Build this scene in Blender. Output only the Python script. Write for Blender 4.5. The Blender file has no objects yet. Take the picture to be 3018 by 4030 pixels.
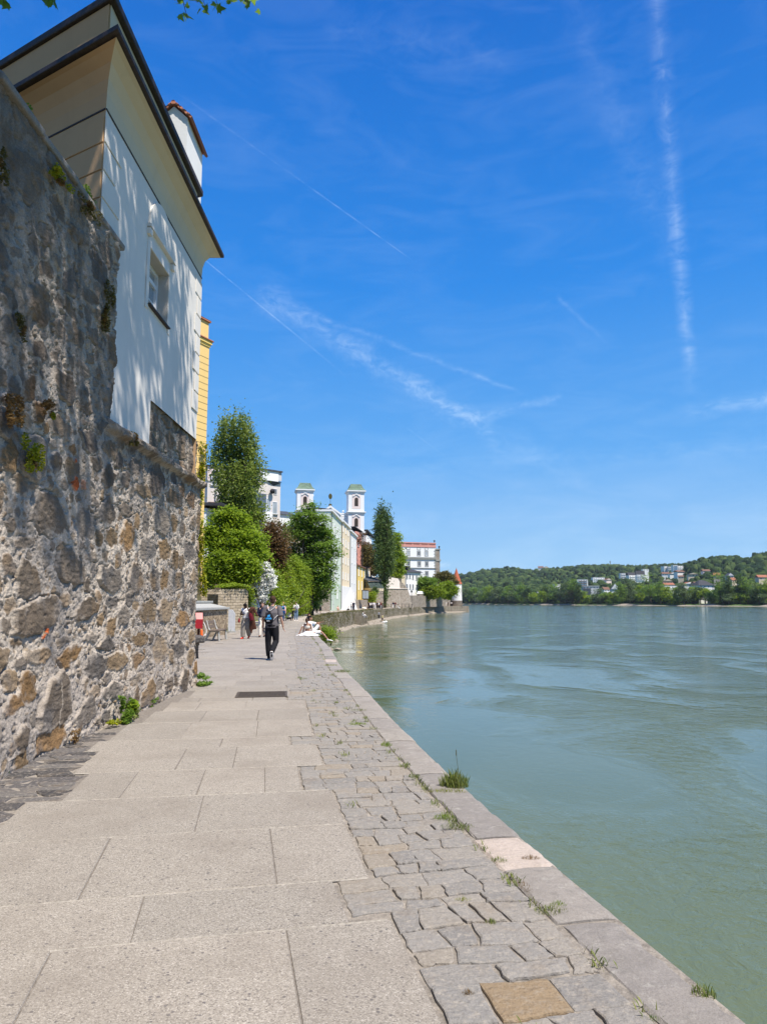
import bpy, bmesh, math, random
import numpy as np
from mathutils import Vector, Matrix
R = math.radians
rng = np.random.default_rng(7)
random.seed(7)
sc = bpy.context.scene
COL = sc.collection

# ---------------------------------------------------------------- camera model (photo pixels 3018 x 4030)
CAMZ, FPX, PCX, PCY, HOR = 1.65, 2790.0, 1509.0, 2015.0, 2369.0
TH = math.atan((HOR - PCY) / FPX)
CT, ST = math.cos(TH), math.sin(TH)
def ray(u, v):
    r = (u - PCX) / FPX; up = (PCY - v) / FPX
    return Vector((r, CT - up * ST, ST + up * CT))
def at(u, v, Y):
    d = ray(u, v); t = Y / d.y
    return Vector((d.x * t, Y, CAMZ + d.z * t))
def atx(u, v, X):
    d = ray(u, v); t = X / d.x
    return Vector((X, d.y * t, CAMZ + d.z * t))
def gnd(u, v, z=0.0):
    d = ray(u, v); t = (z - CAMZ) / d.z
    return Vector((d.x * t, d.y * t, z))
WATER = -2.4

# ---------------------------------------------------------------- linking and tagging
def link(o, parent=None):
    COL.objects.link(o)
    if parent is not None: o.parent = parent
    return o
def tag(o, label=None, cat=None, group=None, kind=None):
    if label: o['label'] = label
    if cat: o['category'] = cat
    if group: o['group'] = group
    if kind: o['kind'] = kind
    return o
def empty(name, loc=(0, 0, 0), rz=0.0, label=None, cat=None, group=None):
    o = bpy.data.objects.new(name, None); o.empty_display_size = 0.2
    o.location = loc; o.rotation_euler = (0, 0, rz); link(o)
    return tag(o, label, cat, group)

# ---------------------------------------------------------------- mesh builder
class MB:
    def __init__(s): s.v = []; s.f = []; s.m = []; s.n = 0
    def add(s, verts, faces, mi=0):
        b = s.n; s.v.extend([tuple(p) for p in verts]); s.n += len(verts)
        s.f.extend([tuple(i + b for i in f) for f in faces]); s.m.extend([mi] * len(faces)); return s
    def box(s, c, sz, rz=0.0, mi=0, M=None, taper=1.0):
        x, y, z = sz[0] / 2, sz[1] / 2, sz[2] / 2
        P = []
        for dz in (-1, 1):
            k = taper if dz > 0 else 1.0
            for dx, dy in ((-1, -1), (1, -1), (1, 1), (-1, 1)): P.append(Vector((dx * x * k, dy * y * k, dz * z)))
        Q = Matrix.Rotation(rz, 3, 'Z') if M is None else M
        P = [Q @ p + Vector(c) for p in P]
        return s.add(P, [(3, 2, 1, 0), (4, 5, 6, 7), (0, 1, 5, 4), (1, 2, 6, 5), (2, 3, 7, 6), (3, 0, 4, 7)], mi)
    def prism(s, poly, z0, z1, mi=0, top=True, bot=True):
        n = len(poly); z0 = z0 if hasattr(z0, '__len__') else [z0] * n; z1 = z1 if hasattr(z1, '__len__') else [z1] * n
        P = [(p[0], p[1], a) for p, a in zip(poly, z0)] + [(p[0], p[1], a) for p, a in zip(poly, z1)]
        F = [(i, (i + 1) % n, n + (i + 1) % n, n + i) for i in range(n)]
        if top: F.append(tuple(range(n, 2 * n)))
        if bot: F.append(tuple(range(n - 1, -1, -1)))
        return s.add(P, F, mi)
    def extrude(s, poly, d, mi=0):
        n = len(poly); d = Vector(d); P = [Vector(p) for p in poly]; P = P + [p + d for p in P]
        F = [(i, (i + 1) % n, n + (i + 1) % n, n + i) for i in range(n)] + [tuple(range(n - 1, -1, -1)), tuple(range(n, 2 * n))]
        return s.add(P, F, mi)
    def tube(s, pts, rad, seg=8, mi=0, caps=True, flat=(1, 1)):
        pts = [Vector(p) for p in pts]; n = len(pts)
        rad = rad if hasattr(rad, '__len__') else [rad] * n
        P = []; F = []; prev = None
        for i in range(n):
            t = (pts[min(i + 1, n - 1)] - pts[max(i - 1, 0)]); t = t.normalized() if t.length > 1e-9 else Vector((0, 0, 1))
            if prev is None:
                a = Vector((1, 0, 0)) if abs(t.x) < 0.8 else Vector((0, 1, 0))
            else: a = prev
            a = (a - t * a.dot(t)).normalized(); prev = a; b = t.cross(a)
            r = rad[i]; rx, ry = r if hasattr(r, '__len__') else (r * flat[0], r * flat[1])
            for k in range(seg):
                w = 2 * math.pi * k / seg
                P.append(pts[i] + a * (math.cos(w) * rx) + b * (math.sin(w) * ry))
        for i in range(n - 1):
            for k in range(seg):
                k2 = (k + 1) % seg
                F.append((i * seg + k, i * seg + k2, (i + 1) * seg + k2, (i + 1) * seg + k))
        if caps:
            F.append(tuple(range(seg - 1, -1, -1))); F.append(tuple(range((n - 1) * seg, n * seg)))
        return s.add(P, F, mi)
    def loft(s, secs, seg=16, mi=0):
        """elliptical horizontal sections: (centre, rx, ry[, power])"""
        P = []; F = []; n = len(secs)
        for q in secs:
            c, rx, ry = q[0], q[1], q[2]; pw = q[3] if len(q) > 3 else 1.0
            for k in range(seg):
                w = 2 * math.pi * k / seg; a, b = math.cos(w), math.sin(w)
                P.append((c[0] + math.copysign(abs(a) ** pw, a) * rx, c[1] + math.copysign(abs(b) ** pw, b) * ry, c[2]))
        for i in range(n - 1):
            for k in range(seg):
                k2 = (k + 1) % seg
                F.append((i * seg + k, i * seg + k2, (i + 1) * seg + k2, (i + 1) * seg + k))
        F.append(tuple(range(seg - 1, -1, -1))); F.append(tuple(range((n - 1) * seg, n * seg)))
        return s.add(P, F, mi)
    def ball(s, c, r, seg=12, rings=8, M=None, mi=0):
        r = r if hasattr(r, '__len__') else (r, r, r); P = []; F = []
        M = M if M is not None else Matrix.Identity(3); c = Vector(c)
        P.append(c + M @ Vector((0, 0, r[2])))
        for i in range(1, rings):
            a = math.pi * i / rings
            for k in range(seg):
                w = 2 * math.pi * k / seg
                P.append(c + M @ Vector((math.sin(a) * math.cos(w) * r[0], math.sin(a) * math.sin(w) * r[1], math.cos(a) * r[2])))
        P.append(c + M @ Vector((0, 0, -r[2]))); L = len(P) - 1
        for k in range(seg): F.append((0, 1 + k, 1 + (k + 1) % seg))
        for i in range(rings - 2):
            for k in range(seg):
                k2 = (k + 1) % seg; a = 1 + i * seg
                F.append((a + k, a + seg + k, a + seg + k2, a + k2))
        for k in range(seg): F.append((L, 1 + (rings - 2) * seg + (k + 1) % seg, 1 + (rings - 2) * seg + k))
        return s.add(P, F, mi)
    def mesh(s, name, mats):
        me = bpy.data.meshes.new(name)
        me.from_pydata(s.v, [], s.f)
        mats = mats if isinstance(mats, (list, tuple)) else [mats]
        for m in mats: me.materials.append(m)
        if len(mats) > 1: me.polygons.foreach_set('material_index', s.m)
        me.update(); return me
    def build(s, name, mats, parent=None, smooth=False, bevel=0.0, loc=None, rz=None):
        me = s.mesh(name, mats)
        if smooth: me.polygons.foreach_set('use_smooth', [True] * len(me.polygons))
        o = link(bpy.data.objects.new(name, me), parent)
        if bevel:
            b = o.modifiers.new('bevel', 'BEVEL'); b.width = bevel; b.segments = 2; b.limit_method = 'ANGLE'; b.angle_limit = R(40)
        if loc is not None: o.location = loc
        if rz is not None: o.rotation_euler = (0, 0, rz)
        return o
def fast_mesh(name, V, loops, sizes, mats, smooth=False, attrs=None):
    """numpy arrays straight into a mesh"""
    me = bpy.data.meshes.new(name); V = np.ascontiguousarray(V, dtype=np.float32)
    loops = np.ascontiguousarray(loops, dtype=np.int32); sizes = np.ascontiguousarray(sizes, dtype=np.int32)
    me.vertices.add(len(V)); me.vertices.foreach_set('co', V.ravel())
    me.loops.add(len(loops)); me.loops.foreach_set('vertex_index', loops)
    me.polygons.add(len(sizes)); st = np.zeros(len(sizes), dtype=np.int32); st[1:] = np.cumsum(sizes)[:-1]
    me.polygons.foreach_set('loop_start', st); me.polygons.foreach_set('loop_total', sizes)
    for m in (mats if isinstance(mats, (list, tuple)) else [mats]): me.materials.append(m)
    if smooth: me.polygons.foreach_set('use_smooth', np.ones(len(sizes), dtype=bool))
    for k, (typ, arr) in (attrs or {}).items():
        a = me.attributes.new(k, typ, 'POINT')
        a.data.foreach_set('color' if 'COLOR' in typ else 'value', np.ascontiguousarray(arr, dtype=np.float32).ravel())
    me.update(calc_edges=True); me.validate(); return me
def newobj(name, me, parent=None, loc=None):
    o = link(bpy.data.objects.new(name, me), parent)
    if loc is not None: o.location = loc
    return o
def fuse(mb, name, mat, parent=None, voxel=0.012, smooth=2, keep=True):
    """weld overlapping closed shapes into one continuous skin"""
    me = mb.mesh(name, mat); o = bpy.data.objects.new(name, me); COL.objects.link(o)
    r = o.modifiers.new('r', 'REMESH'); r.mode = 'VOXEL'; r.voxel_size = voxel
    if smooth:
        s = o.modifiers.new('s', 'SMOOTH'); s.factor = 0.5; s.iterations = smooth
    dg = bpy.context.evaluated_depsgraph_get(); dg.update()
    nm = bpy.data.meshes.new_from_object(o.evaluated_get(dg))
    nm.polygons.foreach_set('use_smooth', [True] * len(nm.polygons))
    if not nm.materials: nm.materials.append(mat)
    o.modifiers.clear(); o.data = nm; bpy.data.meshes.remove(me); nm.name = name
    if parent is not None: o.parent = parent
    return o
# value noise
_T = rng.random((64, 256, 256)).astype(np.float32)
def vn(x, y, seed=0):
    t = _T[seed % 64]; xi = np.floor(x).astype(int); yi = np.floor(y).astype(int)
    fx = x - xi; fy = y - yi; fx = fx * fx * (3 - 2 * fx); fy = fy * fy * (3 - 2 * fy)
    a = t[xi & 255, yi & 255]; b = t[(xi + 1) & 255, yi & 255]; c = t[xi & 255, (yi + 1) & 255]; d = t[(xi + 1) & 255, (yi + 1) & 255]
    return ((a * (1 - fx) + b * fx) * (1 - fy) + (c * (1 - fx) + d * fx) * fy) * 2 - 1
def fbm(x, y, seed=0, o=4, g=0.5):
    s = 0; a = 1.0; f = 1.0; w = 0
    for i in range(o):
        s = s + a * vn(x * f + 13.7 * i, y * f + 7.3 * i, seed + i); w += a; a *= g; f *= 2.03
    return s / w
def sstep(a, b, x):
    t = np.clip((x - a) / (b - a), 0, 1); return t * t * (3 - 2 * t)

# ---------------------------------------------------------------- node helper
class NT:
    def __init__(s, tree): s.t = tree
    def __call__(s, typ, ins=None, **props):
        n = s.t.nodes.new(typ if typ.startswith('Shader') else 'ShaderNode' + typ)
        for k, v in props.items(): setattr(n, k, v)
        for k, v in (ins or {}).items():
            sk = n.inputs[k]
            if hasattr(v, 'is_output'): s.t.links.new(v, sk)
            elif isinstance(v, bpy.types.Node): s.t.links.new(v.outputs[0], sk)
            else:
                if hasattr(v, '__len__') and len(v) == 3 and sk.type == 'RGBA': v = (*v, 1)
                sk.default_value = v
        return n
    def math(s, op, a, b=0.5, c=0.0, clamp=False):
        return s('Math', {0: a, 1: b, 2: c}, operation=op, use_clamp=clamp).outputs[0]
    def vmath(s, op, a, b=(0, 0, 0), out=0):
        return s('VectorMath', {0: a, 1: b}, operation=op).outputs[out]
    def mix(s, f, a, b, blend='MIX'):
        n = s.t.nodes.new('ShaderNodeMix'); n.data_type = 'RGBA'; n.blend_type = blend; n.clamp_factor = True
        for k, v in ((0, f), (6, a), (7, b)):
            if hasattr(v, 'is_output'): s.t.links.new(v, n.inputs[k])
            else: n.inputs[k].default_value = (*v, 1) if hasattr(v, '__len__') and len(v) == 3 else v
        return n.outputs[2]
    def ramp(s, f, stops, interp='LINEAR'):
        n = s('ValToRGB', {0: f}); n.color_ramp.interpolation = interp; e = n.color_ramp.elements
        while len(e) < len(stops): e.new(0.5)
        for q, (p, c) in zip(e, stops):
            q.position = p; q.color = (*c, 1) if hasattr(c, '__len__') else (c, c, c, 1)
        return n.outputs[0]
    def noise(s, vec=None, scale=5, detail=4, rough=0.55, dist=0.0, out=0):
        d = {'Scale': scale, 'Detail': detail, 'Roughness': rough, 'Distortion': dist}
        if vec is not None: d['Vector'] = vec
        return s('TexNoise', d).outputs[out]
    def pos(s): return s('NewGeometry').outputs['Position']
    def obj(s): return s('TexCoord').outputs['Object']
    def island(s): return s('NewGeometry').outputs['Random Per Island']
    def mapr(s, f, a, b, c, d): return s('MapRange', {0: f, 1: a, 2: b, 3: c, 4: d}).outputs[0]
    def scalev(s, vec, sc_): return s('Mapping', {'Vector': vec, 'Scale': sc_}).outputs[0]
    def bump(s, h, strength=0.3, dist=0.02, normal=None):
        d = {'Height': h, 'Strength': strength, 'Distance': dist}
        if normal is not None: d['Normal'] = normal
        return s('Bump', d).outputs[0]
def material(name, fn):
    m = bpy.data.materials.new(name); m.use_nodes = True; t = m.node_tree; t.nodes.clear(); n = NT(t)
    out = t.nodes.new('ShaderNodeOutputMaterial'); sh = fn(n)
    t.links.new(sh.outputs[0] if isinstance(sh, bpy.types.Node) else sh, out.inputs[0]); return m
def pbsdf(n, col, rough=0.8, normal=None, spec=0.3, **kw):
    d = {'Base Color': col, 'Roughness': rough, 'Specular IOR Level': spec}
    if normal is not None: d['Normal'] = normal
    d.update(kw); return n('BsdfPrincipled', d)
def srgb(r, g, b):
    f = lambda c: (c / 255) / 12.92 if c / 255 <= 0.04045 else ((c / 255 + 0.055) / 1.055) ** 2.4
    return (f(r), f(g), f(b))
def simple(name, col, rough=0.7, var=0.12, scale=8, metal=0.0, bump=0.0, spec=0.3):
    def fn(n):
        z = n.noise(n.obj(), scale, 4); c = n.mix(n.mapr(z, 0.3, 0.7, 0, 1), tuple(x * (1 - var) for x in col), tuple(min(1, x * (1 + var)) for x in col))
        nm = n.bump(n.noise(n.obj(), scale * 6, 3), bump, 0.01) if bump else None
        return pbsdf(n, c, rough, nm, spec, Metallic=metal)
    return material(name, fn)
# ---------------------------------------------------------------- materials
M = {}
def leafmat(name, a0, b0, trans=0.35, rough=0.5):
    def fn(n):
        i = n.island(); a = tuple(min(1, x * 1.55) for x in a0); b = tuple(min(1, x * 1.55) for x in b0); c = n.mix(i, a, b)
        p = n.noise(n.pos(), 0.55, 2); c = n.mix(n.mapr(p, 0.35, 0.65, 0.0, 0.45), c, tuple(x * 0.62 for x in a))
        d = pbsdf(n, c, rough, None, 0.25)
        t = n('BsdfTranslucent', {'Color': n.mix(0.5, c, tuple(min(1, x * 1.7) for x in b))})
        return n('MixShader', {0: trans, 1: d.outputs[0], 2: t.outputs[0]})
    M[name] = material(name, fn)
leafmat('leaf_poplar', (0.075, 0.112, 0.016), (0.165, 0.205, 0.04), 0.38)
leafmat('leaf_poplar_dark', (0.04, 0.07, 0.018), (0.095, 0.14, 0.035), 0.32)
leafmat('leaf_bright', (0.075, 0.13, 0.008), (0.2, 0.265, 0.02), 0.44)
leafmat('leaf_lime', (0.09, 0.15, 0.01), (0.2, 0.25, 0.02), 0.4)
leafmat('leaf_mid', (0.055, 0.112, 0.014), (0.14, 0.21, 0.03), 0.42)
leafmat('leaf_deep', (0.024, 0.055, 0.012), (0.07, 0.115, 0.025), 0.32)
leafmat('leaf_copper', (0.06, 0.03, 0.014), (0.12, 0.075, 0.028), 0.35)
leafmat('leaf_olive', (0.06, 0.06, 0.018), (0.12, 0.1, 0.03), 0.3)
leafmat('leaf_willow', (0.05, 0.085, 0.03), (0.11, 0.15, 0.06), 0.3)
leafmat('leaf_ivy', (0.09, 0.12, 0.008), (0.26, 0.26, 0.015), 0.35)
leafmat('leaf_grass', (0.06, 0.095, 0.018), (0.2, 0.21, 0.06), 0.3)
leafmat('leaf_dry', (0.09, 0.05, 0.02), (0.2, 0.13, 0.05), 0.25)
leafmat('leaf_near', (0.05, 0.1, 0.012), (0.1, 0.16, 0.02), 0.55)
leafmat('blossom', (0.6, 0.6, 0.57), (0.62, 0.62, 0.6), 0.3)
M['bark'] = simple('bark', (0.09, 0.065, 0.045), 0.9, 0.35, 12, bump=0.6)
M['bark_pale'] = simple('bark_pale', (0.2, 0.17, 0.13), 0.9, 0.3, 10, bump=0.5)

def plaster(name, col, stain=0.25, streak=True, rough=0.9):
    def fn(n):
        p = n.pos(); a = n.noise(p, 0.7, 5, 0.6); b = n.noise(n.scalev(p, (1.2, 1.2, 0.12)), 2.2, 4, 0.6)
        c = n.mix(n.mapr(a, 0.42, 0.75, 0, stain), col, tuple(x * 0.75 for x in col))
        if streak: c = n.mix(n.mapr(b, 0.52, 0.8, 0, stain), c, tuple(x * 0.68 for x in col))
        return pbsdf(n, c, rough, n.bump(n.noise(p, 14, 4), 0.25, 0.01), 0.2)
    M[name] = material(name, fn)
plaster('plaster_white', (0.78, 0.77, 0.75), 0.18)
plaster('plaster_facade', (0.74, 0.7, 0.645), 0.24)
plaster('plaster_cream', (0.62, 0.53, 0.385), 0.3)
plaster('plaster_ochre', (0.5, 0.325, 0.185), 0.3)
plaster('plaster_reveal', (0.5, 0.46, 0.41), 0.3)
plaster('plaster_yellow', (0.78, 0.55, 0.22), 0.12)
plaster('plaster_yellow_deep', (0.8, 0.58, 0.19), 0.2)
plaster('plaster_peach', (0.8, 0.66, 0.47), 0.12)
plaster('plaster_green', (0.66, 0.71, 0.62), 0.12)
plaster('plaster_green_dark', (0.48, 0.57, 0.45), 0.2)
plaster('plaster_pink', (0.75, 0.62, 0.57), 0.15)
plaster('plaster_greypink', (0.66, 0.6, 0.56), 0.2)
plaster('plaster_grey', (0.55, 0.55, 0.56), 0.2)
plaster('plaster_palewall', (0.7, 0.63, 0.57), 0.35)
plaster('plaster_rust', (0.62, 0.3, 0.25), 0.2)
plaster('trim_grey', (0.3, 0.3, 0.27), 0.3)
plaster('trim_white', (0.8, 0.8, 0.79), 0.1)
M['brown_trim'] = simple('brown_trim', (0.045, 0.032, 0.025), 0.6, 0.3, 20, bump=0.3)
M['dark_metal'] = simple('dark_metal', (0.025, 0.026, 0.03), 0.45, 0.2, 10, 0.3)
M['grey_metal'] = simple('grey_metal', (0.28, 0.29, 0.3), 0.5, 0.15, 10, 0.4)
M['slate'] = simple('slate', (0.06, 0.065, 0.075), 0.7, 0.35, 3, bump=0.2)
M['copper_green'] = simple('copper_green', (0.125, 0.185, 0.13), 0.75, 0.35, 1.2, bump=0.2)
M['window_white'] = simple('window_white', (0.75, 0.75, 0.76), 0.5, 0.05, 10)
M['red_paint'] = simple('red_paint', (0.33, 0.012, 0.018), 0.35, 0.12, 8, spec=0.5)
M['orange_plastic'] = simple('orange_plastic', (0.8, 0.13, 0.02), 0.4, 0.08, 8)
M['white_plastic'] = simple('white_plastic', (0.8, 0.78, 0.75), 0.4, 0.05, 8)
M['wood_grey'] = simple('wood_grey', (0.15, 0.115, 0.09), 0.8, 0.3, 14, bump=0.4)
M['concrete_leg'] = simple('concrete_leg', (0.36, 0.36, 0.34), 0.9, 0.15, 14, bump=0.3)
M['stele'] = simple('stele', (0.5, 0.51, 0.53), 0.6, 0.1, 5, 0.0, bump=0.1)
def glass_fn(n):
    c = n.mix(n.noise(n.pos(), 0.9, 2), (0.015, 0.02, 0.028), (0.07, 0.085, 0.1))
    return pbsdf(n, c, 0.06, None, 0.6)
M['pane'] = material('pane', glass_fn)
M['pane_bright'] = material('pane_bright', lambda n: pbsdf(n, n.mix(n.noise(n.pos(), 1.5, 2), (0.2, 0.24, 0.28), (0.45, 0.48, 0.5)), 0.1, None, 0.5))
def tile_roof(name, a, b, sx=3.0):
    def fn(n):
        p = n.pos(); w = n('TexWave', {'Vector': p, 'Scale': sx, 'Distortion': 0.6, 'Detail': 2}, wave_type='BANDS', bands_direction='Z').outputs[1]
        c = n.mix(n.noise(p, 1.4, 4), a, b); c = n.mix(n.mapr(w, 0.2, 0.0, 0, 0.4), c, tuple(x * 0.5 for x in a))
        return pbsdf(n, c, 0.85, n.bump(w, 0.4, 0.05), 0.2)
    M[name] = material(name, fn)
tile_roof('roof_red', (0.26, 0.1, 0.06), (0.4, 0.17, 0.1))
tile_roof('roof_orange', (0.5, 0.12, 0.03), (0.62, 0.19, 0.06))
tile_roof('roof_brown', (0.13, 0.075, 0.055), (0.24, 0.13, 0.09))
tile_roof('roof_dark', (0.035, 0.035, 0.04), (0.08, 0.08, 0.09))

# near masonry: colours come from the modelled stones, the shader adds grain
def near_wall(n):
    col = n('Attribute', attribute_name='Col').outputs['Color']; p = n.pos()
    g = n.noise(p, 60, 5, 0.7); g2 = n.noise(p, 14, 5, 0.65); g3 = n.noise(n.scalev(p, (1, 1, 3.2)), 24, 5, 0.6)
    c = n.mix(n.mapr(g, 0.25, 0.75, 0, 1), n.mix(1.0, col, (0.6, 0.58, 0.56), 'MULTIPLY'), n.mix(1.0, col, (1.28, 1.27, 1.25), 'MULTIPLY'))
    c = n.mix(n.mapr(g3, 0.35, 0.7, 0, 0.35), c, n.mix(1.0, col, (0.62, 0.57, 0.5), 'MULTIPLY'))
    vo = n('TexVoronoi', {'Vector': p, 'Scale': 38, 'Randomness': 1.0}).outputs[0]
    h = n.math('ADD', n.math('MULTIPLY', g, 0.6), n.math('ADD', n.math('MULTIPLY', g2, 0.8), n.math('MULTIPLY', vo, 0.35)))
    return pbsdf(n, n.mix(1.0, c, (.88, .88, .88), 'MULTIPLY'), 0.95, n.bump(h, 0.8, 0.02), 0.12)
M['near_wall'] = material('near_wall', near_wall)

def rubble(name, stone_a, stone_b, mortar, scale=3.0, gap=0.07, zs=1.35, bumpd=0.08):
    def fn(n):
        p = n.pos(); q = n.vmath('ADD', p, n.vmath('SCALE', n.noise(p, scale * 0.9, 3, out=1), (0, 0, 0)))
        nw = n('VectorMath', {0: n.noise(p, scale * 1.1, 3, out=1)}, operation='SCALE'); nw.inputs[3].default_value = 0.9 / scale
        q = n.scalev(n.vmath('ADD', p, nw.outputs[0]), (1, 1, zs))
        e = n('TexVoronoi', {'Vector': q, 'Scale': scale}, feature='DISTANCE_TO_EDGE').outputs[0]
        cc = n('TexVoronoi', {'Vector': q, 'Scale': scale}).outputs[1]
        v = n('SeparateColor', {0: cc}); c = n.mix(v.outputs[0], stone_a, stone_b)
        c = n.mix(n.mapr(n.noise(p, scale * 5, 4, 0.7), 0.35, 0.7, 0, 0.5), c, tuple(x * 0.55 for x in stone_a))
        m = n.mapr(n.math('ADD', e, n.math('MULTIPLY', n.math('SUBTRACT', n.noise(p, scale * 6, 3), 0.5), 0.05)), gap * 0.4, gap, 0, 1)
        c = n.mix(m, n.mix(n.noise(p, scale * 2, 3), mortar, tuple(x * 0.7 for x in mortar)), c)
        c = n.mix(n.mapr(n.noise(n.scalev(p, (1, 1, 0.15)), 0.9, 4, 0.6), 0.5, 0.75, 0, 0.55), c, tuple(x * 0.5 for x in stone_a))
        h = n.math('ADD', m, n.math('MULTIPLY', n.noise(p, scale * 8, 4, 0.7), 0.5))
        return pbsdf(n, c, 0.95, n.bump(h, 0.8, bumpd), 0.1)
    M[name] = material(name, fn)
rubble('rubble_quay', (0.2, 0.165, 0.12), (0.34, 0.3, 0.24), (0.36, 0.33, 0.27), 2.6, 0.05, 1.2)
rubble('rubble_warm', (0.34, 0.255, 0.17), (0.58, 0.46, 0.31), (0.15, 0.12, 0.09), 2.6, 0.05, 1.5, 0.06)
rubble('rubble_far', (0.27, 0.225, 0.18), (0.42, 0.36, 0.3), (0.5, 0.45, 0.39), 1.4, 0.06, 1.2, 0.12)
rubble('rubble_dark', (0.16, 0.13, 0.1), (0.3, 0.25, 0.2), (0.34, 0.3, 0.26), 2.2, 0.05, 1.2, 0.08)

def slab_fn(n):
    p = n.pos(); i = n.island()
    vo = n('TexVoronoi', {'Vector': p, 'Scale': 165, 'Randomness': 1.0}); vc = n('SeparateColor', {0: vo.outputs[1]}).outputs[0]
    c = n.ramp(vc, [(0.0, (0.12, 0.105, 0.095)), (0.1, (0.235, 0.21, 0.18)), (0.5, (0.355, 0.319, 0.275)), (0.88, (0.43, 0.388, 0.338)), (1.0, (0.6, 0.55, 0.49))])
    f = n.noise(p, 300, 2, 0.6); c = n.mix(n.mapr(f, 0.3, 0.7, 0, 0.5), c, (0.375, 0.337, 0.29))
    vo2 = n('TexVoronoi', {'Vector': p, 'Scale': 45, 'Randomness': 1.0}); v2 = n('SeparateColor', {0: vo2.outputs[1]}).outputs[1]
    c = n.mix(n.math('MULTIPLY', n.mapr(v2, 0.93, 0.95, 0, 0.8), n.mapr(vo2.outputs[0], 0.45, 0.3, 0, 1)), c, (0.13, 0.12, 0.12))
    c = n.mix(1.0, c, n.ramp(i, [(0, (0.91, 0.91, 0.91)), (1, (1.05, 1.04, 1.03))]), 'MULTIPLY')
    st = n.noise(p, 1.1, 5, 0.65); c = n.mix(n.mapr(st, 0.46, 0.72, 0, 0.55), c, (0.24, 0.205, 0.17)); c = n.mix(n.mapr(n.noise(p, 7, 5, 0.7), 0.6, 0.72, 0, 0.35), c, (0.2, 0.17, 0.14))
    h = n.math('ADD', n.math('MULTIPLY', vo.outputs[0], -0.7), n.math('MULTIPLY', n.noise(p, 22, 4), 0.5))
    return pbsdf(n, n.mix(1.0, c, (.84, .84, .84), 'MULTIPLY'), 0.9, n.bump(h, 0.5, 0.006), 0.2)
M['slab'] = material('slab', slab_fn)
def joint_fn(n):
    p = n.pos(); c = n.mix(n.mapr(n.noise(p, 14, 5, 0.75), .35, .65, 0, 1), (0.19, 0.168, 0.145), (0.38, 0.335, 0.285))
    return pbsdf(n, c, 0.95, n.bump(n.noise(p, 40, 5, 0.7), 1.0, 0.015), 0.1)
M['grate'] = simple('grate', (.075, .06, .048), .7, .3, 20, bump=.2); M['slab_bed'] = simple('slab_bed', (.2, .175, .15), .95, .3, 30, bump=.6)
M['joint'] = material('joint', joint_fn)
M['joint_light'] = simple('joint_light', (.315, .285, .246), .95, .3, 30, bump=.6)
def sett(name, ramp, streak=0.35):
    def fn(n):
        p = n.pos(); i = n.island(); c = n.ramp(i, ramp)
        g = n.noise(p, 90, 4, 0.75); c = n.mix(n.mapr(g, 0.3, 0.7, 0, 0.55), c, n.mix(1.0, c, (0.55, 0.55, 0.56), 'MULTIPLY'))
        l = n.noise(p, 26, 5, 0.7); c = n.mix(n.mapr(l, 0.5, 0.66, 0, streak + 0.35), c, (0.44, 0.39, 0.33))
        c = n.mix(n.mapr(n.noise(p, 5, 4, 0.6), 0.52, 0.75, 0, 0.5), c, (0.28, 0.22, 0.16))
        h = n.math('ADD', n.noise(p, 34, 5, 0.7), n.math('MULTIPLY', n.noise(n.scalev(p, (1, 2.0, 1)), 10, 4, 0.65), 1.5))
        return pbsdf(n, n.mix(1.0, c, (.84, .84, .84), 'MULTIPLY'), 0.9, n.bump(h, 0.7, 0.02), 0.2)
    M[name] = material(name, fn)
sett('sett', [(0.0, (0.29, 0.272, 0.253)), (0.3, (0.355, 0.328, 0.298)), (0.6, (0.325, 0.305, 0.282)), (0.85, (0.375, 0.338, 0.295)), (0.96, (0.365, 0.315, 0.255)), (1.0, (0.38, 0.32, 0.25))])
sett('sett_dark', [(0.0, (0.075, 0.07, 0.07)), (0.5, (0.13, 0.12, 0.12)), (1.0, (0.19, 0.175, 0.165))], 0.2)
sett('sett_ochre', [(0.0, (0.35, 0.258, 0.162)), (1.0, (0.35, 0.258, 0.162))], 0.0)
sett('sett_pale', [(0.0, (0.62, 0.52, 0.45)), (1.0, (0.62, 0.52, 0.45))], 0.05)
def kerb_fn(n):
    p = n.pos(); i = n.island(); c = n.ramp(i, [(0, (0.34, 0.31, 0.285)), (0.45, (0.41, 0.37, 0.33)), (0.8, (0.45, 0.405, 0.35)), (1, (0.37, 0.34, 0.315))])
    g = n.noise(p, 120, 3, 0.75); c = n.mix(n.mapr(g, 0.3, 0.7, 0, 0.7), c, n.mix(1.0, c, (0.55, 0.54, 0.54), 'MULTIPLY'))
    li = n.noise(p, 11, 6, 0.75); c = n.mix(n.mapr(li, 0.55, 0.66, 0, 0.55), c, (0.5, 0.47, 0.42)); c = n.mix(n.mapr(n.noise(p, 17, 6, 0.8), 0.5, 0.64, 0, 0.5), c, (0.2, 0.185, 0.17))
    c = n.mix(n.mapr(n.noise(p, 2.6, 4, 0.6), 0.5, 0.72, 0, 0.55), c, (0.24, 0.215, 0.19))
    h = n.math('ADD', n.noise(p, 60, 5, 0.75), n.math('MULTIPLY', n.noise(p, 9, 4, 0.6), 1.2))
    return pbsdf(n, n.mix(1.0, c, (.84, .84, .84), 'MULTIPLY'), 0.9, n.bump(h, 0.6, 0.014), 0.2)
M['kerb'] = material('kerb', kerb_fn)
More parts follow.
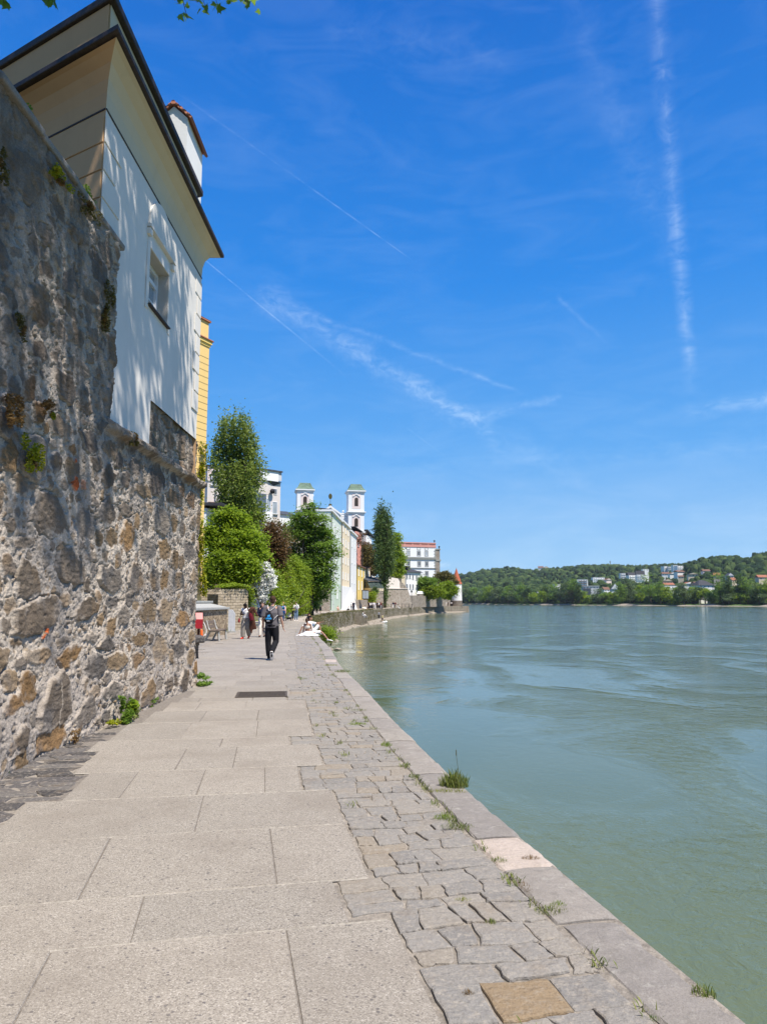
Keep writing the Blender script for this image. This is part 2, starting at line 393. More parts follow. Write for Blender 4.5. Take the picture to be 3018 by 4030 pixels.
def path_far(n):
    p = n.pos(); c = n.mix(n.noise(p, 1.6, 5, 0.65), (0.4, 0.345, 0.285), (0.5, 0.435, 0.36))
    c = n.mix(n.mapr(n.noise(n.scalev(p, (1, 0.3, 1)), 0.5, 4), 0.5, 0.7, 0, 0.35), c, (0.25, 0.22, 0.19))
    return pbsdf(n, n.mix(1.0, c, (.84, .84, .84), 'MULTIPLY'), 0.95, n.bump(n.noise(p, 30, 4), 0.3, 0.01), 0.1)
M['path_far'] = material('path_far', path_far)
def earth_fn(n):
    p = n.pos(); c = n.mix(n.noise(p, 0.3, 5, 0.6), (0.09, 0.09, 0.045), (0.17, 0.14, 0.09))
    return pbsdf(n, c, 1.0, n.bump(n.noise(p, 3, 4), 0.5, 0.1), 0.05)
M['earth'] = material('earth', earth_fn)
def shingle_fn(n):
    p = n.pos(); v = n('TexVoronoi', {'Vector': p, 'Scale': 4.5}); c = n.mix(n('SeparateColor', {0: v.outputs[1]}).outputs[0], (0.2, 0.17, 0.13), (0.38, 0.33, 0.27))
    return pbsdf(n, c, 0.95, n.bump(v.outputs[0], 0.8, 0.1), 0.1)
M['shingle'] = material('shingle', shingle_fn)
def meadow_fn(n):
    p = n.pos(); a = n.noise(p, 0.008, 4, 0.6); c = n.mix(a, (0.055, 0.1, 0.03), (0.11, 0.17, 0.05))
    c = n.mix(n.mapr(n.noise(p, 0.03, 5, 0.6), 0.4, 0.6, 0, 0.6), c, (0.07, 0.12, 0.035))
    return pbsdf(n, c, 1.0, n.bump(n.noise(p, 0.2, 4), 0.6, 2.0), 0.05)
M['meadow'] = material('meadow', meadow_fn)
def forest_fn(n):
    i = n.island(); p = n.pos(); c = n.ramp(i, [(0, (0.016, 0.036, 0.017)), (0.35, (0.032, 0.063, 0.022)), (0.7, (0.058, 0.096, 0.028)), (1, (0.095, 0.135, 0.04))])
    c = n.mix(n.mapr(n.noise(p, 0.35, 3, 0.7), 0.35, 0.65, 0, 0.6), c, n.mix(1.0, c, (0.5, 0.55, 0.5), 'MULTIPLY'))
    return pbsdf(n, c, 0.9, n.bump(n.noise(p, 0.6, 4, 0.7), 1.0, 2.5), 0.1)
M['forest'] = material('forest', forest_fn)

def water_fn(n):
    p = n.pos()
    wp = n('VectorMath', {0: n.noise(p, 0.06, 3, out=1)}, operation='SCALE'); wp.inputs[3].default_value = 2.2
    q = n.vmath('ADD', p, wp.outputs[0])
    band = n.noise(n.scalev(q, (0.16, 0.09, 1)), 1.0, 4, 0.55, 0.6)          # calm tongues and boiling patches
    act = n.mapr(band, 0.42, 0.58, 0.2, 1.15)
    near = n('CameraData').outputs['View Distance'] if False else None
    r1 = n.noise(n.scalev(q, (1.0, 0.8, 1)), 1.3, 3, 0.5, 1.2)
    r2 = n.noise(n.scalev(q, (1.0, 0.9, 1)), 3.4, 4, 0.6, 0.9)
    r3 = n.noise(n.scalev(p, (0.5, 0.35, 1)), 0.55, 3, 0.5, 0.8)
    r4 = n.noise(n.scalev(q, (1.0, 1.0, 1)), 11.0, 2, 0.5, 1.0)
    r2 = n.math('SUBTRACT', 1.0, n.math('ABSOLUTE', n.math('SUBTRACT', n.math('MULTIPLY', r2, 2.0), 1.0)))
    h = n.math('ADD', n.math('MULTIPLY', r1, 0.17), n.math('ADD', n.math('MULTIPLY', r2, 0.085), n.math('MULTIPLY', r3, 0.2)))
    h = n.math('ADD', h, n.math('MULTIPLY', r4, 0.03))
    xs = n('SeparateXYZ', {0: p}); calm = n.mapr(n.math('ADD', xs.outputs[0], n.math('MULTIPLY', xs.outputs[1], .05)), 1.0, 15.0, .34, 1.25); h = n.math('MULTIPLY', n.math('MULTIPLY', h, act), calm)
    sed = n.noise(n.scalev(q, (0.25, 0.12, 1)), 0.7, 4, 0.6)
    c = n.mix(sed, (0.082, 0.107, 0.055), (0.124, 0.146, 0.077))
    return pbsdf(n, c, 0.06, n.bump(h, 0.66, 0.5), 0.5, IOR=1.33)
M['water'] = material('water', water_fn)
def cloth(name, col, rough=0.9, var=0.15, scale=10):
    M[name] = simple(name, col, rough, var, scale, bump=0.15, spec=0.15); return M[name]
def skin(name, col):
    def fn(n):
        c = n.mix(n.noise(n.obj(), 9, 3), tuple(x * 0.88 for x in col), tuple(min(1, x * 1.08) for x in col))
        return n('BsdfPrincipled', {'Base Color': c, 'Roughness': 0.5, 'Specular IOR Level': 0.35, 'Subsurface Weight': 0.08, 'Subsurface Radius': (0.012, 0.005, 0.003)})
    M[name] = material(name, fn); return M[name]
skin('skin_fair', (0.52, 0.3, 0.21)); skin('skin_tan', (0.36, 0.19, 0.12)); skin('skin_dark', (0.06, 0.03, 0.02))
# ---------------------------------------------------------------- camera, sun, sky
cam = bpy.data.cameras.new('camera'); cam.sensor_fit = 'VERTICAL'; cam.sensor_height = 36.0; cam.lens = FPX / 4030.0 * 36.0
cam.clip_start = 0.05; cam.clip_end = 20000
co = link(bpy.data.objects.new('camera', cam)); co.location = (0, 0, CAMZ); co.rotation_euler = (math.pi / 2 + TH, 0, 0)
sc.camera = co
SUN_EL = R(60.5); SUN_H = Vector((0.73, -0.68, 0)).normalized()
SUN = Vector((SUN_H.x * math.cos(SUN_EL), SUN_H.y * math.cos(SUN_EL), math.sin(SUN_EL)))
sl = bpy.data.lights.new('sun', 'SUN'); sl.energy = 5.0; sl.angle = R(0.53); sl.color = (1.0, 0.935, 0.83)
so = link(bpy.data.objects.new('sun', sl)); so.rotation_euler = SUN.to_track_quat('Z', 'Y').to_euler(); so.location = (20, -20, 60)
sc.view_settings.view_transform = 'Standard'; sc.view_settings.look = 'None'; sc.view_settings.gamma = 1.0; sc.view_settings.exposure = 0.55
sc.cycles.max_bounces = 6; sc.cycles.diffuse_bounces = 3; sc.cycles.glossy_bounces = 3; sc.cycles.transparent_max_bounces = 8; sc.cycles.caustics_reflective = False; sc.cycles.caustics_refractive = False

W = bpy.data.worlds.new('World'); sc.world = W; W.use_nodes = True; W.node_tree.nodes.clear(); n = NT(W.node_tree)
sky = n('TexSky', sky_type='NISHITA', sun_disc=False, sun_elevation=SUN_EL, sun_rotation=math.atan2(SUN_H.x, SUN_H.y), altitude=300.0, air_density=1.0, dust_density=0.25, ozone_density=1.6)
dirv = n.vmath('NORMALIZE', n('TexCoord').outputs['Generated'])
dz = n('SeparateXYZ', {0: dirv}).outputs[2]
k_ = 1 / 0.105 / 1.464
grad = n.ramp(dz, [(0.0, tuple(c * k_ / 8 for c in srgb(176, 216, 250))), (0.06, tuple(c * k_ / 8 for c in srgb(150, 204, 250))), (0.2, tuple(c * k_ / 8 for c in srgb(90, 172, 246))), (0.42, tuple(c * k_ / 8 for c in srgb(30, 138, 234))), (0.68, tuple(c * k_ / 8 for c in srgb(0, 108, 210))), (1.0, tuple(c * k_ / 8 for c in srgb(6, 80, 180)))])
grad = n.mix(1.0, grad, (8, 8, 8), 'MULTIPLY')
skyc = n.mix(0.96, sky.outputs[0], grad)
wob0 = n.noise(n.scalev(dirv, (22, 22, 22)), 1.0, 4, 0.65)
wisp = n.noise(n.scalev(dirv, (7, 7, 26)), 1.0, 6, 0.62, 0.8)
wisp2 = n.noise(n.scalev(dirv, (30, 30, 60)), 1.0, 5, 0.65, 1.0)
cover = n.math('MULTIPLY', n.mapr(wisp, 0.45, 0.8, 0.0, 0.26), n.mapr(dz, 0.02, 0.3, 1.0, 0.35))
def trail(a, b, w0, w1, s0, s1, rag=0.6, seed=0.0):
    """a vapour trail: an arc of the sky between two directions, in direction space"""
    da, db = ray(*a).normalized(), ray(*b).normalized(); nr = da.cross(db).normalized(); al = nr.cross(da).normalized()
    ang = math.acos(max(-1, min(1, da.dot(db))))
    d = n.vmath('DOT_PRODUCT', dirv, tuple(nr), 1)
    t = n.math('DIVIDE', n.math('ARCTAN2', n.vmath('DOT_PRODUCT', dirv, tuple(al), 1), n.vmath('DOT_PRODUCT', dirv, tuple(da), 1)), ang)
    d = n.math('ADD', d, n.math('MULTIPLY', n.math('SUBTRACT', wob0, 0.5), rag * max(w0, w1) * 2.4))
    w = n.math('ADD', n.math('MULTIPLY', t, w1 - w0), w0)
    m = n.math('SUBTRACT', 1.0, n.math('DIVIDE', n.math('ABSOLUTE', d), n.math('MAXIMUM', w, 1e-4)), clamp=True)
    m = n.math('MULTIPLY', n.math('POWER', m, 1.5), 0.66)
    ends = n.math('MULTIPLY', n.mapr(t, -0.02, 0.04, 0, 1), n.mapr(t, 1.03, 0.93, 0, 1))
    return n.math('MULTIPLY', n.math('MULTIPLY', m, ends), n.math('MULTIPLY', n.math('ADD', n.math('MULTIPLY', t, s1 - s0), s0), n.mapr(wisp2, 0.38, 0.64, 0.12, 1.0)))
U = 3018 / 1657
def uu(x, y): return (x * U, y * U)
T = [trail(uu(1412, -40), uu(1492, 830), 0.0165, 0.013, 0.34, 0.52, 0.22, 1.0),
     trail(uu(435, 555), uu(745, 810), 0.0012, 0.0022, 0.62, 0.25, 0.2, 2.0),
     trail(uu(370, 190), uu(882, 556), 0.0026, 0.0011, 0.06, 0.55, 0.2, 3.0),
     trail(uu(560, 630), uu(1050, 930), 0.026, 0.018, 0.4, 0.8, 0.9, 4.0),
     trail(uu(640, 665), uu(1130, 850), 0.008, 0.005, 0.3, 0.4, 0.8, 5.0),
     trail(uu(1020, 910), uu(1210, 855), 0.012, 0.008, 0.5, 0.45, 0.8, 5.5),
     trail(uu(1480, 895), uu(1760, 845), 0.014, 0.02, 0.3, 0.7, 0.5, 6.0), trail(uu(1040, 930), uu(1400, 1120), 0.03, 0.02, .22, .1, .9, 6.5), trail(uu(900, 1010), uu(1700, 960), 0.02, 0.02, .12, .2, .9, 6.7),
     trail(uu(1200, 640), uu(1320, 750), 0.006, 0.004, 0.28, 0.1, 0.6, 7.0),
     trail(uu(1200, -40), uu(1470, 560), 0.035, 0.03, 0.08, 0.16, 0.9, 8.0),
     trail(uu(880, 925), uu(960, 985), 0.0018, 0.001, 0.3, 0.12, 0.2, 9.0),
     trail(uu(1010, 1120), uu(1560, 1110), 0.0018, 0.0012, 0.2, 0.15, 0.4, 10.0),
     trail(uu(700, 60), uu(1100, 130), 0.03, 0.03, 0.1, 0.12, 0.9, 11.0),
     trail((1722, 2224), (1774, 2222), 0.0055, 0.004, 0.9, 0.8, 0.35, 12.0)]
tot = cover
for q in T: tot = n.math('ADD', tot, q)
tot = n.math('MINIMUM', tot, 0.85)
cloudc = n.mix(1.0, n.mix(0.5, skyc, (4.5, 5.4, 6.6)), (1.25, 1.2, 1.15), 'MULTIPLY')
fin = n.mix(tot, skyc, n.mix(0.3, cloudc, (5.8, 7.0, 7.6)))
bg = n('Background', {'Color': fin, 'Strength': 0.105})
n.t.links.new(bg.outputs[0], n.t.nodes.new('ShaderNodeOutputWorld').inputs[0])

# ---------------------------------------------------------------- the quay edge as a curve x = Q(y)
_q = [(-14, 4.6), (-6, 3.15), (0, 2.05), (3, 1.49), (4.65, 1.1), (6.7, 0.72), (10, 0.2), (14.6, -0.45), (18.8, -1.1)]
for px in [(1302, 2550), (1253, 2503), (1228, 2447), (1250, 2428), (1327, 2413.5), (1420, 2406), (1468, 2400), (1540, 2394.5), (1590, 2390.5), (1662, 2387), (1824, 2384.8)]:
    g = gnd(*px); _q.append((g.y, g.x))
_qy = np.array([a for a, b in _q]); _qx = np.array([b for a, b in _q])
_ry = np.arange(_qy[0], _qy[-1], 2.0); _rx = np.interp(_ry, _qy, _qx); _k = np.clip((_ry - 24) / 6, .4, 11)
_sx = np.array([np.sum(np.interp(a + np.arange(-3, 3.1, .25) * s, _qy, _qx) * np.exp(-np.arange(-3, 3.1, .25) ** 2 / 2)) for a, s in zip(_ry, _k)]) / np.sum(np.exp(-np.arange(-3, 3.1, .25) ** 2 / 2))
_sx = np.where(_ry > _qy[-1] - 36, _rx, _sx) + 2.6 * np.clip((_ry - 190) / 25, 0, 1) * np.clip((_qy[-1] + 4 - _ry) / 8, 0, 1); _qy = np.append(_ry, _qy[-1]); _qx = np.append(_sx, _qx[-1]); _d = np.gradient(_qx, _qy)
def Q(y):
    i = int(np.clip(np.searchsorted(_qy, y) - 1, 0, len(_qy) - 2)); h = _qy[i + 1] - _qy[i]; t = (y - _qy[i]) / h
    return ((2 * t**3 - 3 * t**2 + 1) * _qx[i] + (t**3 - 2 * t**2 + t) * h * _d[i] + (-2 * t**3 + 3 * t**2) * _qx[i + 1] + (t**3 - t**2) * h * _d[i + 1])
QEND = float(_qy[-1])
def frame(y):
    e = Vector((Q(y), y, 0)); t = Vector((Q(y + 0.2) - Q(y - 0.2), 0.4, 0)).normalized(); return e, t, Vector((-t.y, t.x, 0))
def qp(y, nn, z=0.0):
    e, t, N_ = frame(y); p = e + N_ * nn; p.z = z; return p

# ---------------------------------------------------------------- land, path sheets
ys = list(np.concatenate([np.arange(-14, 60, 1.0), np.arange(60, QEND, 1.5), [QEND]]))
def sheet(name, mat, ylist, left, right, z, kind='structure'):
    mb = MB(); V = []; F = []
    for y in ylist:
        V += [(left(y), y, z), (right(y), y, z)]
    for i in range(len(ylist) - 1): F.append((2 * i, 2 * i + 1, 2 * i + 3, 2 * i + 2))
    mb.add(V, F); o = mb.build(name, mat); tag(o, kind=kind); return o
sheet('ground', M['earth'], ys, lambda y: -900 if y < 280 else -900 + (y - 280) * 6, lambda y: Q(y) - 0.7, -0.06)
def left_bound(y): return float(np.interp(y, [-14, 14.5, 15, 28, 44, 60, 90, 105, 125, QEND], [-3.9, -3.9, -9, -9, -10, -11, -12.2, -13.5, -15, -14 + 0 * y]))
sheet('path_bedding', M['joint'], [y for y in ys if y < 62], left_bound, lambda y: Q(y) - 0.02, -0.0125)
sheet('path', M['path_far'], [y for y in ys if y >= 44], lambda y: left_bound(y) if y < 110 else Q(y) - 12, lambda y: Q(y) - (0.3 if y < 62 else .62), -0.004)

# ---------------------------------------------------------------- concrete slabs, setts, kerb
def stone(mb, poly, z, jit=0.01, h=0.045, dome=0.006, rnd=random, sub=2, inset=0.88):
    """one rounded paving stone over a polygon outline (xy points)"""
    P = []
    m = len(poly)
    for i in range(m):
        a, b = Vector(poly[i]), Vector(poly[(i + 1) % m])
        for k in range(sub):
            p = a.lerp(b, k / sub); P.append(Vector((p.x + rnd.uniform(-jit, jit), p.y + rnd.uniform(-jit, jit), 0)))
    c = sum(P, Vector()) / len(P); k = len(P); tx, ty = rnd.uniform(-0.008, 0.008), rnd.uniform(-0.008, 0.008)
    V = []
    for s_, dz in ((1.0, -h), (1.0, -0.009), (0.98, -0.002), (inset, dome * 0.4)):
        for p in P:
            q = c + (p - c) * s_; V.append((q.x, q.y, z + dz + (q.x - c.x) * tx + (q.y - c.y) * ty + (rnd.uniform(-0.0015, 0.0015) if s_ < 1 else 0)))
    V.append((c.x, c.y, z + dome)); F = []
    for r_ in range(3):
        for i in range(k): F.append((r_ * k + i, r_ * k + (i + 1) % k, (r_ + 1) * k + (i + 1) % k, (r_ + 1) * k + i))
    for i in range(k): F.append((3 * k + i, 3 * k + (i + 1) % k, 4 * k))
    mb.add(V, F)
rows = [(1.4, 2.9, 1.2, [1.9, 3.0]), (2.9, 4.2, 1.2, [1.74, 2.86]), (4.2, 4.77, 1.42, [2.5]), (4.77, 5.8, 1.2, [1.76, 2.86]), (5.8, 6.75, 1.2, [2.3]),
        (6.75, 7.7, 1.46, [1.78, 2.36, 3.0]), (7.7, 8.75, 1.2, [2.1, 2.66]), (8.75, 9.3, 1.5, [2.3]), (9.3, 10.5, 1.2, [1.9, 2.8])]
y = 10.5; k = 0
while y < 62:
    h = [1.05, 0.95, 0.55, 1.1, 0.55, 0.95][k % 6]; a = 1.2 if h > 0.6 else 1.5
    if k % 5 == 3: a = 1.45
    j = random.uniform(1.7, 2.4); rows.append((y, y + h, a, [j, j + random.uniform(0.7, 1.2)])); y += h; k += 1
WALLX = -3.75
sb = MB()
def slab_left(y0, y1):
    e, t, N_ = frame((y0 + y1) / 2); nw = (e.x - WALLX) / -N_.x if N_.x else 4
    if y1 <= 4.3: return 3.9
    if y1 < 9.4: return min(nw - 0.3, float(np.interp((y0 + y1) / 2, [4.5, 5.3, 6.3, 7.2, 8.2, 9], [3.95, 3.8, 3.72, 3.45, 3.6, 3.75])))
    if y1 < 14.6: return nw - 0.28 - random.uniform(0, 0.12)
    return random.choice([4.1, 4.4, 4.7]) if y1 < 44 else 4.6
for (y0, y1, a, js) in rows:
    b = slab_left(y0, y1); cuts = [a] + [q for q in js if a + 0.3 < q < b - 0.3] + [b]
    for i in range(len(cuts) - 1):
        g = 0.004; P = [qp(y0 + g, cuts[i] + g), qp(y0 + g, cuts[i + 1] - g), qp(y1 - g, cuts[i + 1] - g), qp(y1 - g, cuts[i] + g)]
        P = [p + Vector((random.uniform(-0.006, 0.006), random.uniform(-0.006, 0.006), 0)) for p in P]; c = sum(P, Vector()) / 4
        z = random.uniform(-0.002, 0.003); V = []
        for s_, dz in ((0.0, -0.03), (0.0, -0.005), (0.005, 0.0)):
            for p in P:
                d_ = (c - p).normalized(); q = p + d_ * s_; V.append((q.x, q.y, z + dz))
        F = [(r_ * 4 + i_, r_ * 4 + (i_ + 1) % 4, (r_ + 1) * 4 + (i_ + 1) % 4, (r_ + 1) * 4 + i_) for r_ in range(2) for i_ in range(4)] + [(8, 9, 10, 11)]
        F = [tuple(reversed(f)) for f in F]
        sb.add(V, F)
tag(sb.build('path_slabs', M['slab']), kind='structure')
jm = MB(); rj = random.Random(31)
for (y0, y1, a, js) in rows:
    if y0 < 40:
        b = slab_left(y0, y1); m = int((b - 1.2) / .12); V = []
        for i in range(m + 1):
            nn = 1.22 + (b - 1.22) * i / m; w = .0105 + rj.uniform(-.004, .005); V += [qp(y0 - w, nn, -.004), qp(y0, nn, .0022 + rj.uniform(-.001, .001)), qp(y0 + w, nn, -.004)]
        jm.add(V, [f for i in range(m) for f in ((3 * i + 1, 3 * i, 3 * i + 3, 3 * i + 4), (3 * i + 2, 3 * i + 1, 3 * i + 4, 3 * i + 5))])
V = []; F = []; ysl = np.arange(1.5, 44, .5)
for i, y in enumerate(ysl): V += [qp(y, 1.55, -.0055), qp(y, 3.5 if y < 9 else 3.9, -.0055)]
for i in range(len(ysl) - 1): F.append((2 * i + 1, 2 * i, 2 * i + 2, 2 * i + 3))
tag(MB().add(V, F).build('slab_bed', M['slab_bed']), kind='structure')
tag(jm.build('slab_joints', M['joint_light']), kind='structure')
def row_inner(y):
    for (y0, y1, a, js) in rows:
        if y0 <= y < y1: return a
    return 1.2
# setts beside the kerb
rs = random.Random(5); st = MB(); och = MB(); y = 1.6
def wav(y, nn): return 0.4 * (0.035 * math.sin(nn * 5.1 + y * 2.3) + 0.03 * math.sin(nn * 11 + y * 5.9) + 0.02 * math.sin(nn * 3 - y * 9.1))
while y < 60:
    near = y < 16; h = rs.uniform(0.13, 0.24) if near else rs.uniform(0.22, 0.34)
    n0 = 0.385; n1 = row_inner(y + h / 2) - 0.02; cuts = [n0]
    while cuts[-1] < n1 - 0.3: cuts.append(cuts[-1] + rs.choice([rs.uniform(0.1, 0.18), rs.uniform(0.16, 0.26), rs.uniform(0.24, 0.38)]))
    while len(cuts) > 1 and n1 - cuts[-1] < 0.12: cuts.pop()
    cuts.append(n1)
    if y <= 3.42 < y + h: cuts = [n0, .645, .965, n1]; h = .26
    sk = [rs.uniform(-0.04, 0.04) for _ in cuts]; sk[0] = sk[-1] = 0
    for i in range(len(cuts) - 1):
        g = rs.choice([0.002, 0.003, 0.004, 0.006, 0.014]); a, b = cuts[i], cuts[i + 1]
        lo = lambda q: y + wav(y, q) + g
        hi = lambda q: y + h + wav(y + h, q) - g
        a0, a1, b0_, b1 = a - sk[i] / 2 + g, a + sk[i] / 2 + g, b - sk[i + 1] / 2 - g, b + sk[i + 1] / 2 - g
        if near and not y <= 3.42 < y + h and rs.random() < 0.22 and h > .2 and b - a > .2:      # two thin stones in one place
            m0 = h * rs.uniform(.4, .6); polys = [[(lo(a0), a0), (lo(b0_), b0_), (lo(b0_) + m0 - .006, b0_), (lo(a0) + m0 - .012, a0)], [(lo(a1) + m0 + .006, a1), (lo(b1) + m0 + .006, b1), (hi(b1), b1), (hi(a1), a1)]]
        else: polys = [[(lo(a0), a0), (lo((a0 + b0_) / 2), (a0 + b0_) / 2), (lo(b0_), b0_), (hi(b1), b1), (hi((a1 + b1) / 2), (a1 + b1) / 2), (hi(a1), a1)]]
        for pts in polys:
            P = [qp(*p) for p in pts]; tgt = st
            if abs(a - .645) < .001 and y <= 3.42 < y + h and not och.n: tgt = och
            stone(tgt, P, rs.uniform(-0.008, 0.003), 0.009 if near else 0.012, dome=0.0025, rnd=rs, sub=3 if y < 9 else (2 if near else 1), inset=.9)
    y += h
tag(st.build('stone_setts', M['sett'], smooth=False), kind='structure')
if och.n: tag(och.build('ochre_sett', M['sett_ochre']), kind='structure')
# dark setts at the wall foot
dk = MB(); y = 3.6
while y < 9.9:
    h = rs.uniform(0.14, 0.24); e, t, N_ = frame(y)
    n0 = None
    for (y0, y1, a, js) in rows:
        if y0 <= y + h / 2 < y1: n0 = slab_left(y0, y1) + 0.01
    n1 = (e.x - WALLX) / -N_.x + 0.12; cuts = [n0]
    while cuts[-1] < n1 - 0.5: cuts.append(cuts[-1] + rs.uniform(0.25, 0.5))
    cuts.append(n1)
    for i in range(len(cuts) - 1):
        a, b = cuts[i] + 0.012, cuts[i + 1] - 0.012
        if b - a < 0.06: continue
        s0, s1 = rs.uniform(-0.09, 0.09), rs.uniform(-0.09, 0.09)
        stone(dk, [qp(y + 0.012, a + s0), qp(y + 0.012, b + s1), qp(y + h - 0.012, b - s1), qp(y + h - 0.012, a - s0)], rs.uniform(-0.012, 0.0), 0.014, rnd=rs, sub=3)
    y += h
tag(dk.build('dark_setts', M['sett_dark']), kind='structure')
# pale setts in front of the bench
pl = MB(); y = 13.2
while y < 43:
    h = rs.uniform(0.2, 0.3)
    n0 = None
    for (y0, y1, a, js) in rows:
        if y0 <= y + h / 2 < y1: n0 = 4.75 if y1 > 14.6 else 4.2
    x = n0 or 4.7; xl = 9.4
    if y < 14.75: xl = 0
    while x < xl and qp(y, x).x > -8.7 - max(0, y - 28) * 0.06:
        w = rs.uniform(0.2, 0.36)
        stone(pl, [qp(y + 0.01, x + 0.01), qp(y + 0.01, x + w - 0.01), qp(y + h - 0.01, x + w - 0.01), qp(y + h - 0.01, x + 0.01)], rs.uniform(-0.005, 0.001), 0.014, rnd=rs, sub=1)
        x += w
    y += h
tag(pl.build('cobbles', M['sett']), kind='structure')
# kerb of big granite blocks
kb = MB(); pale = MB(); cuts = [1.2, 2.3, 3.25, 3.98, 4.72, 5.3, 6.28, 7.15, 7.9, 8.8, 9.6, 10.5]
while cuts[-1] < 62: cuts.append(cuts[-1] + rs.uniform(0.8, 1.3))
for a, b in zip(cuts[:-1], cuts[1:]):
    tgt = pale if (abs(a - 4.72) < 0.01 or 19.5 < a < 20.6) else kb; ns = 11 if a < 14 else 5; V = []; F = []; ed_ = [rs.gauss(0, .006) for _ in range(ns)]
    wob = rs.uniform(-0.012, 0.012); zt = rs.uniform(-0.006, 0.006); wi = 0.36 + rs.uniform(-0.02, 0.02)
    prof = [(wi, -0.06), (wi, -0.012), (wi - 0.015, 0.0), (0.2, 0.004), (0.06, 0.0), (0.025, -0.008), (0.0, -0.03), (-0.01, -0.4), (0.1, -0.4)]
    for i in range(ns):
        yy = a + 0.007 + (b - a - 0.014) * i / (ns - 1); en = 0.006 if i in (0, ns - 1) else 0
        for (nn, z) in prof:
            p = qp(yy, nn + wob + rs.uniform(-0.005, 0.005) + (ed_[i] if nn < .05 else 0), z + zt + rs.uniform(-0.003, 0.003) - en - (abs(ed_[i]) * .5 if nn < .1 and z > -.1 else 0)); V.append(p)
    L = len(prof)
    for i in range(ns - 1):
        for k in range(L - 1): F.append((i * L + k, i * L + k + 1, (i + 1) * L + k + 1, (i + 1) * L + k))
    F.append(tuple(range(L - 1, -1, -1))); F.append(tuple((ns - 1) * L + k for k in range(L))); tgt.add(V, F)
tag(kb.build('kerb', M['kerb'], smooth=False), kind='structure'); tag(pale.build('pale_kerb', M['sett_pale']), kind='structure')

# ---------------------------------------------------------------- quay wall
yy = list(np.concatenate([np.arange(-14, 60, 1.2), np.arange(60, QEND, 0.9)])) + [QEND]; V = []; F = []; cols_ = 9; rq = random.Random(3)
tipx = [(-1.5, 5), (-6, 8.5), (-14, 10), (-30, 10)]
line = [(Q(y), y) for y in yy]
for dx, dy_ in tipx: line.append((Q(QEND) + dx, QEND + dy_))
for i, (x, y) in enumerate(line):
    top = -0.32 if y < 62 else 0.03 + 0.05 * math.sin(y * 0.7)
    for k in range(cols_):
        f = k / (cols_ - 1); z = top + (-3.1 - top) * f
        V.append((x - 0.05 + 0.35 * f + rq.uniform(-0.05, 0.07) * (1 if k else 0), y, z))
nl = len(line)
for i in range(nl - 1):
    for k in range(cols_ - 1): F.append((i * cols_ + k, i * cols_ + k + 1, (i + 1) * cols_ + k + 1, (i + 1) * cols_ + k))
b0 = len(V)
for i, (x, y) in enumerate(line): V.append((x - 0.75, y, -0.0 if y >= 62 else -0.32))
for i in range(nl - 1): F.append((b0 + i, i * cols_, (i + 1) * cols_, b0 + i + 1))
qw = MB().add(V, F).build('quay_wall', M['rubble_quay'])
tag(qw, 'long rough rubble quay wall curving along the river with weeds growing from it', 'quay wall')
# shingle at its foot and the stones lying there
V = []; F = []; ysh = np.arange(92, QEND - 6, 1.5)
for i, y in enumerate(ysh):
    wv = 0.6 + 2.3 * math.exp(-((y - 137) / 14) ** 2) + 1.0 * math.exp(-((y - 185) / 20) ** 2) + 0.7 * math.sin(y * 0.31) * math.sin(y * 0.083) + (0.8 if y > 210 else 0)
    for k, (f, z) in enumerate(((-0.2, -1.95), (0.3, -2.12), (0.75, -2.3), (1.0, -2.41), (1.3, -2.7))):
        V.append((Q(y) + 0.1 + wv * f + rq.uniform(-0.15, 0.15), y + rq.uniform(-0.3, 0.3), z + rq.uniform(-0.05, 0.05)))
for i in range(len(ysh) - 1):
    for k in range(4): F.append((i * 5 + k, i * 5 + k + 1, (i + 1) * 5 + k + 1, (i + 1) * 5 + k))
tag(MB().add(V, F).build('shingle_bank', M['shingle']), kind='structure')
def boulder(mb, c, r, rr):
    t = bmesh.new(); bmesh.ops.create_icosphere(t, subdivisions=2, radius=1.0); sx, sy, sz = rr.uniform(0.8, 1.3), rr.uniform(0.7, 1.2), rr.uniform(0.4, 0.65)
    ph = [rr.uniform(0, 6) for _ in range(3)]
    V = [(c[0] + r * sx * v.co.x * (1 + 0.16 * math.sin(4 * v.co.y + ph[0])), c[1] + r * sy * v.co.y * (1 + 0.16 * math.sin(4 * v.co.z + ph[1])), c[2] + r * sz * v.co.z * (1 + 0.14 * math.sin(5 * v.co.x + ph[2]))) for v in t.verts]
    F = [tuple(v.index for v in f.verts) for f in t.faces]; t.free(); mb.add(V, F)
rb = random.Random(9); bl = MB()
for i in range(150):
    y = rb.uniform(42, 250); w = 0.3 + 2.2 * math.exp(-((y - 137) / 16) ** 2)
    boulder(bl, (Q(y) + 0.35 + rb.uniform(0, 1) * w, y, WATER + rb.uniform(-0.05, 0.06) + (0.2 if w > 1.5 else 0)), rb.uniform(0.1, 0.32), rb)
tag(bl.build('rubble_stones', M['shingle'], smooth=False), 'loose rubble stones along the foot of the quay wall', 'stones', kind='stuff')
for i, (px, r_, lab) in enumerate([((1316, 2523), 0.3, 'flat pale boulder in the shallows just past the white shoe'), ((1297, 2556), 0.24, 'pale rounded stone in the water nearest the kerb'), ((1330, 2556), 0.2, 'small grey stone beside the pale rounded one in the shallows')]):
    mb = MB(); p = gnd(px[0], px[1], WATER + 0.05); boulder(mb, (0, 0, 0), r_ * 1.5, rb); o = mb.build('boulder', M['shingle'], loc=(max(p.x, Q(p.y) + 0.45), p.y, WATER + 0.02)); tag(o, lab, 'boulder', 'boulders in the shallows')
# ---------------------------------------------------------------- river
wm = MB(); wm.add([(-1300, -120, WATER), (4800, -120, WATER), (4800, 3300, WATER), (-1300, 3300, WATER)], [(0, 1, 2, 3)])
tag(wm.build('river_water', M['water']), kind='structure')
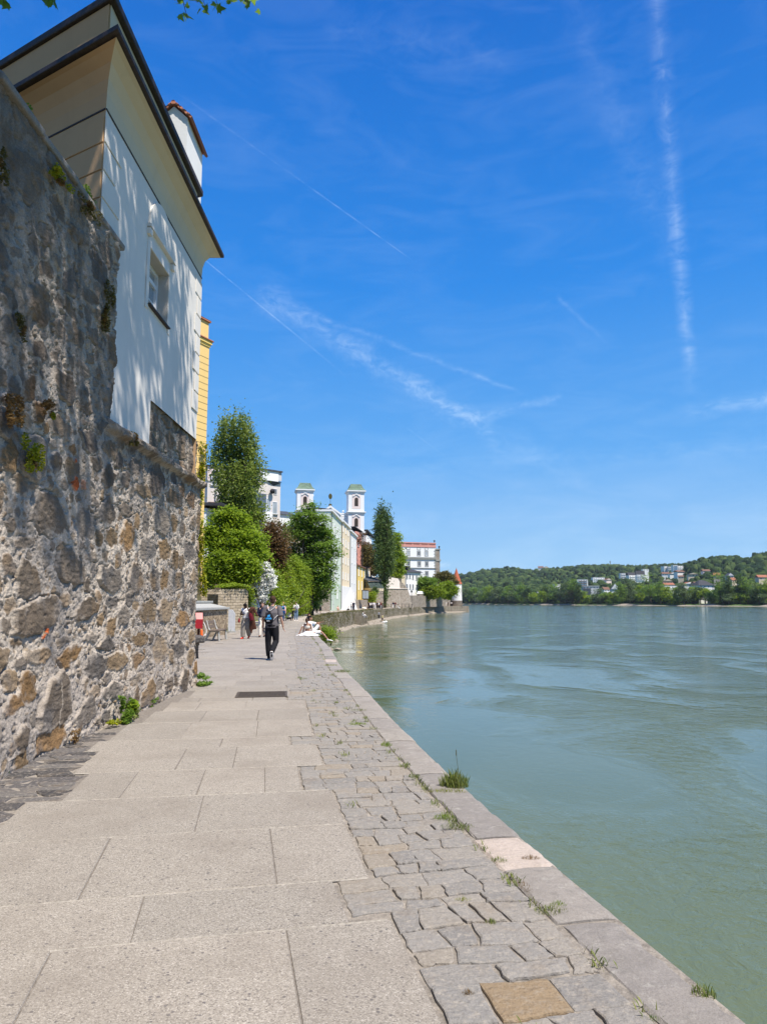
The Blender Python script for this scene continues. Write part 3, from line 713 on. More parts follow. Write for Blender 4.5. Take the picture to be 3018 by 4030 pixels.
# ---------------------------------------------------------------- tall rubble masonry wall on the left
def wp(u, v):   # overview pixel (1657 wide) -> wall plane (y, z)
    p = atx(u * U, v * U, WALLX); return p.y, p.z
WY0, WY1, WTOP, LEDGE, YSTEP = 3.4, 14.45, 6.68, 4.12, 9.5
big = []
for (x, y, a, b, t) in [(350,230,150,140,0),(625,290,75,130,5),(715,390,35,80,0),(510,610,105,145,-8),(660,545,50,45,0),(810,400,55,70,0),(920,205,45,50,0),(790,210,68,110,0),(1040,70,60,60,0),(925,390,62,120,0),(1070,490,72,90,0),(1170,280,60,110,0),(1260,120,65,60,0),(1385,120,38,75,0),(1375,500,46,70,0),(1200,490,55,80,0),(810,700,85,95,0),(985,690,60,105,-12),(1290,710,48,75,0),(1120,690,42,90,0),(280,950,185,135,8),(75,890,40,55,0),(625,920,98,78,10),(1065,940,72,95,0),(1200,930,55,88,0),(1325,990,50,65,0),(820,860,65,38,0),(785,1160,50,55,0),(670,1120,60,40,0),(460,1150,50,35,0),(930,1110,30,40,0),(520,1250,92,66,0),(290,1250,108,60,-8),(130,1300,58,42,0),(690,1320,75,105,0),(1010,1140,62,56,0),(1160,1220,60,98,0),(840,1290,75,70,0),(985,1290,45,48,0),(1290,1210,42,68,0),(1320,1430,38,84,0),(1210,1450,30,58,0),(1140,1470,26,44,0),(970,1430,55,45,0),(1050,1540,55,86,6),(810,1500,78,66,0),(680,1530,45,46,0),(400,1600,140,240,14),(330,1860,120,100,0),(600,1670,75,105,12),(60,1600,78,75,0),(85,1850,70,95,10),(75,2020,75,80,0),(60,600,58,85,0),(190,430,66,50,0),(40,1030,42,66,0),(110,1160,56,46,0),(1395,300,22,60,0),(1400,690,22,58,0),(1395,880,24,50,0),(1390,1110,22,55,0),(1405,1340,20,60,0)]:
    big.append((x / 3.353, 1043 + y / 3.353, a / 3.353, b / 3.353, t))
for (x, y, a, b, t) in [(560,780,58,85,0),(520,600,56,75,-10),(340,300,58,75,10),(720,300,85,125,-8),(600,1010,58,56,0),(670,760,44,56,0),(650,1530,78,95,0),(440,1450,78,86,0),(640,1290,46,56,15),(200,1390,66,64,0),(70,1650,76,110,0),(800,1600,55,70,0),(40,700,38,66,0),(430,720,48,60,0),(770,180,60,80,0),(560,60,75,60,0),(250,120,70,70,0),(700,1700,50,60,0),(860,1680,45,60,0),(980,1720,50,70,0),(1150,1560,45,60,0),(1280,1540,40,60,0),(1350,1600,28,60,0),(1150,1420,40,70,0),(1260,1390,35,60,0),(1360,1520,26,70,0),(1180,1290,40,60,0),(650,480,60,60,0),(300,900,70,80,0),(160,950,40,70,0)]:
    big.append((x / 3.353, 494 + y / 3.353, a / 3.353, b / 3.353, t))
STO = []
for (u, v, a, b, t) in big:
    y0, z0 = wp(u - a, v); y1, z1 = wp(u + a, v); yc, zc = wp(u, v); _, zt = wp(u, v - b); _, zb = wp(u, v + b)
    STO.append((yc, (zt + zb) / 2, abs(y1 - y0) / 2, abs(zt - zb) / 2, R(t)))
rw = random.Random(11); rwn = np.random.default_rng(4)
for rad, cnt in ((0.30, 300), (0.2, 900), (0.12, 900), (0.07, 1500), (0.04, 2800), (.024, 4800)):
    for _ in range(cnt):
        y = rw.uniform(WY0, WY1); z = rw.uniform(0.0, WTOP if y < YSTEP else 5.2); r = rad * rw.uniform(0.8, 1.25)
        if all((y - s_[0]) ** 2 / (s_[2] + r * 0.92) ** 2 + (z - s_[1]) ** 2 / (s_[3] + r * 0.85) ** 2 > 1.0 for s_ in STO):
            STO.append((y, z, r * rw.uniform(0.85, 1.35), r * rw.uniform(0.7, 1.0), rw.uniform(-0.35, 0.35)))
BRICK = [wp(163, 1045), wp(178, 1050), wp(103, 1362), wp(94, 1375), wp(160, 993)]
def relief(Y, Z, seed=0):
    """heights and colours of the masonry over a grid of wall positions"""
    sh = Y.shape; wy = Y + 0.075 * fbm(Y * 3.6, Z * 3.6, 1, 4, .6) + 0.025 * fbm(Y * 13, Z * 13, 5, 3); wz = Z + 0.075 * fbm(Y * 3.6, Z * 3.6, 9, 4, .6) + 0.025 * fbm(Y * 13, Z * 13, 13, 3)
    rough = fbm(Y * 7, Z * 7, 20, 5, 0.6); fine = fbm(Y * 26, Z * 26, 27, 3, 0.6); large = fbm(Y * 0.9, Z * 0.9, 33, 3)
    pit = np.clip(fbm(Y * 12, Z * 12, 41, 3, 0.6) - 0.25, 0, 1)
    H = 0.022 * rough + 0.013 * fine - 0.085 * pit + 0.03 * large
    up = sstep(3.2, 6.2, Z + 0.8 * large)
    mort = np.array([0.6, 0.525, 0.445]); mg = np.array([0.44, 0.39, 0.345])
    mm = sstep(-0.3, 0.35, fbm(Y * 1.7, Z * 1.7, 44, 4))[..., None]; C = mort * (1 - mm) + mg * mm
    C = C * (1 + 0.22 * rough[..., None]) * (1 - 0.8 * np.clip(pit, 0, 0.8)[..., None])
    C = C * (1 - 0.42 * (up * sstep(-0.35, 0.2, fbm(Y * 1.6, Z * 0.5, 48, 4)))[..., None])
    best = np.full(sh, 9.0); y0, z0 = Y[0, 0], Z[0, 0]; dy = Y[1, 0] - Y[0, 0]; dzz = Z[0, 1] - Z[0, 0]
    pal = [tuple(y_ * x for x, y_ in zip(q_, (.86, .8, .73))) for q_ in [(0.27, 0.215, 0.16), (0.3, 0.225, 0.145), (0.24, 0.21, 0.18), (0.33, 0.26, 0.18), (0.21, 0.18, 0.15), (0.34, 0.225, 0.12), (0.28, 0.26, 0.24), (0.19, 0.18, 0.175), (0.38, 0.31, 0.23)]]
    r_ = random.Random(21)
    for q in STO:
        yc, zc, a, b, t = q; base = np.array(r_.choice(pal)) * r_.uniform(0.85, 1.2); hh = r_.uniform(-0.004, 0.026); ty, tz = r_.uniform(-0.05, 0.05), r_.uniform(-0.05, 0.05); sd = r_.randint(0, 50); pw = r_.uniform(2.2, 3.6); och_ = r_.random()
        if b < .1:
            t_ = r_.uniform(.25, .75) if b < .05 else r_.uniform(0, .5); base = base * (1 - t_) + np.array([.5, .44, .375]) * t_; hh *= .6
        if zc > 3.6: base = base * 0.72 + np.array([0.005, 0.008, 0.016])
        m = max(a, b) * 1.25 + 0.1; i0 = max(0, int((yc - m - y0) / dy)); i1 = min(sh[0], int((yc + m - y0) / dy) + 1); j0 = max(0, int((zc - m - z0) / dzz)); j1 = min(sh[1], int((zc + m - z0) / dzz) + 1)
        if i1 <= i0 or j1 <= j0: continue
        s_ = (slice(i0, i1), slice(j0, j1)); ly = wy[s_] - yc; lz = wz[s_] - zc; c, sn = math.cos(t), math.sin(t)
        qa = (c * ly + sn * lz) / a; qb = (-sn * ly + c * lz) / b; qq = .62 * np.hypot(qa, qb); nk = r_.randint(5, 7); o0 = r_.uniform(0, 6.28)
        for k_ in range(nk):
            an = o0 + 6.2832 * (k_ + r_.uniform(-.3, .3)) / nk; qq = np.maximum(qq, (qa * math.cos(an) + qb * math.sin(an)) / r_.uniform(.8, 1.04))
        ins = (qq < best[s_]) & (qq < 1.18)
        prof = sstep(1.03, 0.91, qq); gap = np.exp(-((qq - 1.06) / 0.05) ** 2) * sstep(.05, 0.6, vn(Y[s_] * 2.3 + sd, Z[s_] * 2.3, sd))
        hs = (hh + ty * ly + tz * lz + 0.011 * fbm(Y[s_] * 5 + sd, Z[s_] * 5, sd, 4, 0.6) + 0.006 * vn(Y[s_] * 9 + sd, Z[s_] * 34, sd + 3))
        blend = H[s_] * (1 - prof) + (hs + 0.3 * H[s_]) * prof - 0.032 * gap
        H[s_] = np.where(ins, blend, H[s_])
        v1 = fbm(Y[s_] * 6 + sd, Z[s_] * 8, sd + 7, 4, 0.6)[..., None]; v2 = sstep(0.0, 0.5, fbm(Y[s_] * 3 + sd, Z[s_] * 3, sd + 11, 3))[..., None]
        sc_ = base * (1 + 0.4 * v1); oc = np.array([0.3, 0.195, 0.1]) if och_ < 0.5 else np.array([0.2, 0.19, 0.185]); k_ = 0.6 if zc < 3.4 else 0.25
        sc_ = sc_ * (1 - k_ * v2) + oc * k_ * v2
        pf = (sstep(1.04, 0.86, qq) * (1 - 0.72 * sstep(0.08, 0.5, fbm(Y[s_] * 4.5 + sd, Z[s_] * 4.5, sd + 21, 4, 0.62)) * sstep(0.35, 0.95, qq)))[..., None]; cc = C[s_] * (1 - pf) + sc_ * pf; cc = cc * (1 - 0.42 * gap[..., None])
        C[s_] = np.where(ins[..., None], cc, C[s_]); best[s_] = np.where(ins, qq, best[s_])
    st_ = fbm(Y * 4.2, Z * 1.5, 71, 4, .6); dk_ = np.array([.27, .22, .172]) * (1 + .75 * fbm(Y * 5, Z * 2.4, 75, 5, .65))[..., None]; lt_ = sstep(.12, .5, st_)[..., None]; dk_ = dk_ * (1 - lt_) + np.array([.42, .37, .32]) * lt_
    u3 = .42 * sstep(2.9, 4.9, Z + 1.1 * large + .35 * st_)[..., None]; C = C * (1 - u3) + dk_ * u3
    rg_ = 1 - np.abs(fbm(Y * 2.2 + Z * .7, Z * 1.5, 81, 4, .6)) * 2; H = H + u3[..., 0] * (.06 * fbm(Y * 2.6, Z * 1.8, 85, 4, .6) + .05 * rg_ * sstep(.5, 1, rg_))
    for k, (by, bz) in enumerate(BRICK):
        rr = [0.085, 0.06, 0.04, 0.035, 0.03][k]; d = np.hypot((wy - by) * 0.8, wz - bz) / rr; m = sstep(1.0, 0.75, d)[..., None]
        C = C * (1 - m) + np.array([0.62, 0.15, 0.05] if k != 1 else [0.55, 0.3, 0.2]) * (1 + 0.3 * fine[..., None]) * m; H = H + 0.02 * m[..., 0]
    cy, cz = wp(124, 1520); sm = sstep(1, 0.6, np.abs((wy - cy - 0.02 * (Z - cz)) / 0.02)) * sstep(0.3, 0.26, np.abs(Z - cz)); C = C * (1 - 0.6 * sm[..., None]) + np.array([0.55, 0.48, 0.4]) * 0.6 * sm[..., None]
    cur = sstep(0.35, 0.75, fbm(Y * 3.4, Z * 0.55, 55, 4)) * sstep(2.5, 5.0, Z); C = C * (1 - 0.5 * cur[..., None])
    H = H + 0.16 * sstep(1.6, 0.0, Z) ** 1.5 * sstep(8.5, 6.0, Y) + 0.05 * sstep(1.2, 0, Z)
    return H, np.clip(C, 0.01, 1)
stp = 0.0115
gy = np.arange(WY0, WY1 + 1e-6, stp); gz = np.arange(-0.12, WTOP + 1e-6, stp)
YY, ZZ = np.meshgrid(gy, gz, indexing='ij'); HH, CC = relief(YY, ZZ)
HH = HH - 0.05 * sstep(WY1 - 0.1, WY1, YY)
# the step in the wall: above the ledge the tall part ends raggedly where the house begins
edge = YSTEP + 0.14 * fbm(ZZ * 1.3, ZZ * 0 + 3.1, 50, 3) + 0.05 * fbm(ZZ * 6, ZZ * 0 + 1.7, 52, 2) + np.where(ZZ > 5.9, 0.05, 0)
ledge_z = LEDGE + 0.03 * fbm(YY * 2, YY * 0, 57, 3)
keep = (YY < edge) | (ZZ < ledge_z) | ((YY > 11.3 + 0.02 * fbm(ZZ * 5, ZZ * 0, 58, 2)) & (ZZ < 4.96 + 0.04 * fbm(YY * 4, YY * 0, 59, 3)))
rec = (ZZ >= ledge_z) & (YY >= edge)                      # the patch above the ledge lies deeper
X = WALLX + HH - 0.11 * rec - np.where(rec, np.maximum(0, HH - .07), 0)
# cornice ledge lip
lip = np.exp(-((ZZ - (LEDGE - 0.09)) / 0.075) ** 4) * sstep(9.2, 9.6, YY); X = X + 0.11 * lip * (1 + 0.25 * fbm(YY * 3, YY * 0, 61, 3))
CC = CC * (1 - 0.25 * lip[..., None]) + np.array([0.24, 0.22, 0.2]) * 0.25 * lip[..., None]
Vg = np.stack([X, YY, ZZ], -1).reshape(-1, 3); ny, nz = YY.shape; idx = np.arange(ny * nz).reshape(ny, nz)
kq = keep[:-1, :-1] & keep[1:, :-1] & keep[:-1, 1:] & keep[1:, 1:]
quad = np.stack([idx[:-1, :-1], idx[1:, :-1], idx[1:, 1:], idx[:-1, 1:]], -1)[kq]
used = np.zeros(ny * nz, bool); used[quad.ravel()] = True; remap = np.cumsum(used) - 1
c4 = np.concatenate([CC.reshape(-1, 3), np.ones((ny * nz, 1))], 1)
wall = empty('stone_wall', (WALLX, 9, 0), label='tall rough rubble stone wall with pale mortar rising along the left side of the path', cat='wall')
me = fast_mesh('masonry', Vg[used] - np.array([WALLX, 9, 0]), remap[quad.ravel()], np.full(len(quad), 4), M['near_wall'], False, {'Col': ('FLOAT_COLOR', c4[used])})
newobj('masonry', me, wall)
# body behind the face, nearer stretch behind the camera, coping slabs
bm_ = MB(); Wv = lambda x, y, z: (x - WALLX, y - 9, z)
bm_.prism([Wv(-3.98, 3.4, 0)[:2], Wv(-4.6, 3.4, 0)[:2], Wv(-4.6, 9.42, 0)[:2], Wv(-3.98, 9.42, 0)[:2]], 0, 6.6)
bm_.prism([Wv(-3.94, 9.44, 0)[:2], Wv(-4.3, 9.44, 0)[:2], Wv(-4.3, 14.4, 0)[:2], Wv(-3.94, 14.4, 0)[:2]], 0, 4.05)
bm_.prism([Wv(-3.84, -9, 0)[:2], Wv(-4.6, -9, 0)[:2], Wv(-4.6, 3.38, 0)[:2], Wv(-3.84, 3.38, 0)[:2]], -0.1, 6.6)
bm_.prism([Wv(-3.86, 14.42, 0)[:2], Wv(-4.6, 14.42, 0)[:2], Wv(-9.5, 14.42, 0)[:2], Wv(-9.5, 14.2, 0)[:2], Wv(-3.9, 14.2, 0)[:2]], 0, 4.0)
o = bm_.build('wall_core', M['rubble_dark'], wall)
lg = MB(); lg.prism([Wv(-3.76, 9.62, 0)[:2], Wv(-4.1, 9.62, 0)[:2], Wv(-4.1, 14.4, 0)[:2], Wv(-3.78, 14.4, 0)[:2]], LEDGE - 0.02, LEDGE + 0.015); lg.build('ledge', M['rubble_dark'], wall)
rc = random.Random(8); y = -9.0
cp = MB()
while y < 9.62:
    L = rc.uniform(0.7, 1.2); L = min(L, 9.66 - y); z = WTOP + rc.uniform(-0.015, 0.015); ov = 0.10 + rc.uniform(-0.025, 0.03)
    if 9.66 - y - L < 0.3: L = 9.66 - y
    poly = [(-3.8 + ov, y + 0.012, z - 0.02), (-3.8 + ov + 0.012, y + 0.012, z + 0.05), (-3.8 + ov - 0.03, y + 0.012, z + 0.085), (-4.25, y + 0.012, z + 0.14), (-4.65, y + 0.012, z + 0.06), (-4.65, y + 0.012, z - 0.02)]
    cp.extrude([Wv(*p) for p in poly], (0, L - 0.024, rc.uniform(-0.015, 0.015))); y += L
cp.build('coping', M['kerb'], wall, bevel=0.02)

# ---------------------------------------------------------------- white house standing on the lower wall
HX, HY0, HY1 = -3.8, 8.95, 14.1       # river face, front corner, far corner
hs = empty('white_house', (HX, HY0, LEDGE), label='white plastered corner house with a deep eaves cove standing on the stone wall at left', cat='house')
def Hl(x, y, z):
    # the street front is oblique: beyond the corner everything is sheared back along it
    return (x - HX, y - HY0 + (HX - x) * 0.573 * max(0.0, min(1.0, (HY1 - 0.3 - y) / 0.2)) * (1.0 if x < -9 or y < HY0 + 0.5 else 0.0), z - LEDGE)
ZC, ZCO, ZP, ZT = 8.38, 9.02, 9.92, 10.05
WIN = dict(y0=11.3, y1=12.12, z0=6.55, z1=7.95)
y0_, z_a = wp(0, 0)
p1 = atx(325 * U, 530 * U, HX); p2 = atx(365 * U, 600 * U, HX); p3 = atx(325 * U, 670 * U, HX); p4 = atx(367 * U, 708 * U, HX)
WIN = dict(y0=p1.y, y1=p2.y, z0=(p3.z + p4.z) / 2, z1=(p1.z + p2.z) / 2)
# river face: grid of quads with the window hole; slightly wavy old plaster
fb = MB(); D = 0.24
yc_ = [9.3, WIN['y0'], WIN['y1'], HY1]; zc_ = [LEDGE - 0.1, WIN['z0'], WIN['z1'], ZC]
yc_[0] = HY0
fv = []; ff = []; NYs = 60; NZs = 44
def linesplit(vals, n_):
    out = []; tot_ = vals[-1] - vals[0]
    for a, b in zip(vals[:-1], vals[1:]):
        k = max(1, round(n_ * (b - a) / tot_)); out += [a + (b - a) * i / k for i in range(k)]
    return out + [vals[-1]]
ly_ = linesplit(yc_, NYs); lz_ = linesplit(zc_, NZs)
for a in ly_:
    for b in lz_:
        wv = 0.012 * float(fbm(np.array([a * 0.9]), np.array([b * 0.9]), 30, 3)[0])
        if a in (HY0, HY1, WIN['y0'], WIN['y1']) or b in (WIN['z0'], WIN['z1'], lz_[0], lz_[-1]): wv = 0
        fv.append(Hl(HX + wv, a, b))
for i in range(len(ly_) - 1):
    for j in range(len(lz_) - 1):
        ym, zm = (ly_[i] + ly_[i + 1]) / 2, (lz_[j] + lz_[j + 1]) / 2
        if WIN['y0'] < ym < WIN['y1'] and WIN['z0'] < zm < WIN['z1']: continue
        if ym > 11.3 and zm < 4.92: continue
        ff.append((i * len(lz_) + j, (i + 1) * len(lz_) + j, (i + 1) * len(lz_) + j + 1, i * len(lz_) + j + 1))
fb.add(fv, ff)
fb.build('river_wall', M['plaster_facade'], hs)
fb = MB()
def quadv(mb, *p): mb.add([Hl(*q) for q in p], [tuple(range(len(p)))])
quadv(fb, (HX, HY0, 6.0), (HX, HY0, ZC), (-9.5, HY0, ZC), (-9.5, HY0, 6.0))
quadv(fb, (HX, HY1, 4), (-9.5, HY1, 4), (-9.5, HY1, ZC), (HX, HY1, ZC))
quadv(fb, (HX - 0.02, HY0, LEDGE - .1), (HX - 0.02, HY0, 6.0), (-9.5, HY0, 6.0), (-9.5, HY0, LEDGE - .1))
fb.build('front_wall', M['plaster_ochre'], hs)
rv = MB(); W_ = WIN     # window reveal
for a, b in (((W_['y0'], W_['z0']), (W_['y0'], W_['z1'])), ((W_['y0'], W_['z1']), (W_['y1'], W_['z1'])), ((W_['y1'], W_['z1']), (W_['y1'], W_['z0'])), ((W_['y1'], W_['z0']), (W_['y0'], W_['z0']))):
    quadv(rv, (HX, a[0], a[1]), (HX, b[0], b[1]), (HX - D, b[0], b[1]), (HX - D, a[0], a[1]))
rv.build('window_reveal', M['plaster_reveal'], hs)
wf = MB(); cy_, cz_ = (W_['y0'] + W_['y1']) / 2, (W_['z0'] + W_['z1']) / 2; hy, hz = (W_['y1'] - W_['y0']), (W_['z1'] - W_['z0'])
for dy in (-hy / 2 + 0.04, 0, hy / 2 - 0.04): wf.box(Hl(HX - D + 0.03, cy_ + dy, cz_), (0.06, 0.075, hz - 0.004))
for dz_ in (-hz / 2 + 0.04, hz * 0.22, hz / 2 - 0.04): wf.box(Hl(HX - D + 0.028, cy_, cz_ + dz_), (0.05, hy - 0.004, 0.075))
wf.box(Hl(HX - D + 0.028, cy_, cz_ - hz * 0.14), (0.035, hy - 0.01, 0.03))
w_ = wf.build('window', M['window_white'], hs)
g_ = MB(); quadv(g_, (HX - D + 0.012, W_['y0'], W_['z0']), (HX - D + 0.012, W_['y1'], W_['z0']), (HX - D + 0.012, W_['y1'], W_['z1']), (HX - D + 0.012, W_['y0'], W_['z1'])); g_.build('pane', M['pane_bright'], w_)
s_ = MB(); s_.box(Hl(HX - 0.04, cy_, W_['z0'] - 0.016), (0.2, hy + 0.06, 0.022)); s_.build('sill', M['brown_trim'], w_)
# raised plaster surround with the arch field over the window
sr = MB(); fw = 0.13
for a, b, c, d in ((W_['y0'] - fw, W_['y0'] - 0.004, W_['z0'] - .1, W_['z1'] + .12), (W_['y1'] + 0.004, W_['y1'] + fw, W_['z0'] - .1, W_['z1'] + .12), (W_['y0'] - 0.002, W_['y1'] + 0.002, W_['z1'] + 0.004, W_['z1'] + .12)):
    sr.box(Hl(HX + 0.006, (a + b) / 2, (c + d) / 2), (0.014, b - a, d - c))
sr.box(Hl(HX + 0.035, cy_, W_['z1'] + 0.30), (0.07, hy + 0.36, 0.05)); sr.box(Hl(HX + 0.03, W_['y1'] + 0.12, W_['z1'] + 0.2), (0.055, 0.12, 0.1)); sr.box(Hl(HX + 0.03, W_['y0'] - 0.12, W_['z1'] + 0.2), (0.055, 0.12, 0.1))
av = []; rad = hy / 2 + 0.13
arc = [(cy_ + rad * math.cos(math.pi * k / 20), W_['z1'] + 0.36 + rad * 0.95 * math.sin(math.pi * k / 20)) for k in range(21)]
sr.extrude([Hl(HX - 0.002, a, b) for a, b in arc], (0.03, 0, 0))
sr.build('window_surround', M['plaster_facade'], hs)
# corner quoins: raised strips with dark joints, alternating long and short
for face in ('river', 'front', 'far'):
    qn = MB(); z = ZC - 0.12; k = 0
    while z > 4.6:
        h = 0.40; L = 0.42 if k % 2 else 0.62
        if face == 'river': qn.box(Hl(HX + 0.008, HY0 + L / 2, z - h / 2), (0.018, L, h - 0.03))
        elif face == 'front' and z - h > 6.4: qn.box(Hl(HX - L * 0.75 - 0.012, HY0 - 0.008, z - h / 2), (L * 1.7, 0.022, h - 0.03), rz=-R(29.8))
        elif face == 'far' and z - h > 5.1: qn.box(Hl(HX + 0.008, HY1 - L * 0.36, z - h / 2), (0.018, L * 0.72, h - 0.03))
        z -= h; k += 1
    qn.build({'river': 'corner_quoins', 'front': 'front_quoins', 'far': 'far_quoins'}[face], M['plaster_ochre' if face == 'front' else 'plaster_facade'], hs, bevel=0.008)

ln = MB(); ln.box(Hl(HX + 0.006, (HY0 + HY1) / 2, ZC - 0.02), (0.014, HY1 - HY0, 0.02)); ln.extrude([Hl(HX - 0.01, HY0 - 0.012, ZC - 0.03), Hl(-9.4, HY0 - 0.012, ZC - 0.03), Hl(-9.4, HY0 - 0.012, ZC - 0.005), Hl(HX - 0.01, HY0 - 0.012, ZC - 0.005)], (0, 0.02, 0)); ln.build('string_line', M['brown_trim'], hs)
# the cove: curved soffit sweeping out to the cornice, on river side, front and far end
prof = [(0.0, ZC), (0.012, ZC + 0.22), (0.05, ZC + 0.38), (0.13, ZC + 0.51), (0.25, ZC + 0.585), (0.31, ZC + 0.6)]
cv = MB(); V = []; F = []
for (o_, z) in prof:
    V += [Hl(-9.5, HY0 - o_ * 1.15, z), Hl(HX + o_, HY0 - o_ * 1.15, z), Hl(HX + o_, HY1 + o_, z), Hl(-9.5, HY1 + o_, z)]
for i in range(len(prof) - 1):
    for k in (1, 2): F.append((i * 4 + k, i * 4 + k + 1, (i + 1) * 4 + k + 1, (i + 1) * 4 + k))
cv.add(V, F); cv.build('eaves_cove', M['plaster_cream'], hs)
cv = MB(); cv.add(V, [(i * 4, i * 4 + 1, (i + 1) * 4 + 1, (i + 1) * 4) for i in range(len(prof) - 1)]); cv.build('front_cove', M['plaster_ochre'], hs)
co_ = MB(); e_ = 0.37
co_.prism([Hl(HX + e_, HY0 - e_ * 1.18, 0)[:2], Hl(HX + e_, HY1 + e_, 0)[:2], Hl(-9.5, HY1 + e_, 0)[:2], Hl(-9.5, HY0 - e_ * 1.18, 0)[:2]], ZCO - 0.02 - LEDGE, ZCO + 0.06 - LEDGE)
co_.build('gutter_edge', M['brown_trim'], hs, bevel=0.012)
PX0, PY0_, PY1_ = HX + 0.004, HY0 - 0.02, 13.55
pa = MB(); pa.prism([Hl(PX0, PY0_, 0)[:2], Hl(PX0, PY1_, 0)[:2], Hl(-9.4, PY1_, 0)[:2], Hl(-9.4, PY0_, 0)[:2]], ZCO + 0.1 - LEDGE, ZP - LEDGE); pa.build('parapet', M['plaster_cream'], hs)
pa = MB(); pa.extrude([Hl(PX0 - .02, PY0_ - .03, ZCO + .1), Hl(-9.4, PY0_ - .03, ZCO + .1), Hl(-9.4, PY0_ - .03, ZP), Hl(PX0 - .02, PY0_ - .03, ZP)], (0, .06, 0)); pa.build('parapet_front', M['plaster_ochre'], hs)
pc = MB(); pc.prism([Hl(PX0 + 0.09, PY0_ - 0.09, 0)[:2], Hl(PX0 + 0.09, PY1_ + 0.12, 0)[:2], Hl(-9.5, PY1_ + 0.12, 0)[:2], Hl(-9.5, PY0_ - 0.09, 0)[:2]], ZP + 0.005 - LEDGE, ZT - LEDGE); pc.build('parapet_cap', M['brown_trim'], hs, bevel=0.02)
# chimney with tiled gable cap
cx0, cx1, cy0, cy1, cz1 = -4.4, -3.85, 12.87, 14.02, 11.1
ch = MB(); ch.box(Hl((cx0 + cx1) / 2, (cy0 + cy1) / 2, (9.6 + cz1) / 2), (cx1 - cx0, cy1 - cy0, cz1 - 9.6))
ch.extrude([Hl(cx0, cy0, cz1 + .002), Hl(cx1, cy0, cz1 + .002), Hl((cx0 + cx1) / 2, cy0, cz1 + 0.25)], (0, cy1 - cy0, 0))
chm = ch.build('chimney', M['plaster_white'], hs)
cr = MB()
xm = (cx0 + cx1) / 2
for sg in (-1, 1):
    a = Vector(Hl(xm, cy0 - 0.06, cz1 + 0.28)); b = Vector(Hl(xm + sg * 0.345, cy0 - 0.06, cz1 - 0.03)); nrm = Vector((sg * 0.06, 0, 0.07)); k = 9
    for i in range(k):
        p0 = a + (b - a) * (i / k); p1_ = a + (b - a) * ((i + 1.12) / k); off = Vector((0, 0, 0.012 * (i % 2)))
        cr.extrude([p0 + off, p1_ + off, p1_ + nrm * 0.5 + off, p0 + nrm * 0.5 + off], (0, cy1 - cy0 + 0.12, 0))
cr.tube([Hl(xm, cy0 - 0.07, cz1 + 0.29), Hl(xm, cy1 + 0.07, cz1 + 0.29)], 0.05, 8)
cr.build('chimney_roof', M['roof_red'], chm)
cw = MB(); cw.box(Hl(-4.2, cy0 - 0.004, cz1 - 0.28), (0.17, 0.02, 0.3)); cw.build('chimney_vent', M['dark_metal'], chm)
# ---------------------------------------------------------------- yellow house beyond it
yh = empty('yellow_house', (-7, 27, 0), label='yellow rusticated house with a cornice and climbing ivy, showing past the white corner house', cat='house')
dirv_ = Vector((0.44, 0.9, 0)).normalized(); YH = 40.0; c0 = at(793, 2350, YH); c0.z = 0; back = Vector((-0.9, 0.44, 0)); s0 = c0 - dirv_ * 4.5
loc = lambda p: (p[0] + 7, p[1] - 27, p[2])
body = [s0, c0, c0 + back * 8, s0 + back * 8]
ZY = at(816, 1368, YH).z
MB().prism([loc(p)[:2] for p in body], -.1, ZY).build('wall', M['plaster_yellow'], yh)
gr = MB(); z = 1.3; nf = Vector((dirv_.y, -dirv_.x, 0))
while z < ZY - 0.5:
    a, b = s0 + nf * 0.004, c0 + nf * 0.004; gr.extrude([loc((a.x, a.y, z)), loc((b.x, b.y, z)), loc((b.x, b.y, z + 0.014)), loc((a.x, a.y, z + 0.014))], nf * 0.004); z += 0.39
gr.build('joint_lines', M['brown_trim'], yh)
for k, (o_, z0, z1, mt, nm) in enumerate([(0.05, ZY + .002, ZY + 0.16, 'plaster_yellow_deep', 'cornice'), (0.12, ZY + 0.162, ZY + 0.34, 'plaster_yellow_deep', 'cornice'), (0.18, ZY + 0.342, ZY + 0.42, 'roof_red', 'roof_edge'), (-0.05, ZY + 0.422, ZY + 1.5, 'plaster_yellow', 'parapet'), (0.05, ZY + 1.502, ZY + 1.62, 'roof_red', 'parapet_cap')]):
    a, b = s0 + nf * o_, c0 + nf * o_ + dirv_ * o_
    MB().prism([loc(p)[:2] for p in (a, b, c0 + dirv_ * o_ + back * 8, s0 + back * 8)], z0, z1).build(nm, M[mt], yh)
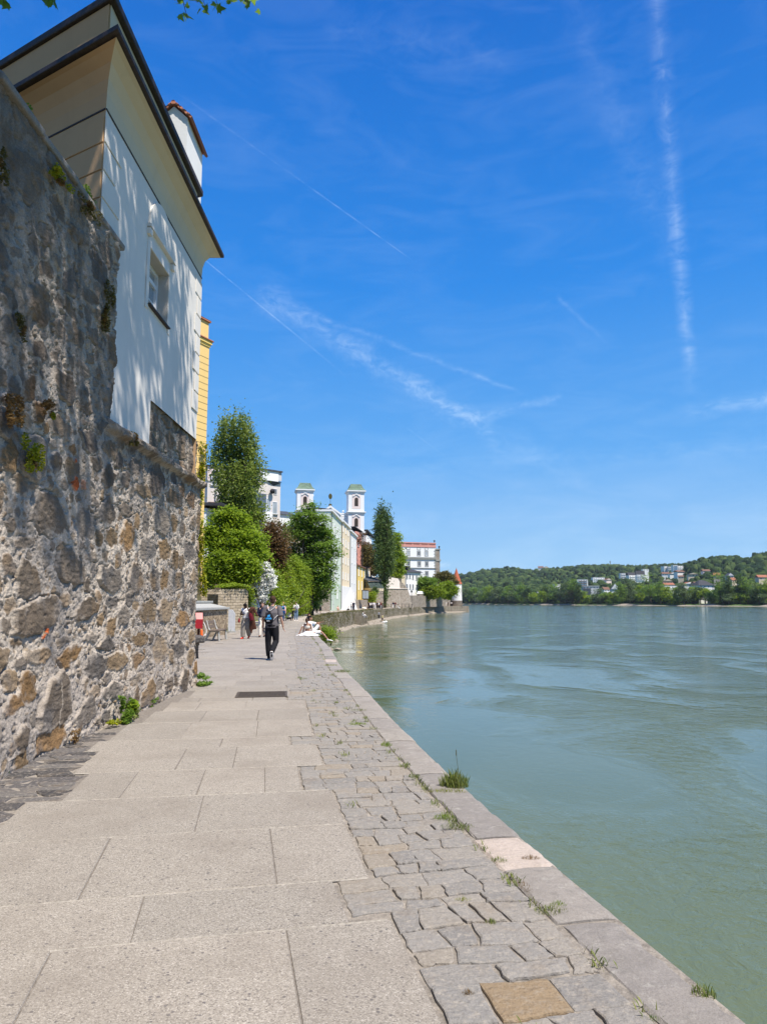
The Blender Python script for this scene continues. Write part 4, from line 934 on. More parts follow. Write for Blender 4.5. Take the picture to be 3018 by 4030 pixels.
# ---------------------------------------------------------------- buildings along the left bank
class Bld:
    """one building: parts are children of an Empty at its base; local frame x along the front, y into the house"""
    def __init__(s, name, p0, p1, label, cat='house', group=None):
        s.p0 = Vector((p0[0], p0[1], 0)); d = Vector((p1[0] - p0[0], p1[1] - p0[1], 0)); s.L = d.length
        s.root = empty(name, (p0[0], p0[1], 0), math.atan2(d.y, d.x), label, cat, group)
    def part(s, mb, name, mat, parent=None, **k): return mb.build(name, M[mat] if isinstance(mat, str) else mat, parent or s.root, **k)
    def block(s, name, mat, x0, x1, y0, y1, z0, z1, parent=None, **k):
        return s.part(MB().box(((x0 + x1) / 2, (y0 + y1) / 2, (z0 + z1) / 2), (x1 - x0, y1 - y0, z1 - z0)), name, mat, parent, **k)
    def window(s, x, z, w, h, face='front', mat='window_white', pane='pane', surround=None, depth=0.0, arch=False, mull=True, D=None, sill=True, name='window', inset=0.06):
        """window with frame, pane and sill, standing on the front (y=0) or the side (x=D) face"""
        def P(a, o, b): return (x + a, o - 0.0, z + b) if face == 'front' else (D - o, x + a, z + b)
        def bx(mb, a, o, b, sa, so_, sb_):
            mb.box(P(a, o, b), (sa, so_, sb_) if face == 'front' else (so_, sa, sb_))
        f = MB(); t = max(0.05, w * 0.09)
        bx(f, -w / 2 + t / 2, -0.02, 0, t, 0.08, h); bx(f, w / 2 - t / 2, -0.02, 0, t, 0.08, h); bx(f, 0, -0.02, h / 2 - t / 2, w - 2 * t - .004, 0.08, t); bx(f, 0, -0.02, -h / 2 + t / 2, w - 2 * t - .004, 0.08, t)
        if mull: bx(f, 0, -0.018, 0, t * 0.7, 0.07, h - 2 * t - .004)
        if surround:
            q = MB(); sw = w * 0.16
            bx(q, -w / 2 - sw / 2 - .003, -0.05, 0, sw, 0.1, h + 2 * sw); bx(q, w / 2 + sw / 2 + .003, -0.05, 0, sw, 0.1, h + 2 * sw); bx(q, 0, -0.05, h / 2 + sw / 2 + .003, w, 0.1, sw); bx(q, 0, -0.05, -h / 2 - sw / 2 - .003, w, 0.1, sw)
        o = s.part(f, name, mat)
        g = MB(); bx(g, 0, -0.012, 0, w - t, 0.02, h - t); s.part(g, 'pane', pane, o)
        if surround: s.part(q, 'surround', surround, o)
        elif sill:
            q = MB(); bx(q, 0, -0.07, -h / 2 - 0.04, w + 0.16, 0.18, 0.07); s.part(q, 'sill', 'trim_grey', o)
        return o
def px_x(b, u, front=True):
    """distance along a facade at which photo column u falls"""
    d = ray(u, HOR); dv = Vector((math.cos(b.root.rotation_euler.z), math.sin(b.root.rotation_euler.z), 0)); den = dv.x * d.y - dv.y * d.x
    return (-b.p0.x * d.y + b.p0.y * d.x) / den
def zat(v, Y): return at(PCX, v, Y).z
# --- row of tall quay houses
def quay_house(name, u0, y0, u1, y1, vtop, mat, label, wins, depth=14, base=None, roof='trim_white', z0=0.0, wsize=(0.95, 1.5), pane='pane', south=True, eave=0.35):
    p0 = at(u0, HOR, y0); p1 = at(u1, HOR, y1); b = Bld(name, p0, p1, label, 'house')
    H = zat(vtop, y0); L = b.L
    b.block('wall', mat, 0, L, 0, depth, z0, H)
    if base: b.block('base_wall', base[0], -0.012, L + 0.012, -0.03, depth, 0, base[1])
    b.block('cornice', roof, -0.15, L + 0.1, -eave, depth, H + 0.003, H + 0.35)
    b.part(MB().extrude([(-0.15, -eave, H + 0.355), (-0.15, depth, H + 0.355), (-0.15, depth * 0.5, H + 0.75)], (L + 0.2, 0, 0)), 'roof', 'slate')
    for (fx, zz) in wins: b.window(fx * L, zz, wsize[0], wsize[1], pane=pane, surround='trim_white')
    if south:                                                # windows in the end wall facing upstream
        for r in range(3):
            for c in (1.5, 3.6): b.window(c, H - 3 - r * 3.4, 0.9, 1.4, face='side', D=-0.004 + 0.0, pane=pane)
    dp = MB(); dp.tube([(0.12, -0.12, 0.2), (0.12, -0.12, H - 0.2)], 0.07, 6); b.part(dp, 'downpipe', 'dark_metal')
    return b
g = quay_house('green_house', 1299, 129, 1341, 147, 2012, 'plaster_green', 'tall pale green house at the left end of the quay row', [(f, z) for z in (15.2, 11.5) for f in (0.33, 0.62)] + [(0.33, 5.9 + 1), (0.62, 6.9 - 3.5)], base=('plaster_green_dark', 5.2), wsize=(1.3, 1.9), south=True, depth=5.5)
ga = MB(); pts = [(-0.8, 7.2), (0.8, 7.2), (0.8, 8.8), (0.55, 9.5), (0, 9.8), (-0.55, 9.5), (-0.8, 8.8)]; ga.extrude([(g.L * 0.5 + a, -0.01, b) for a, b in pts], (0, -0.06, 0)); a_ = g.part(ga, 'arched_window', 'window_white')
ga = MB(); ga.extrude([(g.L * 0.5 + a * 0.72, -0.075, 7.4 + (b - 7.2) * 0.85) for a, b in pts], (0, -0.02, 0)); g.part(ga, 'pane', 'pane', a_)
ga = MB(); ga.box((g.L * 0.25, -0.02, 1.3), (1.1, 0.1, 2.6)); d_ = g.part(ga, 'door', 'plaster_grey'); ga = MB(); ga.tube([(g.L * 0.25 - 0.4, -0.1, 1.2), (g.L * 0.25 - 0.4, -0.18, 1.2)], 0.05, 6); g.part(ga, 'handle', 'dark_metal', d_)
p = quay_house('peach_house', 1341, 147.5, 1375, 164, 2050, 'plaster_peach', 'tall peach coloured house between the pale green and the white house on the quay', [(f, z) for z in (17.3, 14.3, 10.6) for f in (0.2, 0.5, 0.8)] + [(f, 7.2) for f in (0.2, 0.5, 0.8)], base=None, wsize=(1.0, 1.3), south=False)
bt = MB(); bt.extrude([(0.1, -0.05, 0), (p.L + 1.6, -2.0, 0), (p.L + 1.2, -0.05, 5.0), (0.1, -0.05, 5.2)], (0, 0.02, 0)); bt.v = bt.v; p.part(MB().add([(0.3, -0.06, 0), (p.L + 1.8, -1.6, 0), (p.L + 1.8, 0.3, 0), (0.3, 0.3, 0), (0.3, -0.05, 5.0), (p.L + 0.1, -0.3, 5.0), (p.L + 0.1, 0.3, 5.0), (0.3, 0.3, 5.0)], [(0, 1, 5, 4), (1, 2, 6, 5), (2, 3, 7, 6), (3, 0, 4, 7), (4, 5, 6, 7)]), 'buttress', 'plaster_white')
w = quay_house('white_quay_house', 1375.5, 165, 1402, 181, 2090, 'plaster_white', 'narrow tall white house between the peach house and the yellow one', [(f, z) for z in (15.5, 11.6, 6.8, 3.2) for f in (0.3, 0.7)], wsize=(0.9, 1.3), south=False)
yl = quay_house('low_yellow_house', 1402.5, 183, 1442, 205, 2226, 'plaster_yellow_deep', 'lower bright yellow house at the right end of the quay row', [(f, z) for z in (9.6, 6.0) for f in (0.2, 0.5, 0.8)], wsize=(1.2, 2.0), roof='roof_brown', south=False)
an = quay_house('peach_annex', 1443, 206, 1456, 212, 2235, 'plaster_peach', 'narrow peach annex attached right of the bright yellow house', [(0.5, 9.4), (0.5, 5.9)], wsize=(1.2, 1.8), roof='roof_brown', south=False, depth=7, z0=3.4)
# --- church with two green capped towers
def tower(b, x0, W_, ztop, zbase, name='bell_tower', D_=None):
    D_ = D_ or W_; r = b.block(name, 'trim_white', x0, x0 + W_, 0, D_, zbase, ztop)
    zm = zat(2010, YC); hh = ztop - zm; zb2 = zat(2092, YC)
    for z, e, h_ in ((zm - 0.5, 0.28, 0.4), (zm - 0.1, 0.5, 0.3), (ztop - 0.4, 0.22, 0.35), (ztop + 0.003, 0.5, 0.4), (zb2 - .3, 0.45, 0.7)):
        b.block('cornice', 'trim_white', x0 - e, x0 + W_ + e, -e, D_ + e, z, z + h_, r)
    b.part(MB().loft([((x0 + W_ / 2, D_ / 2, ztop + 0.41), W_ * 0.66, D_ * 0.66), ((x0 + W_ / 2, D_ / 2, ztop + 0.8), W_ * 0.60, D_ * 0.60), ((x0 + W_ / 2, D_ / 2, ztop + 1.5), W_ * 0.48, D_ * 0.48), ((x0 + W_ / 2, D_ / 2, ztop + 2.9), W_ * 0.36, D_ * 0.36)], 4), 'roof_scrap', 'copper_green', r) if False else None
    V = []
    for hw, z in ((0.60, 0.41), (0.55, 0.6), (0.45, 1.2), (0.33, 2.6)):
        for sx, sy in ((-1, -1), (1, -1), (1, 1), (-1, 1)): V.append((x0 + W_ / 2 + sx * hw * W_, D_ / 2 + sy * hw * D_, ztop + z))
    F = [(i * 4 + k, i * 4 + (k + 1) % 4, (i + 1) * 4 + (k + 1) % 4, (i + 1) * 4 + k) for i in range(3) for k in range(4)] + [(12, 13, 14, 15)]
    b.part(MB().add(V, F), 'copper_roof', 'copper_green', r)
    for face in ('front', 'side'):
        for (zc, ht) in ((zm + hh * 0.5, hh * 0.34), (zb2 + (zm - zb2) * 0.5, hh * 0.34)):
            w2 = W_ * 0.115; n_ = 10
            def Pt(a, o, z): return (x0 + W_ / 2 + a, -o, z) if face == 'front' else (x0 + W_ + o, D_ / 2 + a, z)
            f = MB(); fd = (0, -0.05, 0) if face == 'front' else (0.05, 0, 0)
            f.extrude([Pt(a, 0.002, zc + z) for a, z in ((-W_ * 0.27, -ht), (W_ * 0.27, -ht), (W_ * 0.27, ht * 1.15), (-W_ * 0.27, ht * 1.15))], fd); pnl = b.part(f, 'pink_panel', 'plaster_pink', r)
            pts = [(-w2, -ht * 0.6), (w2, -ht * 0.6)] + [(w2 * math.cos(math.pi * k / n_), ht * 0.35 + w2 * math.sin(math.pi * k / n_)) for k in range(n_ + 1)]
            f = MB(); f.extrude([Pt(a, 0.055, zc + z) for a, z in pts], fd); b.part(f, 'louvre_opening', 'brown_trim', r)
            f = MB(); wv = [(a, ht * 0.72 + ht * 0.32 * math.exp(-(a / (W_ * 0.13)) ** 2)) for a in np.linspace(-W_ * 0.22, W_ * 0.22, 13)]
            f.extrude([Pt(a, 0.055, zc + z) for a, z in wv] + [Pt(a, 0.055, zc + z + ht * 0.14) for a, z in reversed(wv)], tuple(4 * q for q in fd)); b.part(f, 'window_hood', 'trim_white', r)
    return r
YC = 225.0
cl = at(1160, HOR, YC); cr_ = at(1430, HOR, YC + 4)
ch_ = Bld('church', cl, cr_, 'white and pink church with two square bell towers under green copper caps', 'church')
WT = 64 / FPX * YC
xr = px_x(ch_, 1369); xl = px_x(ch_, 1163)
tower(ch_, xl, WT, zat(1929, YC), 12); tower(ch_, xr, WT, zat(1928, YC), 12)
xg0, xg1 = px_x(ch_, 1262), px_x(ch_, 1345)
zg = zat(2000, YC); ze = zat(2016, YC)
ch_.block('nave_front', 'trim_white', xl + WT + .01, xr - .01, 1.5, 9, 8, zat(2035, YC))
gb = MB(); gm = px_x(ch_, 1297); gw = (xg1 - xg0) / 2
gb.extrude([(gm - gw, 0.3, zat(2035, YC) + .01), (gm + gw, 0.3, zat(2035, YC) + .01), (gm + gw * .93, 0.3, ze - 0.4), (gm, 0.3, zat(1989, YC)), (gm - gw * .93, 0.3, ze - 0.4)], (0, 1.2, 0)); ch_.part(gb, 'gable', 'trim_white')
gb = MB()
for sg in (-1, 1):
    a, b_ = Vector((gm, 0, zat(1985, YC))), Vector((gm + sg * gw * 1.06, 0, ze - 0.1)); gb.extrude([a, b_, b_ + Vector((0, 0, -0.6)), a + Vector((0, 0, -0.75))], (0, 1.4, 0))
ch_.part(gb, 'gable_moulding', 'trim_white')
gb = MB(); zz = zat(1989, YC); gb.box((gm, 0.6, zz + 0.35), (0.9, 0.9, 0.9)); gb.tube([(gm, 0.6, zz + 0.7), (gm, 0.6, zz + 4.4)], 0.06, 6); gb.ball((gm, 0.6, zz + 3.3), (0.6, 0.1, .9), 14, 8); ch_.part(gb, 'gable_finial', 'leaf_olive')
bb = MB(); zb = zat(2035, YC); x0_, x1_ = px_x(ch_, 1332), xr - 0.02
bb.box(((x0_ + x1_) / 2, 1.7, zb + 0.2), (x1_ - x0_, 0.3, 0.3)); bb.box(((x0_ + x1_) / 2, 1.7, zb + 1.7), (x1_ - x0_, 0.35, 0.3))
nb = 12
for i in range(nb): bb.tube([(x0_ + (i + .5) * (x1_ - x0_) / nb, 1.7, zb + 0.34), (x0_ + (i + .5) * (x1_ - x0_) / nb, 1.7, zb + 0.9), (x0_ + (i + .5) * (x1_ - x0_) / nb, 1.7, zb + 1.56)], [0.09, 0.15, 0.08], 6)
bb.ball(((x0_ + x1_) / 2, 1.7, zb + 2.4), 0.35, 10, 7); bb.tube([((x0_ + x1_) / 2, 1.7, zb + 1.8), ((x0_ + x1_) / 2, 1.7, zb + 2.2)], 0.18, 6)
ch_.part(bb, 'balustrade', 'trim_white')
# lower wing right of the tower and pink house in front of it
ww = Bld('church_wing', at(1440, HOR, 236), at(1462, HOR, 240), 'low white wing with dark eaves at the right foot of the right bell tower', 'building')
zt = zat(2107, 236); ww.block('wall', 'trim_white', 0, ww.L, 0, 10, 6, zt)
ww.part(MB().extrude([(0, -0.6, zt + 1.6), (ww.L + 1.2, -0.8, zt - 0.6), (ww.L + 1.2, -0.8, zt - 0.25), (0, -0.6, zt + 2.0)], (0, 9, 0)), 'roof', 'slate'); ww.window(ww.L * 0.75, zt - 4.2, 0.7, 1.4)
pk = Bld('pink_house', at(1396, HOR, 216), at(1422, HOR, 220), 'pink rendered house wall showing below the right bell tower', 'house')
zt = zat(2090, 216); pk.block('wall', 'plaster_rust', 0, pk.L, 0, 8, 6, zt); pk.part(MB().extrude([(-.8, -0.4, zt + 1.2), (pk.L + 0.3, -0.4, zt + .01), (pk.L + 0.3, -0.4, zt + 0.2), (-.8, -0.4, zt + 1.4)], (0, 8, 0)), 'roof', 'slate')
pk.window(pk.L * 0.5, zt - 4, 0.9, 1.4)
orr = Bld('orange_roofed_house', at(1438, HOR, 228), at(1477, HOR, 232), 'house with a bright orange tiled roof between the church and the poplar', 'house')
zt = zat(2168, 228); orr.block('wall', 'plaster_white', 0, orr.L, 0, 8, 4, zt); orr.part(MB().add([(-.3, -.5, zt), (orr.L + .5, -.5, zt), (orr.L + .5, 8.5, zt), (-.3, 8.5, zt), (orr.L * 0.1, 4, zt + 2.9), (orr.L * 0.72, 4, zt + 2.9)], [(0, 1, 5, 4), (1, 2, 5), (2, 3, 4, 5), (3, 0, 4)]), 'roof', 'roof_orange'); orr.window(2, zt - 2, 0.9, 1.3)
# --- pale building behind the near poplar
YB = 92.0
pb = Bld('pale_town_house', at(800, HOR, YB), at(1040, HOR, YB + 3), 'large pale grey pink town house half hidden by the near poplar, with a box dormer', 'house')
zl = zat(1832, YB); zsplit = zat(1891, YB)
xa, xb2, xc2 = px_x(pb, 803), px_x(pb, 1025), px_x(pb, 1050)
pb.block('wall', 'plaster_palewall', xa, xb2, 0.0, 12, 1, zsplit); pb.block('upper_wall', 'plaster_pink', xa, xb2 - 0.5, 0.25, 12, zsplit + .005, zl)
pb.block('roof_edge', 'dark_metal', xa - 0.2, xb2 - 0.3, 0.05, 12, zl + .003, zl + 0.15); pb.block('string_course', 'trim_grey', xa, xb2 + 0.05, -0.08, 0.24, zsplit - 0.12, zsplit)
pb.window(px_x(pb, 838), zat(1879, YB), 1.3, 2.0, pane='pane'); pb.window(px_x(pb, 905), zat(1925, YB), 1.1, 1.9)
pb.block('pilaster', 'plaster_greypink', px_x(pb, 836), px_x(pb, 858), -0.35, -0.002, 2, zat(1925, YB)); pb.block('ledge', 'roof_brown', px_x(pb, 806), px_x(pb, 838), -0.4, -0.002, zat(1983, YB), zat(1980, YB) + 0.15)
tb = Bld('tall_stucco_house', at(1016, HOR, 86), at(1096, HOR, 88), 'tall narrow grey stucco house end with a white boxed roof dormer', 'house')
zt = zat(1887, 86); tb.block('wall', 'plaster_greypink', px_x(tb, 1040), px_x(tb, 1096), 0, 9, 1, zt); tb.block('white_bay', 'trim_white', px_x(tb, 1018), px_x(tb, 1056), -0.6, -0.003, 1, zat(2020, 86) + 0.2)
tb.part(MB().add([(px_x(tb, 1008), -0.02, zat(1850, 86)), (px_x(tb, 1034), -0.02, zat(1887, 86)), (px_x(tb, 1056), -0.02, zat(1900, 86)), (px_x(tb, 1056), -0.02, zat(1942, 86)), (px_x(tb, 1008), -0.02, zat(1942, 86))] , [(0, 1, 2, 3, 4)]).add([(px_x(tb, 1008), 5, zat(1850, 86)), (px_x(tb, 1034), 5, zat(1887, 86)), (px_x(tb, 1008), -0.02, zat(1850, 86)), (px_x(tb, 1034), -0.02, zat(1887, 86))], [(0, 1, 3, 2)]), 'gable', 'plaster_greypink')
dm = tb.block('dormer', 'trim_white', px_x(tb, 1020), px_x(tb, 1083), -0.25, 5, zat(1888, 86), zat(1850, 86)); tb.block('dormer_roof', 'slate', px_x(tb, 1016), px_x(tb, 1097), -0.4, 6, zat(1850, 86) + .003, zat(1846, 86) + .05, dm); tb.block('dormer_side', 'plaster_grey', px_x(tb, 1083) + .003, px_x(tb, 1096), -0.2, 5, zt + .1, zat(1850, 86) - .002, dm)
tb.part(MB().add([(px_x(tb, 1045), -0.3, zat(1889, 86)), (px_x(tb, 1096), -0.3, zat(1889, 86)), (px_x(tb, 1068), -0.02, zat(1906, 86)), (px_x(tb, 1045), 0.3, zat(1891, 86)), (px_x(tb, 1096), 0.3, zat(1891, 86))], [(0, 2, 1), (0, 1, 4, 3), (0, 3, 2), (1, 2, 4)]), 'hip_roof', 'slate')
tb.window(px_x(tb, 1075), zat(1928, 86), 0.5, 0.75, sill=False); tb.window(px_x(tb, 1074), zat(1993, 86), 0.75, 1.55, pane='pane_bright', mull=False)
tb.window(px_x(tb, 1049), zat(1985, 86), 0.7, 1.7, pane='pane_bright', mull=False)
tb.part(MB().ball((px_x(tb, 1057), -0.4, zat(1930, 86)), (0.35, 0.3, 0.32), 10, 6), 'rain_hopper', 'dark_metal')
lw = Bld('low_white_house', at(802, HOR, 60), at(868, HOR, 70), 'low white house with a dark sloping eaves line beside the yellow house', 'house')
z0l, z1l = zat(1990, 60), zat(2015, 70)
lw.part(MB().add([(0, 0, 0), (lw.L, 0, 0), (lw.L, 0, z1l), (0, 0, z0l - 0.2), (0, 6, 0), (lw.L, 6, 0), (lw.L, 6, z1l), (0, 6, z0l - 0.2)], [(0, 1, 2, 3), (1, 5, 6, 2), (4, 0, 3, 7), (3, 2, 6, 7), (5, 4, 7, 6)]), 'wall', 'plaster_white')
lw.part(MB().extrude([(-0.3, -1.3, z0l), (lw.L + .2, -1.3, z1l + 0.2), (lw.L + .2, -1.3, z1l + 0.4), (-0.3, -1.3, z0l + 0.25)], (0, 6, 0)), 'roof', 'roof_dark')
for f, zz in ((0.2, 0.66), (0.55, 0.64), (0.85, 0.62)): lw.window(f * lw.L, z0l * zz, 0.8, 1.5, pane='pane')
bc = Bld('brick_chimney_house', at(1094, HOR, 112), at(1160, HOR, 114), 'pale house with a dark metal roof and brick chimney left of the bell towers', 'house')
zt = zat(2024, 112); bc.block('wall', 'plaster_white', 0, bc.L, 0, 8, 1, zt); bc.part(MB().extrude([(-.1, -.3, zt + .01), (-.1, 8, zt + .01), (-.1, 3, zt + 1.0)], (bc.L + .3, 0, 0)), 'roof', 'slate'); bc.block('chimney', 'roof_brown', 0.05, 0.7, 1.5, 2.4, zt + 0.05, zat(2000, 112)); bc.block('chimney_cap', 'dark_metal', 0.0, 0.8, 1.4, 2.5, zat(2000, 112) + .002, zat(1997, 112) + .04)
for f in (0.3, 0.7): bc.window(f * bc.L, zt - 2.2, 0.9, 1.5)
# --- stone walls under the green house, towards the hedge
rw_ = Bld('rubble_garden_wall', at(1228, HOR, 126), at(1299, HOR, 128.6), 'high rubble stone garden wall between the maple and the pale green house', 'wall'); rw_.block('masonry', 'rubble_far', 0, rw_.L, 0, 1, -0.1, zat(2275, 127))
# --- notice frame and small walls by the yellow house
nb_ = Bld('stone_plinth', at(1392, HOR, 176), at(1436, HOR, 196), 'low stone wall carrying the notice panel in front of the bright yellow house', 'wall'); 
nb_.root.location.x += 1.2; nb_.block('masonry', 'rubble_far', 0, nb_.L, 0, 0.7, -0.05, 2.2)
sg = Bld('notice_board', at(1412, HOR, 176), at(1436, HOR, 180), 'dark framed double notice panel standing on the low wall by the yellow house', 'notice board'); sg.root.location.y -= 0; sg.root.location.x += 0.9
zc = 3.4; sg.block('frame', 'brown_trim', 0, sg.L, 0, 0.15, 2.3, 4.6); hw = sg.L / 2
for k in range(2): sg.block('panel', 'pane_bright', k * hw + 0.1, k * hw + hw - 0.1, -0.03, -0.003, 2.5, 4.4)
# --- terrace house with glazed conservatory and its wall
cv_ = Bld('conservatory', at(1457, HOR, 196), at(1509, HOR, 199), 'sloping glass conservatory with a grey roof on top of a rubble wall', 'conservatory')
z1, z2, z3 = zat(2325, 196), zat(2314, 196), zat(2288, 196)
cv_.block('base_wall', 'rubble_far', 0, cv_.L, 0, 5, -0.1, z1); cv_.block('parapet', 'plaster_cream', -0.02, cv_.L + .02, -0.05, 4.9, z1 + .003, z2)
cv_.part(MB().add([(0, -0.1, z2 + .01), (cv_.L, -0.1, z2 + .01), (cv_.L, 1.5, z3), (0, 1.5, z3), (0, 4, z2 + .01), (cv_.L, 4, z2 + .01), (cv_.L, 4, z3), (0, 4, z3)], [(0, 1, 2, 3), (1, 5, 6, 2), (4, 0, 3, 7), (3, 2, 6, 7)]), 'glazing', 'pane')
gb = MB()
for k in range(12):
    x = k * cv_.L / 11; gb.extrude([(x - .04, -0.14, z2 + .02), (x + .04, -0.14, z2 + .02), (x + .04, 1.46, z3 + .02), (x - .04, 1.46, z3 + .02)], (0, -0.05, 0))
cv_.part(gb, 'glazing_bars', 'copper_green'); cv_.part(MB().add([(-.3, 0.9, z3 + .05), (cv_.L + .3, 0.9, z3 + .05), (cv_.L + .3, 6, zat(2268, 196)), (-.3, 6, zat(2268, 196)), (-.3, 0.9, z3 + .3), (cv_.L + .3, 0.9, z3 + .3), (cv_.L + .3, 6, zat(2265, 196)), (-.3, 6, zat(2265, 196))], [(0, 1, 5, 4), (1, 2, 6, 5), (4, 5, 6, 7), (3, 0, 4, 7), (0, 3, 2, 1)]), 'roof', 'slate')
# --- bastion
bs = Bld('stone_bastion', at(1519, HOR, 205), at(1612, HOR, 212), 'battered two tier stone bastion with a pale upper wall beside the quay', 'bastion')
zt1, zt2 = zat(2317, 206), zat(2275, 206); L = bs.L
bs.part(MB().add([(-0.3, -0.6, -.1), (L + 1.0, -0.6, -.1), (L + 1.0, 8, -.1), (-0.3, 8, -.1), (0.1, 0.4, zt1), (L * 0.96, 0.4, zt1), (L * .96, 8, zt1), (0.1, 8, zt1)], [(0, 1, 5, 4), (1, 2, 6, 5), (3, 0, 4, 7), (4, 5, 6, 7)]), 'lower_tier', 'rubble_far')
bs.block('string_course', 'plaster_palewall', 0.0, L * .97, 0.2, 8, zt1 + .003, zt1 + 0.18)
x1, x2 = px_x(bs, 1582), px_x(bs, 1601)
bs.part(MB().add([(0.6, 0.5, zt1 + .19), (x1, 0.5, zt1 + .19), (x1, 8, zt1 + .19), (0.6, 8, zt1 + .19), (0.9, 0.7, zt2 + 0.4), (x1 - 1.0, 0.7, zt2), (x1 - .2, 0.7, zt2 - .9), (x1 - .2, 8, zt2 - .9), (0.9, 8, zt2 + 0.4)], [(0, 1, 6, 5, 4), (1, 2, 7, 6), (3, 0, 4, 8), (4, 5, 6, 7, 8)]), 'upper_tier', 'plaster_palewall')
bs.part(MB().extrude([(x1 - .3, 0.45, zt1 + .19), (x2 + 0.7, 0.45, zt1 + .19), (x1 + 0.7, 0.45, zt2 - 1.2), (x1 - .3, 0.45, zt2 - 1.2)], (0, 5, 0)), 'side_buttress', 'rubble_far')
# --- promenade wall with the house on top, white palace behind, round tower at the end
pw = Bld('promenade_wall', at(1606, HOR, 220), at(1782, HOR, 294), 'long high rubble stone wall behind the promenade below the hanging shrubs', 'wall')
pw.block('masonry', 'rubble_far', 0, pw.L, 0, 1.2, -.1, zat(2345, 240))
wh = Bld('dark_roofed_house', at(1580, HOR, 239), at(1654, HOR, 246), 'small white house with a dark hipped roof on top of the promenade wall', 'house')
z0h, z1h = zat(2345, 236) - 0.3, zat(2249, 236); L = wh.L
xq = px_x(wh, 1594)
wh.block('wall', 'plaster_white', xq, L, 0, 9, z0h, z1h); wh.block('side_wall', 'plaster_cream', 0, xq - .005, 0.02, 9, z0h, z1h)
wh.part(MB().add([(-.5, -.6, z1h + .01), (L + 1.2, -.6, z1h + .01), (L + 1.2, 10, z1h + .01), (-.5, 10, z1h + .01), (L * .1, 3, zat(2215, 236)), (L * 0.42, 6, zat(2215, 236))], [(0, 1, 5, 4), (1, 2, 5), (2, 3, 4, 5), (3, 0, 4), (3, 2, 1, 0)]), 'roof', 'roof_dark')
for u_, v_, h_ in ((1602, 2266, 1.6), (1613, 2266, 1.4), (1625, 2268, 1.6), (1639, 2270, 1.6), (1602, 2307, 1.7), (1614, 2307, 1.6), (1625, 2307, 1.6), (1640, 2308, 1.6)): wh.window(px_x(wh, u_), zat(v_, 238), 0.75, h_)
wh.part(MB().box((L * 0.3, 2.5, zat(2213, 236)), (0.6, 0.6, 1.6)), 'chimney', 'plaster_grey'); wh.part(MB().box((L * .45, 1.2, z1h + 1.6), (1.4, 1.2, 1.1)), 'dormer', 'roof_dark'); wh.part(MB().tube([(xq + .2, -.15, z0h), (xq + .2, -.15, z1h)], 0.09, 6), 'downpipe', 'dark_metal')
wc = Bld('white_capped_wall', at(1651, HOR, 241), at(1672, HOR, 246), 'short white capped wall stub right of the dark roofed house', 'wall'); wc.root.location.y -= 0.5; wc.block('masonry', 'rubble_far', 0, wc.L, 0, 1, 3, zat(2338, 242)); wc.part(MB().box((wc.L / 2, .5, zat(2332, 242)), (wc.L, 1.2, 0.9), taper=0.7), 'coping', 'trim_white')
pal = Bld('white_palace', at(1560, HOR, 300), at(1716, HOR, 306), 'big white palace wing with grey window surrounds and a red balustrade along its roof', 'palace')
YP = 303; zt = zat(2153, YP); L = pal.L; pal.block('wall', 'trim_white', 0, L, 0, 14, 2, zt)
pal.block('parapet_base', 'plaster_rust', -.1, L + .1, -.2, .6, zt + .003, zt + .9); pal.block('parapet_rail', 'plaster_rust', -.1, L + .1, -.25, .65, zat(2138, YP), zat(2135, YP) + .1)
bq = MB(); nb = 60
for i in range(nb):
    x = (i + .5) * L / nb; bq.box((x, 0.1, (zt + .9 + zat(2138, YP)) / 2), (0.55 if i % 12 == 0 else 0.14, 0.4, zat(2138, YP) - zt - .9 - .006))
pal.part(bq, 'balusters', 'plaster_rust', ); pal.block('balustrade_backing', 'plaster_palewall', 0, L, .35, .55, zt + .905, zat(2138, YP) - .004)
for v0, v1, mt in ((2198, 2192, 'trim_grey'), (2202, 2200, 'trim_grey'), (2236, 2234, 'trim_grey'), (2273, 2271, 'trim_grey')): pal.block('string_course', mt, -.1, L + .15, -.35, -.003, zat(v0, YP), zat(v1, YP))
for u_ in (1607, 1649, 1679): pal.window(px_x(pal, u_), zat(2178, YP), 1.35, 1.8, surround='trim_grey', pane='pane_bright' if u_ != 1649 else 'pane'); pal.window(px_x(pal, u_), zat(2159, YP), 1.25, 0.75, surround='trim_grey', pane='trim_white', mull=False, name='attic_window')
for v_ in (2219, 2257):
    for u_ in (1608, 1650, 1680): pal.window(px_x(pal, u_), zat(v_, YP), 1.3, 1.9, surround='trim_grey')
qn = MB(); k = 0; z = 6.0
while z < zt - .6:
    e = 0.5 if k % 2 else 0.85; qn.box((L - e / 2 + .03, -0.03, z), (e, 0.08, 0.52)); z += 0.62; k += 1
pal.part(qn, 'quoins', 'trim_grey')
sw = MB(); sw.box((L + 1.1, 5.0, (2 + zat(2160, YP)) / 2), (2.1, 9.0, zat(2160, YP) - 2)); pal.part(sw, 'side_tower', 'rubble_far'); pal.part(MB().box((L + 1.2, 5.0, zat(2203, YP)), (2.7, 9.4, 0.8)), 'side_cornice', 'trim_grey'); pal.part(MB().box((L + 1.2, 5, zat(2159, YP)), (2.6, 9.5, .5)), 'side_cap', 'trim_grey')
for k, (x_, v_) in enumerate(((L - .4, 2131), (L + 1.8, 2154))): pal.part(MB().tube([(x_, 0.4, zat(v_, YP) - .6), (x_, 0.4, zat(v_, YP) + .2)], [.2, .1], 8).ball((x_, .4, zat(v_, YP) + .5), .4, 10, 7), 'finial', 'brown_trim')
YT = 289.0; ct = at(1797, HOR, YT); rt = 20.5 / FPX * YT
twr = empty('round_tower', (ct.x, YT, 0), 0, 'white round stone tower with a red cone roof at the end of the quay', 'tower')
